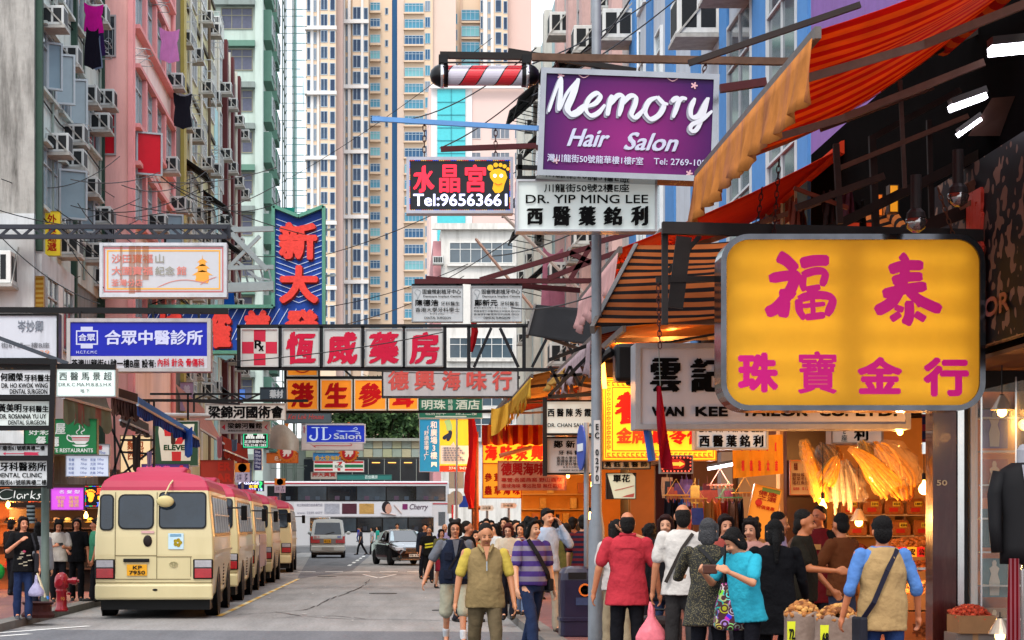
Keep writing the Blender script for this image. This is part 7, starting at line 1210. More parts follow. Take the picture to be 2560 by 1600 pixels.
# hanging plastic bags
def hbag(label,pts,rs,col,al,Y=24.4,core=None):
    r=thing('hanging_bag',label,'bag',P(pts[0][0],pts[0][1],Y),0,'plastic bags of dried fish hanging at the nut shop'); L=r.location; b=MB(); rg=random.Random(len(label)); P3=[P(x,y,Y)-L for x,y in pts]; n=20; rings=[]
    q=catmull(P3,4); R_=[v.x for v in catmull([(x,0,0) for x in rs],4)]
    for i,p in enumerate(q):
        d=(q[min(i+1,len(q)-1)]-q[max(i-1,0)]).normalized(); a=Vector((0,1,0)); c=d.cross(a); rr=R_[i]*Y/F; rings.append([p+(a*math.cos(t)*.6+c*math.sin(t))*rr*(1+.16*math.sin(7*t+i*.6)+.12*math.sin(13*t+i*1.7)+rg.uniform(-.08,.08)) for t in [2*math.pi*k/n for k in range(n)]])
    b.loft(rings); obj('plastic',b,M(col,.08,var=.2,scale=6,alpha=al*.8,bump=1,bscale=16,spec=1),r,smooth=True)
    if core:
        b=MB(); q2=q[2:]
        for k in range(22):
            o=Vector((rg.uniform(-1,1),rg.uniform(-.5,.5),rg.uniform(-1,1)))
            b.tube([p+o*R_[min(i+2,len(R_)-1)]*.75*Y/F for i,p in enumerate(q2)],[.008+.012*math.sin(3*i/len(q2)) for i in range(len(q2))],6)
        obj('dried_fish',b,M(core,.7,var=.65,scale=14,bump=.8,bscale=24),r)
hbag('long slanting bag of orange dried fish maw, leftmost of the bunch',[(2008,1098),(2016,1130),(2038,1190),(2056,1250)],[9,17,22,21],'e0b060',.35,core='d08a28')
hbag('crumpled clear bag behind the leftmost hanging bag',[(2050,1112),(2058,1128),(2070,1150),(2080,1165)],[8,26,28,12],'a89884',.3,Y=24.8,core='8a6a4a')
hbag('small round bag of golden snacks in the bunch',[(2092,1140),(2086,1155),(2072,1185),(2062,1205)],[5,15,22,22],'e0b868',.4,Y=24.2,core='c88a2c')
hbag('bag of grey wrapped bundles with yellow labels, lowest of the bunch',[(2108,1150),(2112,1180),(2118,1225),(2118,1255)],[10,32,46,46],'b0a498',.3,Y=24.4,core='9a8f88')
hbag('broad bag of long orange dried fish, middle of the bunch',[(2122,1120),(2160,1145),(2200,1190),(2230,1225)],[7,18,30,34],'e0b060',.35,Y=24.1,core='d89030')
hbag('big pale clear bag lit from behind, rightmost of the bunch',[(2190,1112),(2220,1135),(2250,1180),(2256,1215)],[10,40,52,46],'e4c8a0',.28,Y=24.6,core='d08a30')
hbag('small bundle of amber sticks hanging behind the middle bags',[(2078,1110),(2090,1140),(2102,1180)],[8,16,10],'e0b060',.3,Y=25,core='c07a28')
hbag('clear bag of yellow dried sheets, high between the bags',[(2150,1100),(2165,1130),(2172,1165)],[8,24,18],'e8d0a0',.25,Y=24.9,core='d89a38')
hbag('little knotted bag of brown pieces under the rightmost bag',[(2262,1190),(2268,1215),(2270,1245)],[5,18,14],'d8b080',.35,Y=24.7,core='8a4a20')
# small upright barber pole by the column
r=thing('barber_pole','small upright barber pole with blue and red spiral beside the maroon column','barber pole',P(2319,1135,22.6)); b=MB(); b.lathe([(.01,.14),(.062,.14),(.062,.44),(.01,.44)],(0,0,0),18); obj('spiral_tube',b,stripes('1a1c44','8a2030',2,6,.55),r); b=MB(); b.lathe([(.01,0),(.07,0),(.07,.13),(.01,.14)],(0,0,0),18); b.lathe([(.01,.44),(.07,.45),(.07,.5),(.01,.52)],(0,0,0),18); obj('chrome_cap',b,CHROME(),r)
# tailor window
TW=thing('display_cabinet','tall glass display cabinet with pictures in the tailor shop','cabinet',(6.9,22.2,.12)); 
for k in range(8): b=MB(); b.bb(-.5,.5,-.18,.05,.05+k*.37,.07+k*.37); obj('glass_shelf',b,M('a9a89e',.2,var=0),TW)
for x in (-.5,-.12,.24,.5): b=MB(); b.bar((x,-.18,0),(x,-.18,3.1),.018); obj('chrome_rod',b,CHROME(),TW)
pc=['8a6a44','1c3a40','4a6a6c','5a1814','2a4a50','241c1c','9a4a1c','2a3a44','6a5a8a','3a0c14']
for k in range(10):
    i=k%2; j=k//2; b=MB(); b.bb(-.46+.4*i,-.16+.4*i,-.02,.0,.12+j*.55,.55+j*.55); o=obj('picture',b,M(pc[k],.4,var=.5,scale=5),TW); b=MB(); x=-.31+.4*i; z=.14+j*.55
    b.loft([[(x+a*w,-.03,z+zz),(x-a*w,-.03,z+zz),(x-a*w,-.025,z+zz),(x+a*w,-.025,z+zz)] for zz,w,a in ((0,.05,1),(.15,.06,1),(.24,.035,1),(.3,.055,1),(.33,.02,1),(.36,.025,1),(.39,.012,1))]); obj('figure',b,M(['c9b08a','a08a70','b8b0a0'][k%3],.5,var=.2),o)
b=MB(); b.bb(-.5,.9,-.02,.04,2.95,3.2); obj('top_rail',b,BLACKM(),TW)
MN=thing('mannequin','headless tailor mannequin in black jacket and red striped ties','mannequin',(5.36,17.2,.30)); k_=.4
b=MB(); b.lathe([(.16,-.18),(.16,-.15),(.02,-.13),(.02,.9),(.01,.95)],(0,0,0),18); obj('stand',b,CHROME(),MN)
b=MB(); E_l=lambda z,rx,ry,cx=0:[(cx+rx*math.cos(t),ry*math.sin(t),z) for t in [2*math.pi*k/24 for k in range(24)]]
b.loft([E_l(.95,.2,.13),E_l(1.1,.2,.14),E_l(1.35,.185,.125),E_l(1.6,.215,.135),E_l(1.76,.2,.11),E_l(1.82,.1,.08)]); 
for sg in (-1,1): b.tube([(sg*.2,0,1.74),(sg*.245,0,1.55),(sg*.25,-.02,1.3),(sg*.24,-.05,1.05)],[.065,.065,.055,.05],12)
obj('jacket',b,M('0d0d10',.7,var=.2),MN,smooth=True); b=MB(); b.add([(-.05,-.125,1.8),(.05,-.125,1.8),(.0,-.152,1.4)],[(0,1,2)]); b.lathe([(.055,1.8),(.055,1.93),(.03,1.97),(.01,1.98)],(0,0,0),16); obj('shirt',b,M('8d8f96',.6),MN)
TI=stripes('8a1420','b8707a',0,28,.55); b=MB()
for x in (-.13,.02,.12): b.loft([[(x+(z-.3)*.02-w,y,z),(x+(z-.3)*.02+w,y,z),(x+w,y+.01,z),(x-w,y+.01,z)] for z,w,y in((.25,.01,-.15),(.32,.06,-.15),(1.0,.035,-.145))])
obj('red_tie',b,TI,MN)
b=MB(); b.box((6.29,20.6,1.6),(.012,2.5,2.9)); lone('shop_window',b,CLEAR(),'clear glass pane of the tailor shop front','window')
# ================= LEFT GROUND SHOPS
LS=thing('shoe_shop','dim orange lit shoe shop behind the woman in black at far left','shop',(-9.4,46.2,.12)); b=MB(); b.bb(-4,.75,.4,.5,0,3.1); obj('back_wall',b,M('8a5230',.8,var=.3,scale=1.5),LS); b=MB(); b.bb(-4,.8,-2,.5,3.1,3.3); obj('ceiling',b,M('3a2a24',.8),LS)
rg=random.Random(21)
for j in range(4):
    b=MB(); b.bb(-2,.7,.0,.38,.5+j*.5,.53+j*.5); obj('shelf',b,M('5a3a24',.6),LS)
    for k in range(9): x=-1.6+k*.27; b=MB(); b.loft([[(x-.05,y0,.53+j*.5),(x+.05,y0,.53+j*.5),(x+.04,y0,.53+j*.5+h),(x-.04,y0,.53+j*.5+h)] for y0,h in((.05,.05),(.15,.07),(.24,.13),(.3,.12))]); obj('shoe',b,M(rg.choice(['2a1a16','6a3a1c','a8641c','17171a','8a2a1c']),.4),LS)
bulb(20,1262,44.5,'bulb inside the shoe shop at far left',60); bulb(150,1240,45,'bulb over the hat stall',50); bulb(60,1300,45.2,'second bulb inside the shoe shop',40); bulb(215,1290,43.5,'small bulb beside the hat rack',25)
HS=thing('hat_stall','dark stall rack crowded with hats left of the nearest minibus','stall',(-7.55,44.5,.12)); b=MB(); b.bb(-1.2,1.0,.3,.4,0,2.4); obj('back_panel',b,M('241a16',.8,var=.3),HS)
for j in range(4): b=MB(); b.bb(-1.2,1.0,0,.3,.5+j*.45,.53+j*.45); obj('shelf',b,M('3a2418',.7),HS)
for k in range(26):
    x=-1.1+(k%9)*.25; z=.55+(k//9)*.45+.55; c=['c9a83c','6a4a2c','b89a6a','2a2024','a8442c','8a6a4a','d0b05a','40302a'][k%8]
    r=thing('hat','%s brimmed hat on the hat stall, shelf %d, number %d from the left'%({'c9a83c':'yellow','6a4a2c':'brown','b89a6a':'tan','2a2024':'black','a8442c':'red','8a6a4a':'khaki','d0b05a':'straw','40302a':'dark brown'}[c],k//9+1,k%9+1),'hat',(-7.55+x,44.55,.12+z-.0),0,'hats on the hat stall'); b=MB(); b.lathe([(.12,0),(.13,.01),(.075,.02),(.07,.08),(.05,.1),(.01,.11)],(0,0,0),14); obj('crown',b,M(c,.8,var=.2),r); b=MB(); b.lathe([(.076,.022),(.078,.024),(.077,.04),(.074,.04)],(0,0,0),14); obj('band',b,BLACKM(),r)
b=MB(); b.tube([P(77,1262,36),P(77,1308,36)],.075,14); lone('patterned_column',b,stripes('a9b8bc','2a3438',2,14,.5),'white column lamp with checker pattern behind the woman at far left','lamp')
# left awnings
def lawn(label,a,b_,c,d,Y1,Y2,m,fr=None,fl=.4,fm=None):
    """sheet a-b (front edge, near to far), d-c at the wall; fringe under the front edge"""
    r=thing('awning',label,'awning',P(*a,Y1)); L=r.location; A_,B_=P(*a,Y1)-L,P(*b_,Y2)-L; C_,D_=P(*c,Y2)-L,P(*d,Y1)-L
    o=obj('canvas',gridcloth(lambda u,v:A_.lerp(B_,u).lerp(D_.lerp(C_,u),v)-Vector((0,0,.05*math.sin(3.14*v))),8,6),m,r); so=o.modifiers.new('t','SOLIDIFY'); so.thickness=.01; q=MB(); q.bar(A_,B_,.05); obj('front_bar',q,STEEL(),r)
    if fm: 
        o=obj('fringe',gridcloth(lambda u,v:A_.lerp(B_,u)+Vector((.05*math.sin(u*40)*v,0,-fl*v*(1+.12*math.sin(u*55)+.1*math.sin(u*23)))),60,3),fm,r); so=o.modifiers.new('t','SOLIDIFY'); so.thickness=.008
lawn('faded cream awning with a long green fringe above the coffee sign',(159,993),(276,1026),(262,985),(160,975),36.5,39.5,cloth('6a6458'),fl=.42,fm=stripes('8f9478','a87a68',0,6,.7))
lawn('brown awning with dark fringed edge right of the cream awning',(278,990),(344,1010),(345,985),(280,965),41,44,cloth('5c4a40'),fl=.35,fm=stripes('7a6258','3a2a24',1,5,.6))
lawn('blue edged awning with bright blue fringe by the square store sign',(344,1012),(497,1098),(486,1080),(345,992),42,49,cloth('5a86b8'),fl=.22,fm=stripes('3a62b0','26407c',1,6,.6))
lawn('small grey awning edge left of the square store sign',(300,1050),(372,1082),(372,1060),(305,1025),45,49,cloth('7a7468'),fl=.12,fm=cloth('5a544c'))
lawn('rust red awning above the third minibus',(560,1125),(620,1150),(618,1118),(556,1090),60,66,cloth('9a3a30'),fl=.2,fm=cloth('8a3028'))
sign('shop_sign','pale glowing panel in place of a lit shop interior under the small grey awning',300,1088,378,1182,52,'c9b48c','6a5a44',2,.2,[('麵包\n西餅',318,1100,360,1150,'a0502c',{'b':.06})],emit=.4)  # glowing panel added in place of a lit shop interior
sign('shop_sign','upright pink and white sign left of the cream six character board',450,955,484,1028,70,'a890b0','8a8a90',1,.2,[('美\n容',458,962,476,1018,'c9c4d4',{'b':.06})]); sign('led_sign','small blue lit sign with red dot near the slate sign',598,972,614,1000,75,'4a70b8','2a2a30',1,.1,emit=.4)
lawn('salmon pink sheet awning over the second minibus',(480,1060),(560,1110),(520,1030),(440,960),54,60,cloth('b8887e'))
for px,py,w,h,c,Y,lab in ((548,1092,.32,.55,'c98a94',53,'pink towel hanging from the awning pole'),(585,1100,.35,.3,'5a6a80',54,'blue grey cloth hanging beside the pink towel'),(470,1072,.5,.65,'2c50a0',47,'blue tasselled cloth hanging over the square store sign'),(340,1090,.5,.75,'151418',43,'tattered black cloth hanging under the blue edged awning'),(432,1068,.3,.4,'4a3c38',47.5,'brown rag hanging on the awning bar'),(372,1130,.25,.3,'6a5a78',42,'mauve cloth beside the square store sign')):
    laundry(Face(P(px,py,Y),0),0,0,w*1.3,h,c,lab,n=0,kind='cloth')
b=MB()
for a,c in (((270,1050),(330,1190)),((330,1030),(280,1190)),((300,1100),(385,1100)),((300,1130),(385,1135)),((285,1030),(290,1230)),((385,1000),(385,1200)),((430,1000),(600,1010)),((372,1000),(372,1040)),((300,1190),(385,1120)),((470,985),(470,1050)),((375,985),(480,985))): b.bar(P(*a,44),P(*c,44),.045)
lone('awning_poles',b,BLACKM(),'tangle of dark awning poles beside the coffee sign','frame')
b=MB(); b.tube([P(395,1038,46),P(520,1040,50)],.06,8); lone('rolled_awning',b,M('b5b5b2',.5),'white rolled awning tube behind the square store sign','awning')
tn=gridcloth(lambda u,v:P(674+74*u,1072+48*(u*.6)+(0 if v else 0)+(48-20*u)*v-30*math.sin(3.14*u)*(1-v)*.8,56)+Vector((0,.3*v*math.sin(u*6),0)),12,6); lone('canvas_flap',tn,cloth('9a968c'),'dirty white canvas flap beside the pawnshop sign','canvas')
sign('yellow_sign','small yellow hanging sign with red characters on the pale green wall',110,528,152,640,48.2,'c9b02c','a8902c',1,.1,[('外\n賣\n速\n遞',118,536,142,628,'a8241c',{'b':.06})],emit=.15); sign('lattice_lightbox','amber lattice light box on the white lower wall',88,690,110,772,46.6,stripes('b8842c','d8b45a',2,9,.5),'8a6a3c',1,.15,())
sign('beauty_fascia','violet fascia with pink characters above the nearest minibus',354,1160,472,1184,46,'3a2c6a','2a2050',1,.2,[('新紫荊',365,1164,425,1180,'b04a8a',{'b':.08,'sp':1}),('A',440,1163,468,1182,'b02c3c',{'b':.2})],emit=.2); sign('red_fascia','red shop fascia behind the second minibus',500,1150,585,1215,53,'8a2c20','6a2018',1,.2,[('ER\nAR',540,1125+30,580,1205,'b0382c',{'b':.1})],emit=.05)
sign('massage_sign','blue light sign with white massage lettering above the minibuses',594,1202,660,1228,64,'141a44','2a2a30',1,.12,[('MASSAGE',597,1204,648,1211,'d0d4f0',{'b':.08,'e':1}),('女賓',622,1212,645,1220,'e0b02c',{'b':.08,'e':1}),('377 15',622,1221,656,1227,'b0b8f0',{'b':.08,'e':1})],emit=.3,shapes=[('green_emblem','2cb060',lambda q,lx,lz,s:pen(q,lx,lz,s,[(648,1190+14),(654,1208),(650,1216),(656,1224)],5),1)])
# ================= PEOPLE
TEX=bpy.data.textures.new('folds','CLOUDS'); TEX.noise_scale=.17; TEX.noise_depth=2
SK=lambda c='b5805f':M(c,.5,var=.08,scale=6,spec=.4)
def rm(o,vox,sm=3,folds=0):
    m=o.modifiers.new('remesh','REMESH'); m.mode='VOXEL'; m.voxel_size=vox; m.use_smooth_shade=True
    if sm: q=o.modifiers.new('smooth','SMOOTH'); q.factor=.5; q.iterations=sm
    if folds: d=o.modifiers.new('folds','DISPLACE'); d.texture=TEX; d.strength=folds; d.mid_level=.5; d.texture_coords='LOCAL'
    return o
def human(label,px,Y,H,rz=0,z0=.12,legs=((8,4),(-8,6)),arms=((5,6,12,0),(-5,6,12,0)),head=(0,0),lean=0,skin='b5805f',hair=('short','15120f'),top=('8a8a8a','short',.82),bottom=('trousers','2a2a30'),shoes='1c1a1a',w=1.0,belly=0,vox=.012,face=True,vest=None,socks=None,ovr=None,group=None,glasses=False,x=None):
    k=H/1.70; r=thing('person',label,'person',(PX(px,Y) if x is None else x,Y,z0),R(rz),group)
    hx=.088*w; ank=[]
    for (a,b) in legs: ank.append(.42*math.cos(R(a))+.41*math.cos(R(a-b)))
    hz=max(ank)+.085
    Lm=Matrix.Translation((0,0,hz))@Matrix.Rotation(R(lean),4,'X')@Matrix.Translation((0,0,-hz))
    up=lambda p:Lm@Vector(p); dz=hz-.91
    sk=SK(skin); body=MB(); sh=[MB(),MB()]; bt=MB(); tp=MB(); so=MB()
    joints=[]
    for i,(a,b) in enumerate(legs):
        s=1 if i==0 else -1; hip=Vector((s*hx,0,hz)); kn=hip+Vector((s*.01,-math.sin(R(a)),-math.cos(R(a))))*.42; an=kn+Vector((0,-math.sin(R(a-b)),-math.cos(R(a-b))))*.41; joints.append((hip,kn,an))
        body.rc(hip,.075*w,kn,.05,10); body.rc(kn,.052,an,.036,10); body.ell(kn.lerp(an,.3)+Vector((0,.012,0)),(.05,.055,.1)); pt=R(max(-35,min(35,(a-b)*.8)))
        f=lambda y,z:an+Vector((0,y*math.cos(pt)-z*math.sin(pt)*0,0))+Vector((0,0,z-abs(y)*max(0,math.sin(-pt))*(1 if y<0 else -.2)))
        body.rc(an,.036,f(-.1,-.055),.028,8)
        q=sh[i]; q.rc(f(.05,-.05),.038,f(-.1,-.055),.042,10); q.rc(f(-.1,-.055),.042,f(-.17,-.06),.034,10); q.rc(an+Vector((0,.01,.0)),.05,f(.02,-.04),.045,10)
        if bottom[0]=='trousers': bt.rc(hip+Vector((-s*.012,0,-.03)),.088*w,kn,.07,12); bt.rc(kn,.074,an+Vector((0,.005,-.02)),.064,12)
        elif bottom[0]=='shorts': bt.rc(hip+Vector((0,0,-.04)),.092*w,kn+Vector((s*.01,0,-.03)),.098,12)
        if socks: so.rc(an+Vector((0,0,.0)),.043,an.lerp(kn,.25),.05,10)
    def ring(z,rx,ry,cy=0,n=20): return [up((rx*w*math.cos(2*math.pi*j/n),cy+ry*math.sin(2*math.pi*j/n)*(1 if math.sin(2*math.pi*j/n)>0 else 1+belly*max(0,1-abs(z-1.05)/.25)),z+dz)) for j in range(n)]
    body.loft([ring(.84,.13,.1),ring(.95,.155,.11),ring(1.06,.135,.095),ring(1.22,.155,.105),ring(1.36,.155,.095),ring(1.42,.1,.07),ring(1.46,.055,.055)])
    if bottom[0]=='skirt': bt.loft([[Vector((rr*w*math.cos(2*math.pi*j/20),rr*.75*math.sin(2*math.pi*j/20),z+dz)) for j in range(20)] for z,rr in((.5,.19),(.7,.185),(.9,.165),(1.0,.14))])
    elif bottom[0]: bt.loft([ring(.82,.15,.11),ring(.93,.16,.118),ring(1.03,.145,.108)])
    hem=top[2]; fl=top[3] if len(top)>3 else .0
    R2=[ring(hem,.188+fl,.14+fl*.7),ring(hem+.06,.187+fl*.7,.139+fl*.5)]
    for z,rx,ry in ((.95,.18,.135),(1.08,.164,.124),(1.22,.17,.125),(1.34,.18,.118),(1.41,.15,.095),(1.45,.085,.075)):
        if z>hem+.07: R2.append(ring(z,rx,ry))
    tp.loft(R2)
    slv=[]; hands=[]
    for i,ar in enumerate(arms):
        sleeves=MB() if ovr else tp; slv.append(sleeves)
        s=1 if i==0 else -1; S_=up((s*.185*w,0,1.385+dz))
        if ar[0]=='pts': E=Vector(ar[1]); W_=Vector(ar[2]); 
        else:
            sw,ab,el,inw=ar; d1=Vector((s*math.sin(R(ab)),-math.sin(R(sw))*math.cos(R(ab)),-math.cos(R(sw))*math.cos(R(ab)))); E=S_+d1*.29
            d2=Vector((s*math.sin(R(ab))*.6-s*math.sin(R(inw)),-math.sin(R(sw+el)),-math.cos(R(sw+el)))).normalized(); W_=E+d2*.25
        body.rc(S_,.05,E,.038,10); body.rc(E,.039,W_,.026,10); d=(W_-E).normalized()
        n=Vector((-s,0,0)); n=(n-d*n.dot(d)).normalized() if abs(d.x)<.9 else Vector((0,0,1)); fw=d.cross(n)*(-s if True else 1)
        if fw.y>0 and abs(d.z)>.5: fw=-fw
        pm=W_+d*.085; body.rc(W_+d*.02,.024,W_+d*.05,.03,8); 
        if vox<.02:
            for j,(o,l) in enumerate(((.03,.068),(.01,.076),(-.01,.072),(-.029,.058))):
                a0=W_+d*.055+fw*o*.8; a1=W_+d*.088+fw*o; body.rc(a0,.0135,a1,.012,7); a2=a1+d*l*.5+n*l*.16; body.rc(a1,.0095,a2,.009,7); body.rc(a2,.009,a2+d*l*.28+n*l*.42,.0075,7)
            t0=W_+d*.035+fw*.024; t1=t0+d*.035+fw*.022; body.rc(t0,.014,t1,.0105,7); body.rc(t1,.0105,t1+d*.032+n*.012,.0085,7)
        else: body.rc(W_+d*.04,.03,W_+d*.14,.018,8)
        hands.append(W_+d*.11)
        if top[1]=='short': e=S_.lerp(E,.74); q0=S_+Vector((-s*(.016 if ovr else .008),0,-.006)); sleeves.rc(q0,.061 if ovr else .063,e,.06 if ovr else .064,12)
        elif top[1]=='elbow': sleeves.rc(S_+Vector((-s*.012,0,-.006)),.061,E,.055,12); sleeves.rc(E,.056,E.lerp(W_,.12),.058,12)
        elif top[1]=='long': sleeves.rc(S_+Vector((-s*.008,0,-.006)),.063,E,.054,12); sleeves.rc(E,.056,E.lerp(W_,.95),.042,12)
    N_=up((0,-.005,1.45+dz)); Hm=Matrix.Translation(N_)@Matrix.Rotation(R(lean*.3),4,'X')@Matrix.Rotation(R(head[0]),4,'Z')@Matrix.Rotation(R(head[1]),4,'X')
    hp=lambda p:Hm@Vector(p); hr=Hm.to_3x3()
    body.rc(up((0,.01,1.40+dz)),.058,hp((0,.0,.05)),.05,12)
    body.ell(hp((0,.012,.15)),(.073,.092,.098),14,10,hr); body.ell(hp((0,-.02,.085)),(.056,.066,.07),12,8,hr); body.rc(hp((0,-.09,.135)),.01,hp((0,-.105,.108)),.016,8)
    for s in (-1,1): body.ell(hp((s*.077,.01,.125)),(.012,.022,.034),8,6,hr); body.ell(hp((s*.03,-.07,.1)),(.028,.024,.024),8,6,hr)
    body.ell(hp((0,-.066,.04)),(.026,.02,.018),8,6,hr)
    b=obj('body',body,sk,r); rm(b,vox)
    st,hc=hair; hm=M(hc,.75,var=.5,scale=60,spec=.15,bump=.8,bscale=70); hb=MB()
    if st=='bald': hb.ell(hp((0,.028,.145)),(.081,.09,.076),14,8,hr); hb.ell(hp((0,.055,.1)),(.074,.062,.08),12,8,hr)
    elif st=='crop': hb.ell(hp((0,.032,.186)),(.079,.092,.079),14,10,hr); hb.ell(hp((0,.05,.12)),(.075,.066,.085),12,8,hr)
    else:
        hb.ell(hp((0,.03,.186)),(.083,.097,.084),14,10,hr); hb.ell(hp((0,.05,.115)),(.08,.07,.095),12,8,hr); hb.rc(hp((-.05,-.055,.225)),.02,hp((.045,-.06,.23)),.022,8); hb.rc(hp((.045,-.06,.23)),.02,hp((.066,-.04,.18)),.012,8)
        if st=='short': 
            for s in (-1,1): hb.rc(hp((s*.076,-.005,.19)),.018,hp((s*.077,.01,.135)),.012,8)
        if st in ('bob','long','pony','curly','puff'):
            for s in (-1,1): hb.rc(hp((s*.07,-.02,.19)),.03,hp((s*.075,.01,.06)),.028,10)
            hb.ell(hp((0,.05,.07)),(.082,.06,.09),12,8,hr)
        if st=='long': hb.rc(hp((0,.06,.08)),.08,hp((0,.09,-.12)),.075,12); hb.rc(hp((0,.09,-.12)),.075,hp((0,.095,-.25)),.05,12)
        if st=='pony': hb.rc(hp((0,.1,.13)),.035,hp((0,.14,.03)),.04,10); hb.rc(hp((0,.14,.03)),.04,hp((0,.12,-.18)),.02,10)
        if st in('curly','puff'):
            rg=random.Random(int(px))
            for j in range(16): a=rg.uniform(0,6.28); z=rg.uniform(.08,.26); q=.085*math.sqrt(max(.1,1-((z-.17)/.12)**2)); hb.ell(hp((q*math.cos(a),.03+abs(q)*math.sin(a)*(1 if math.sin(a)>0 else .6),z)),(.03,.03,.03),8,6)
    rm(obj('hair',hb,hm,r),min(vox,.011) if vox<.02 else vox,2,.008)
    if bottom[0]: rm(obj(bottom[0],bt,cl(bottom[1]),r),vox,3,.034)
    rm(obj(top[4] if len(top)>4 else 'shirt',tp,cl(top[0]),r),vox,3,.034)
    for q in (slv if ovr else ()): rm(obj('sleeve',q,cl(ovr),r),vox,3,.016)
    for q in sh: obj('shoe',q,M(shoes,.5,var=.2,scale=9),r); rm(r.children[-1],min(vox,.013),1)
    if socks: rm(obj('socks',so,cl(socks),r),vox,1)
    if vest:
        v=MB(); v.loft([ring(z,rx,ry) for z,rx,ry in((vest[1],.19,.146),(.95,.192,.148),(1.08,.178,.138),(1.22,.19,.142),(1.34,.172,.13),(1.42,.13,.105),(1.445,.1,.09))])
        rm(obj('vest',v,cl(vest[0]),r),vox,3,.03)
        if vest[2]:
            v=MB(); v.add([up((-.045,-.149,1.44+dz)),up((.045,-.149,1.44+dz)),up((0,-.158,1.16+dz))],[(0,1,2)]); obj('vest_opening',v,cl(top[0]),r)
    if face:
        for s in (-1,1):
            e=MB(); e.ell(hp((s*.031,-.083,.135)),(.013,.006,.005),8,6,hr); obj('eye',e,M('120d0c',.2,var=0),r); e=MB(); e.rc(hp((s*.016,-.087,.155)),.0045,hp((s*.048,-.078,.157)),.0035,6); obj('eyebrow',e,M('1c1411',.7,var=0),r)
        e=MB(); e.ell(hp((0,-.088,.07)),(.023,.005,.006),10,6,hr); obj('mouth',e,M('7d3f3a',.5,var=0),r)
        e=MB(); e.ell(hp((0,-.1,.1)),(.012,.004,.003),8,4,hr); obj('nostril',e,M('6e4236',.6,var=0),r)
    if glasses:
        e=MB()
        for s in (-1,1): e.tube([hp((s*.033+.02*math.cos(t*.63),-.097,.135+.016*math.sin(t*.63))) for t in range(11)],.0025,5); e.bar(hp((s*.053,-.095,.138)),hp((s*.078,.0,.138)),.004)
        e.bar(hp((-.013,-.098,.138)),hp((.013,-.098,.138)),.004); obj('glasses',e,M('3a3030',.3,.5),r)
    if k!=1: r.scale=(k,k,k)
    r['_h']=0; del r['_h']
    hw=[r.location+Matrix.Rotation(R(rz),3,'Z')@(h*k) for h in hands]
    return r,up,hw
def cl(c):
    if not isinstance(c,str): return c
    return M(c,.85,var=.16,scale=9,bump=.45,bscale=24,spec=.08,key=('wear',c))
def strap(r,up,pts,w,m,name='bag_strap'):
    b=MB(); q=[up(p) for p in pts]
    for a,c in zip(q,q[1:]): b.bar(a,c,w,.012,up=(0,1,.01))
    return obj(name,b,m,r)
def pattern(kind):
    k=('pat',kind)
    if k in MATS: return MATS[k]
    m=bpy.data.materials.new('m_'+kind); MATS[k]=m; m.use_nodes=True; n=m.node_tree.nodes; l=m.node_tree.links; b=n['Principled BSDF']; b.inputs['Roughness'].default_value=.85; tc=n.new('ShaderNodeTexCoord'); v=n.new('ShaderNodeTexVoronoi'); l.new(tc.outputs['Object'],v.inputs[0]); cr=n.new('ShaderNodeValToRGB'); e=cr.color_ramp.elements
    if kind=='tweed': v.inputs['Scale'].default_value=70; l.new(v.outputs['Distance'],cr.inputs[0]); e[0].color=C('6e6442')+(1,); e[0].position=.2; e[1].color=C('14140f')+(1,); e[1].position=.42; l.new(cr.outputs[0],b.inputs['Base Color'])
    elif kind=='floral':
        v.inputs['Scale'].default_value=16; hs=n.new('ShaderNodeHueSaturation'); hs.inputs['Saturation'].default_value=1.1; hs.inputs['Value'].default_value=.5; l.new(v.outputs['Color'],hs.inputs['Color']); w=n.new('ShaderNodeMath'); w.operation='MULTIPLY'; w.inputs[1].default_value=3.2; l.new(v.outputs['Distance'],w.inputs[0]); f=n.new('ShaderNodeMath'); f.operation='FRACT'; l.new(w.outputs[0],f.inputs[0]); l.new(f.outputs[0],cr.inputs[0]); cr.color_ramp.interpolation='CONSTANT'; e[0].color=(0,0,0,1); e[1].color=(1,1,1,1); e[1].position=.42; mx=n.new('ShaderNodeMix'); mx.data_type='RGBA'; mx.inputs[7].default_value=C('3a0e1c')+(1,); l.new(cr.outputs[0],mx.inputs[0]); l.new(hs.outputs[0],mx.inputs[6]); l.new(mx.outputs[2],b.inputs['Base Color'])
    else: v.inputs['Scale'].default_value=28; l.new(v.outputs['Color'],b.inputs['Base Color']); hs=n.new('ShaderNodeHueSaturation'); hs.inputs['Saturation'].default_value=.35; hs.inputs['Value'].default_value=.4; l.new(v.outputs['Color'],hs.inputs['Color']); l.new(hs.outputs[0],b.inputs['Base Color'])
    return m
def sbody(a,b_,ax,fr,d=.5): 
    return stripes(a,b_,ax,fr,d)
NV=.0115
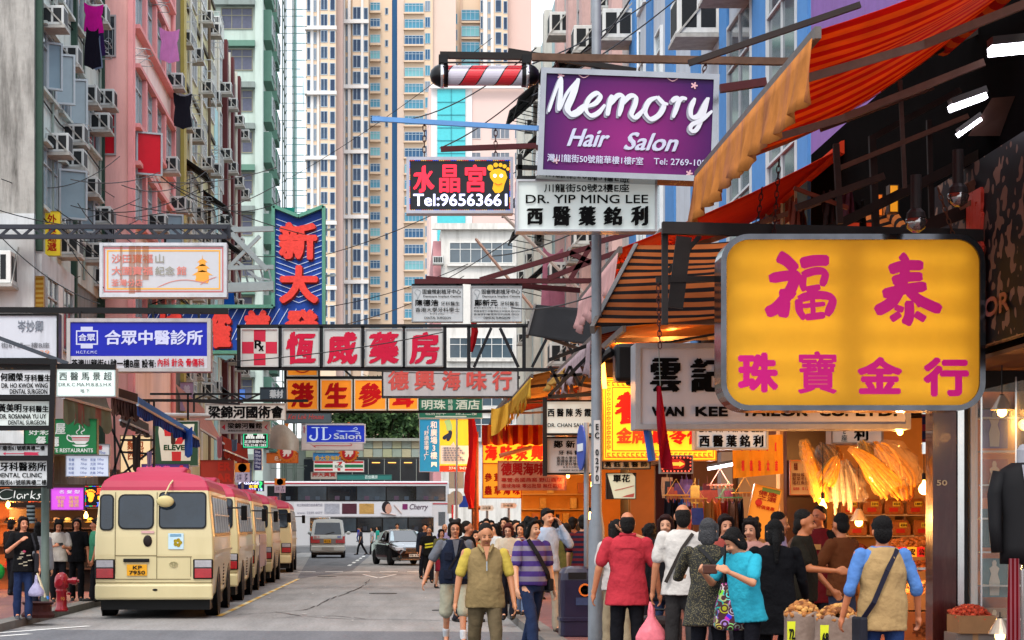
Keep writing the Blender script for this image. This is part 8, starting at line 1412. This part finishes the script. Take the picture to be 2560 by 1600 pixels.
# --- three men in front
r,up,h=human('man in dark navy vest and pale cargo shorts walking on the road',1137,26.5,1.66,4,0,legs=((12,4),(-10,12)),arms=((-4,8,10,0),(6,26,8,-6)),head=(0,2),skin='b07a5c',hair=('puff','1a1715'),top=('5c5f66','short',.86),bottom=('shorts','9a9885'),shoes='6a6a68',w=1.1,belly=.25,vest=('1a2030',.84,True),socks='b0b4b8',vox=NV,glasses=True)
b=MB(); 
for s in (-1,1): b.bb(s*.05,s*.16,-.185,-.165,1.15,1.27); b.bb(s*.05,s*.17,-.2,-.175,.9,1.03)
obj('pocket',b,cl('171c2a'),r,bevel=.01); strap(r,up,[(.1,-.12,1.43),(.03,-.175,1.25),(-.13,-.175,.98)],.02,M('0c0c10',.7))
r,up,h=human('stocky man in olive polo with yellow sleeves looking down, nearest walker',1213,20.4,1.62,3,0,legs=((16,5),(-14,14)),arms=((4,12,10,0),(-4,14,8,0)),head=(4,16),skin='ad7350',hair=('crop','171411'),top=('7d6a48','short',.8),bottom=('trousers','5a4e3a'),shoes='2a241e',w=1.14,belly=.35,vox=NV,ovr='b09a44')
b=MB(); b.add([up((-.035,-.148,1.44)),up((.035,-.148,1.44)),up((0,-.172,1.28))],[(0,1,2)]); obj('neck_opening',b,SK('ad7350'),r); b=MB(); b.bar(up((0,-.178,1.28)),up((0,-.18,1.18)),.012); obj('zip',b,STEEL(),r); b=MB(); b.rc(up((-.075,-.06,1.45)),.018,up((-.03,-.15,1.38)),.014); b.rc(up((.075,-.06,1.45)),.018,up((.03,-.15,1.38)),.014); obj('collar',b,cl('8a7650'),r)
r,up,h=human('man in lilac and white striped polo with shoulder bag stepping off the kerb',1330,24,1.70,24,0,legs=((-20,12),(22,10)),arms=((-6,14,14,0),(10,12,14,0)),head=(16,6),skin='b98768',hair=('puff','100e0d'),top=(stripes('6a50a8','b8b0c4',2,8.2,.52),'short',.9),bottom=('trousers','1f2a44'),shoes='17161a',w=1.02,belly=.3,vox=NV)
strap(r,up,[(-.11,-.11,1.42),(-.02,-.175,1.25),(.12,-.17,1.02),(.2,-.06,.92)],.05,M('0d0d12',.7)); b=MB(); b.bb(.17,.25,-.1,.1,.8,.95); obj('bag',b,M('111116',.6),r,bevel=.02); b=MB(); b.loft([[Vector(up((.178*math.cos(t)*1.04,.132*math.sin(t)*1.05,z))) for t in [6.283*j/20 for j in range(20)]] for z in(.9,.94)]); obj('belt',b,M('0f0e10',.5),r)
r,up,h=human('man in pale blue shirt holding a phone to his ear behind the lilac stripes',1368,27.6,1.70,20,.12,legs=((12,6),(-12,12)),arms=(('pts',(.3,-.1,1.2),(.15,-.12,1.47)),(0,10,14,0)),head=(10,4),hair=('short','12100f'),top=('8f9fb4','long',.84),bottom=('trousers','8d8272'),shoes='2c1c18',vox=.013)
b=MB(); b.bb(.1,.125,-.13,-.07,1.5,1.62); obj('phone',b,BLACKM(),r)
# --- behind them
r,up,h=human('woman in cream knit sweater looking at her phone',1271,31.5,1.5,-10,.12,arms=((15,8,75,25),(18,8,80,30)),head=(0,14),skin='b98a70',hair=('bob','4a1f17'),top=('a89c8a','long',.84,.02),bottom=('trousers','1a1a22'),vox=.014,glasses=True); b=MB(); b.bb(-.05,.03,-.36,-.33,1.1,1.2); obj('phone',b,BLACKM(),r)
r,up,h=human('thin man in black tee with yellow bars walking near the car',1072,56,1.56,0,0,legs=((8,4),(-8,8)),arms=((-8,8,10,0),(10,12,10,0)),skin='ad7a5c',hair=('crop','3a3532'),top=('141414','short',.82),bottom=('trousers','17171a'),vox=.016); b=MB()
for k in range(2): b.bar(up((-.12,-.135,1.17-k*.09)),up((.14,-.135,1.21-k*.09)),.012,.05)
obj('yellow_print',b,M('b8b02c',.7,var=0),r)
human('man in dark suit jacket behind the yellow barred tee',1062,60,1.66,10,0,hair=('short','15130f'),top=('1c222e','long',.78),bottom=('trousers','1a1e28'),vox=.018)
human('balding man in lavender shirt near the junction',1112,57,1.65,15,.0,hair=('bald','2a2420'),top=('8f8ab0','long',.84),bottom=('trousers','3a3a44'),vox=.018)
human('woman with black bob and dark red skirt on the road edge',1103,51,1.5,25,0,hair=('bob','100e0d'),top=('5c5a3c','short',.84),bottom=('skirt','7a1c2c'),vox=.018,skin='b98468')
human('man in black shirt turned sideways behind the navy vest man',1168,33,1.66,62,.0,head=(8,4),skin='9a6448',hair=('crop','15120f'),top=('161618','short',.82),bottom=('trousers','24242c'),vox=.014)
human('woman in orange patterned blouse left of the olive polo man',1188,36,1.5,20,.0,hair=('bob','1c1613'),top=('a8562c','short',.84),bottom=('trousers','2a2a30'),vox=.016)
human('far man in beige shirt behind the olive polo man',1216,43,1.62,0,.12,hair=('short','15130f'),top=('a8956a','short',.84),bottom=('trousers','2a2a30'),vox=.017)
human('dark haired woman in white top seen sideways behind cream sweater',1238,36,1.5,-60,.12,hair=('pony','120f0e'),top=('b0b0ae','short',.84),bottom=('trousers','2a2a30'),vox=.015)
human('tall woman with long black hair behind the cream sweater woman',1262,37.5,1.62,-30,.12,hair=('long','0f0d0d'),top=('17171a','long',.8),bottom=('trousers','1a1a20'),vox=.015)
human('woman in red checked shirt behind the lilac striped man',1302,33,1.5,-20,.12,hair=('bob','1a1412'),top=(stripes('8a2a30','a8989a',2,16,.5),'short',.84),bottom=('trousers','5a6a84'),vox=.014)
human('long haired woman in olive jacket facing away beside the thin post',1415,32,1.5,185,.12,hair=('long','15110f'),top=('4a4722','long',.74,.03),bottom=('skirt','15151a'),face=False,vox=.014)
human('man in red and navy striped polo leaning behind the thin post',1457,29.2,1.62,165,.12,arms=((8,10,20,0),(5,12,12,0)),lean=6,hair=('crop','15120f'),top=(stripes('7a2830','2a2c44',2,13,.5),'short',.84),bottom=('trousers','2a2a34'),face=False,vox=.013)
CR_=[(1290,41,1.58,30,'short','3a4a5c'),(1316,42,1.6,170,'short','8a8a84'),(1335,47,1.6,200,'short','9a7a5c'),(1352,40,1.5,150,'bob','a85a34'),(1382,44,1.62,190,'short','2c2c34'),(1398,38,1.56,170,'bob','6a3a34'),(1432,37,1.62,160,'short','8a4a30'),(1446,41,1.6,200,'bob','3a3a40'),(1228,48,1.6,10,'short','6a3028'),(1252,52,1.58,200,'bob','c0a890'),(1276,55,1.62,0,'short','2a3444'),(1308,58,1.6,180,'short','8a6a50'),(1205,53,1.6,-20,'bob','7a7a80'),(1330,64,1.62,10,'short','444a50'),(1360,56,1.6,160,'bob','a0703c')]
CN={'3a4a5c':'slate blue','8a8a84':'light grey','9a7a5c':'tan','a85a34':'orange','2c2c34':'charcoal','6a3a34':'dusty maroon','8a4a30':'rust','3a3a40':'dark grey','6a3028':'brick red','c0a890':'pale peach','2a3444':'navy','8a6a50':'khaki brown','7a7a80':'mid grey','444a50':'gunmetal','a0703c':'amber'}
for px,Y,H,rz,hs,c in CR_: human('%s shopper in %s top deep in the crowd %s'%('short haired' if hs=='short' else 'bobbed hair',CN[c],'facing away' if 90<rz<270 else 'facing the camera'),px,Y,H,rz,.12,hair=(hs,rnd.choice(('100e0d','1c1613','15110f'))),top=(c,'short',.83),bottom=('trousers',rnd.choice(('2a2a30','1c1c22','3a3a3a'))),vox=.018,face=not(90<rz<270),group='shoppers crowded on the right pavement',arms=((rnd.uniform(0,12),8,rnd.uniform(10,60),5),(rnd.uniform(-10,5),8,14,0)))
# --- right foreground group, mostly seen from behind
r,up,h=human('balding man in red short sleeved shirt standing with his back turned',1568,19.3,1.59,180,.12,legs=((3,2),(-3,3)),arms=((2,17,10,0),(0,17,10,0)),skin='ab6a48',hair=('bald','120f0e'),top=('a42e38','short',.74,.02),bottom=('trousers','121216'),w=1.12,belly=.1,face=False,vox=NV)
b=MB(); b.rc(up((-.07,.05,1.47)),.02,up((.07,.05,1.47)),.02); obj('collar',b,cl('a42e38'),r); b=MB(); b.bar(up((-.14,.118,1.33)),up((.14,.118,1.33)),.006); obj('seam',b,cl('8a2830'),r)
r,up,h=human('woman with arms raised behind her head, half hidden by the red shirt',1541,22,1.52,190,.12,arms=((0,10,20,0),('pts',(-.33,.12,1.46),(-.08,.14,1.56))),hair=('bob','15110f'),top=('b0a8a4','short',.84),bottom=('trousers','8a7c64'),face=False,vox=.013)
human('dark haired woman in black cardigan looking straight at the camera',1664,21.2,1.57,-6,.12,head=(-4,2),skin='b9876a',hair=('bob','2a1210'),top=('131316','long',.72),bottom=('trousers','2c3a54'),vox=.012)
human('woman in flowered blouse behind the red shirt man',1625,23,1.48,160,.12,hair=('puff','15110f'),top=(pattern('flower'),'short',.84),bottom=('trousers','2a2a30'),face=False,vox=.013)
r,up,h=human('tall balding man in white tee with shoulder strap and pink carrier bag',1706,18.9,1.66,172,.12,legs=((4,2),(-4,4)),arms=((2,12,10,0),(2,20,8,0)),head=(10,0),skin='ad7150',hair=('bald','15110f'),top=('b9b4ae','short',.82,.01),bottom=('trousers','2c2a2a'),w=1.05,face=False,vox=NV)
strap(r,up,[(-.1,.09,1.42),(0,.136,1.28),(.16,.13,.95)],.035,M('2a2420',.7))
def carrier(label,p,col,k=1):
    q=thing('carrier_bag',label,'bag',(p.x,p.y,p.z-.42*k)); b=MB(); rg=random.Random(3); b.loft([[(x*f+.01*math.sin(5*t),y*f*.6,z) for x,y,t in [(math.cos(t),math.sin(t),t) for t in [6.283*j/20 for j in range(20)]]] for z,f in((0,.12),(.025,.15),(.09,.15),(.16,.115),(.23,.06),(.28,.028),(.33,.03),(.42,.012))]); b.v=[(x*k,y*k,z*k) for x,y,z in b.v]; obj('plastic',b,M(col,.35,var=.25,scale=12,bump=.6,bscale=14,alpha=.9),q,smooth=True); return q
carrier('pink plastic carrier bag hanging from the hand of the white tee man',h[0] if h[0].x<h[1].x else h[1],'d8707c',1.0)
TWD=pattern('tweed')
r,up,h=human('grey haired woman in dark patterned coat with her back turned',1772,17.3,1.51,176,.12,legs=((3,2),(-3,3)),arms=((28,16,62,20),(8,14,40,10)),head=(-14,4),lean=3,hair=('bob','3c3c3e'),top=(TWD,'long',.66,.05,'coat'),bottom=('trousers','15161c'),w=1.12,face=False,vox=NV)
strap(r,up,[(-.12,.08,1.43),(-.15,.15,1.2),(-.17,.17,.95)],.03,M('111114',.7)); strap(r,up,[(.1,.09,1.43),(-.02,.15,1.3),(-.15,.15,1.12)],.035,M('1a1a1c',.7))
q=thing('tote_bag','floral tote bag hanging at the back of the grey haired woman','bag',(r.location.x+.17,r.location.y-.25,.69)); b=MB(); b.loft([[(x*w_,y*d_,z) for x,y in((-1,-1),(0,-1.3),(1,-1),(1,1),(0,1.2),(-1,1))] for z,w_,d_ in((0,.13,.05),(.03,.165,.07),(.2,.15,.06),(.36,.11,.035),(.4,.1,.02))]); obj('bag',b,pattern('floral'),q,bevel=.015)
b=MB(); b.tube([(-.08,0,.39),(-.07,.03,.6),(-.06,.06,.72)],.012,6); b.tube([(.08,0,.39),(.0,.03,.6),(-.03,.06,.72)],.012,6); obj('handle',b,BLACKM(),q)
r,up,h=human('woman in turquoise tee bending her head over her purse',1866,17,1.45,-58,.12,legs=((4,3),(-4,4)),arms=((30,20,85,30),(24,20,95,40)),head=(-12,34),lean=8,skin='b9805f',hair=('bob','0f0d0d'),top=('2a93a8','short',.76,.02),bottom=('trousers','121218'),w=1.16,belly=.25,vox=NV)
hm=(h[0]+h[1])/2; b=MB(); b.bb(-.06,.06,-.02,.02,-.06,.02); lone('purse',b,M('4a2a20',.5,var=.3),'small brown purse in the hands of the turquoise tee woman','purse',bevel=.012).location=hm+Vector((0,0,-.05))
human('woman with parted dark hair facing the camera behind the grey haired woman',1812,20.6,1.57,6,.12,head=(4,8),hair=('bob','1a0f0d'),top=('8a4038','short',.84),bottom=('trousers','2a2a30'),vox=.012,skin='b98062')
human('older woman with curly dark hair behind the turquoise tee',1880,20,1.53,-25,.12,head=(-6,10),skin='b98062',hair=('curly','1a1210'),top=('a87a70','short',.84),bottom=('trousers','2a2a30'),vox=.012)
human('woman in long black coat with ponytail, back turned beside the turquoise tee',1937,17.8,1.50,168,.12,legs=((3,2),(-3,3)),arms=((10,10,20,0),(12,12,30,0)),head=(8,6),hair=('pony','0c0b0b'),top=('0e0e11','long',.55,.05,'coat'),bottom=('trousers','0e0e11'),w=1.14,face=False,vox=NV)
human('man in lavender shirt seen sideways beyond the ponytail woman',1943,21,1.6,75,.12,head=(0,12),hair=('crop','15110f'),skin='a86a48',top=('8f86a8','short',.84),bottom=('trousers','2a2a34'),vox=.013)
human('bald man lit orange bending at the nut shop counter',1976,22.6,1.56,100,.12,lean=12,head=(0,14),hair=('bald','1a1512'),skin='b0683c',top=('6a4a3a','short',.84),bottom=('trousers','2a2a34'),vox=.014)
human('man in dark tee reaching right across the nut shop front',2006,18.6,1.60,66,.12,legs=((4,2),(-4,3)),arms=((12,8,30,0),(26,10,60,0)),head=(6,10),skin='b0683e',hair=('crop','1c1815'),top=('1f1b14','short',.8),bottom=('trousers','121216'),w=1.12,belly=.2,vox=NV)
r,up,h=human('shop vendor in maroon apron and dark cap behind the counter',2048,22.5,1.68,-35,.12,head=(-8,4),skin='a85c38',hair=('crop','120d0c'),top=('17120f','short',.82),bottom=('trousers','15151a'),vox=.013,vest=('5c1418',.6,False))
b=MB(); b.bar(up((-.09,-.16,1.24)),up((.09,-.16,1.24)),.004,.06); obj('apron_print',b,M('a8743c',.7,var=.3,scale=60),r)
human('man in brown tee with folded arms, back half turned at the shop',2105,19.4,1.57,-140,.12,legs=((3,2),(-3,3)),arms=((22,12,80,55),(18,12,85,55)),head=(-14,12),skin='a8623c',hair=('crop','120f0d'),top=('5a3018','short',.84),bottom=('trousers','2c3040'),w=1.06,face=True,vox=NV)
r,up,h=human('woman in beige vest over a blue top walking into the shop, back turned',2206,15.2,1.52,-172,.12,legs=((6,3),(-6,8)),arms=((-4,17,18,0),(-6,17,22,0)),head=(-10,4),skin='a86440',hair=('short','0d0b0b'),top=('4a70a8','elbow',.9),bottom=('trousers','1c2c50'),w=1.12,face=False,vox=NV,vest=('9a7f56',.74,False))
strap(r,up,[(-.1,.08,1.43),(.02,.158,1.25),(.14,.16,.98),(.2,.08,.85)],.04,M('141426',.7)); b=MB(); b.bb(.17,.24,-.1,.12,.62,.86); obj('bag',b,M('15151f',.7),r,bevel=.02); b=MB(); b.tube([h[1]+Vector((0,0,.1))-r.location,h[1]+Vector((0,0,.12))-r.location],.03,10)
# --- left pavement
r,up,h=human('woman in black printed tee and jeans touching her chest at far left',58,31.4,1.6,18,.12,legs=((3,2),(-6,3)),arms=((4,10,12,0),('pts',(-.27,-.06,1.13),(-.08,-.2,1.3))),head=(14,2),skin='b97a5c',hair=('bob','1a110f'),top=('101012','short',.78,.01),bottom=('trousers','1f2c4c'),shoes='3a3a40',w=.95,vox=NV)
b=MB()
for k in range(9): a=rnd.uniform(-.09,.1); b.bar(up((a-.03,-.136,1.12-k*.028)),up((a+.04,-.136,1.125-k*.028)),.004,.016)
obj('shirt_print',b,M('a8a08c',.7,var=.4,scale=40),r); b=MB(); b.ell(up((0,-.135,1.13)),(.03,.006,.02)); obj('pink_print',b,M('b04060',.7,var=0),r)
strap(r,up,[(.13,-.05,1.43),(.19,-.09,1.2),(.2,-.05,1.0)],.03,M('1c1c22',.7)); b=MB(); b.loft([[(.17+x,y,z) for x,y in((0,-.12),(.08,-.12),(.08,.12),(0,.12))] for z in(.78,1.1)]); obj('shoulder_bag',b,M('1c1c22',.7),r,bevel=.02)
hh_=h[0]; b=MB(); b.box((0,0,-.18),(.02,.1,.4),rot=Matrix.Rotation(R(-18),3,'Y')); o=lone('paper_folder',b,M('c9c0a0',.6,var=.1),'cream paper folder with blue end held by the woman in black tee','folder',origin=(0,0,0)); o.location=hh_+Vector((.02,0,0)); c=MB(); c.box((.064+.04,-.0,-.345-.03),(.024,.104,.05),rot=Matrix.Rotation(R(-18),3,'Y')); obj('blue_end',c,M('2c6ab0',.6),o)
carrier('pale lilac plastic bag beside the cream folder',hh_+Vector((-.05,-.05,-.02)),'9a96b4',.8); 
b=MB(); b.ell((0,0,.12),(.1,.1,.13)); o=lone('green_bag',b,M('0f7a2c',.4,var=.3,scale=8,bump=.5,bscale=12),'bright green plastic bag at the extreme left edge','bag'); o.location=P(-4,1450,31.2)
human('person in grey top facing away behind the left street post',98,33,1.52,175,.12,hair=('bob','0f0d0d'),top=('7a7c80','long',.8),bottom=('trousers','1c1e2a'),face=False,vox=.014)
r,up,h=human('young man in white printed tee looking down at his hands at the hat stall',146,38.5,1.58,15,.12,arms=((16,8,80,35),(18,8,85,35)),head=(0,22),hair=('puff','0f0d0d'),skin='a86a4a',top=('a8a29a','short',.84),bottom=('trousers','141418'),vox=.015)
b=MB(); b.bar(up((-.09,-.135,1.2)),up((.08,-.135,1.2)),.004,.06); obj('shirt_print',b,M('2a2a2a',.7,var=.5,scale=50),r)
human('smiling woman in black dress beside the hat stall',192,39.2,1.6,6,.12,arms=((2,8,12,0),(10,8,60,20)),hair=('pony','0f0d0d'),skin='a8694a',top=('0f0f12','short',.8),bottom=('trousers','0f0f12'),vox=.015)
human('person in green tee half hidden by the nearest minibus',238,39,1.6,-70,.12,hair=('short','1a1512'),skin='a8694a',top=('3a7a5c','short',.84),bottom=('trousers','141418'),vox=.015)
r,up,h=human('dark dressed browser deep inside the left shop front',30,42.5,1.6,150,.12,hair=('short','0f0d0d'),top=('1c1614','long',.82),bottom=('trousers','141418'),vox=.018,face=False)
# --- far
r,up,h=human('distant woman in black leggings crossing with a child in her arms',902,112,1.58,-80,0,legs=((22,10),(-20,12)),hair=('bob','2a1a16'),top=('2a2c34','short',.74,.03),bottom=('trousers','121216'),vox=.028)
human('small child in blue carried by the distant crossing woman',896,111.6,.8,-60,.75,legs=((30,40),(20,40)),hair=('short','2a1a16'),top=('2a3a8a','short',.82),bottom=('trousers','2a3a6a'),vox=.03)
human('distant woman in patterned blouse and black trousers near the car',930,113,1.55,-70,0,legs=((14,8),(-12,8)),hair=('bob','1a1613'),top=(pattern('flower'),'short',.8),bottom=('trousers','141418'),vox=.028)
human('distant person in teal top behind the patterned blouse',944,115,1.6,-75,0,hair=('bob','1a1613'),top=('1f8a7a','short',.8),bottom=('trousers','141418'),vox=.03)
human('distant man in white shirt behind the black car',993,92,1.72,10,0,hair=('short','1a1613'),top=('b8b8b8','short',.84),bottom=('trousers','2a2a30'),vox=.026)
# suitcase between the red shirt and white tee men
q=thing('suitcase','dark ribbed suitcase standing between the red shirt and white tee men','suitcase',(PX(1652,20),20,.12)); b=MB(); b.bb(-.2,.2,-.12,.12,.05,.56); obj('shell',b,M('241c1c',.4,var=.2),q,bevel=.04); b=MB()
for k in range(5): b.bb(-.17,.17,-.135,-.115,.12+.09*k,.16+.09*k)
obj('rib',b,M('382c2a',.4),q); b=MB(); b.tube([(-.1,.05,.55),(-.1,.05,.62),(.1,.05,.62),(.1,.05,.55)],.012,6); obj('handle',b,BLACKM(),q)
# ================= WIRES
def wire(pts,label,r=.012,sag=.3):
    a=Vector(pts[0]);c=Vector(pts[1]); b=MB(); b.tube([a.lerp(c,t/12)-Vector((0,0,sag*4*(t/12)*(1-t/12))) for t in range(13)],r,4); return lone('overhead_wire',b,M('26282a',.6,var=0),label,'wire','overhead wires across the street')
WI=[((-20,520),(380,566),46.5,46.5,.2,'upper wire across the white end wall to the lattice truss'),((-20,452),(420,560),47,60,.1,'wire falling from far left past the stained wall'),((250,470),(470,560),55,70,.2,'twisted wire past the pink corner'),((480,520),(150,556),50,70,.1,'pale wire below the pink laundry'),((640,490),(1230,95),80,60,.3,'long wire from the blue neon sign up to the right houses'),((800,640),(1290,430),64,44,.2,'wire rising behind the flashing massage sign'),((690,780),(1170,660),62,60,.3,'wire behind the neon sign to the white corner block'),((820,820),(1160,690),50,60,.2,'wire above the pharmacy panels'),((1010,300),(1340,120),40,30,.2,'wire above the pale blue beam'),((1100,370),(1345,200),35,28,.1,'wire left of the purple salon sign'),((1330,160),(1640,-10),30,36,.1,'wire up across the white air conditioner'),((1330,240),(1700,-10),31,36,.1,'second wire up past the open sash'),((1460,130),(1580,-10),28,28,.1,'loose wire beside the lamp post'),((560,905),(1110,830),47.5,47.5,.1,'wire crossing in front of the pharmacy panels'),((596,900),(1230,935),56,56,.1,'wire along the top of the grey seafood sign'),((1050,730),(1330,560),60,40,.1,'stay wire above the right dentist plaque'),((1230,640),(1480,560),39,30,.1,'stay wire in front of the teal building'),((0,590),(250,760),45,45,.2,'wire drooping to the amber light box'),((170,610),(260,720),46,46,.1,'short wire near the left pagoda corner'),((430,560),(700,640),55,58,.3,'wire from truss end to the neon sign'),((150,560),(240,640),47,46,.1,'cable loop beside the yellow hanging sign'),((1180,730),(1480,740),50,30,.3,'low wire behind the maroon beam')]
rw=random.Random(9)
for k in range(16): 
    x0=rw.uniform(0,420); y0=rw.uniform(430,640); WI.append(((x0,y0),(x0+rw.uniform(150,420),y0+rw.uniform(-60,140)),rw.uniform(46,50),rw.uniform(48,56),rw.uniform(.1,.5),'thin dark cable in the tangle by the lattice truss, strand %d of it'%(k+1)))
for a,c,Y1,Y2,sg,lab in WI: wire((P(*a,Y1),P(*c,Y2)),lab,.012,sg)
for a,c,Y,lab in (((1010,560),(1260,820),60,'thin flagpole slanting down in front of the white corner block'),((870,600),(1230,770),56,'second slanting stay pole by the maroon frame')):
    if lab.startswith('thin'): beam('slanting_pole',lab,[(P(1190,598,58),P(1385,835,52))],.06,M('8a6a5a',.6,var=.2),'pole')
beam('slanting_pole','long slanting pole running down behind the flashing massage sign',[(P(1240,520,50),P(1470,745,46))],.06,M('8a7a70',.6,var=.2),'pole')
b=MB(); b.loft([[P(1183+x+4*math.sin(k*1.7),y,70)+Vector((0,dy,0)) for x,dy in((-w,0),(0,-.12),(w,0),(0,.12))] for k,(y,w) in enumerate(((790,6),(830,9),(860,7),(880,3)))]); lone('red_cloth',b,cloth('a81c24'),'red cloth strip hanging below the right dentist plaque','cloth')
b=MB(); b.loft([[P(1178+x+5*math.sin(k*1.3),y,69)+Vector((0,dy,0)) for x,dy in((-w,0),(0,-.15),(w,0),(0,.15))] for k,(y,w) in enumerate(((1045,8),(1090,12),(1140,9),(1190,13),(1230,14),(1270,6)))]); lone('red_cloth',b,cloth('a8161c'),'long red cloth wound round the bamboo post right of the bus','cloth')
b=MB(); b.tube([P(1190,1080,70),P(1192,1395,70)],.09,10); b.tube([P(1183,1060,70.4),P(1184,1395,70.4)],.07,8); b.tube([P(1170,1268,70),P(1205,1270,70)],.07,8); lone('bamboo_post',b,M('7a4426',.6,var=.4,scale=6),'orange brown bamboo posts lashed together right of the double decker','post')
b=MB(); b.bb(PX(1148,100),PX(1180,100),99.6,100.4,PZ(1268,100),PZ(1240,100)); lone('blue_canopy',b,M('1f3f9a',.6,var=.2),'small blue canopy right of the grey sign backs','canopy')
for k in range(14):
    x=rnd.uniform(-3,1.6); y=rnd.uniform(28,58); b=MB(); a=rnd.uniform(0,3); w=rnd.uniform(.02,.06); b.add([(x+w*math.cos(a+t),y+w*1.6*math.sin(a+t),.012+.006*(i%2)) for i,t in enumerate((0,1.4,3,4.5))],[(0,1,2,3)])
    o=lone('litter_scrap',b,M('b5b2aa',.8,var=0),'tiny pale paper scrap lying on the asphalt','litter','paper scraps on the road')
for o in list(COL.objects):
    if not o.parent and 'label' in o and 'kind' not in o: o['kind']='thing'
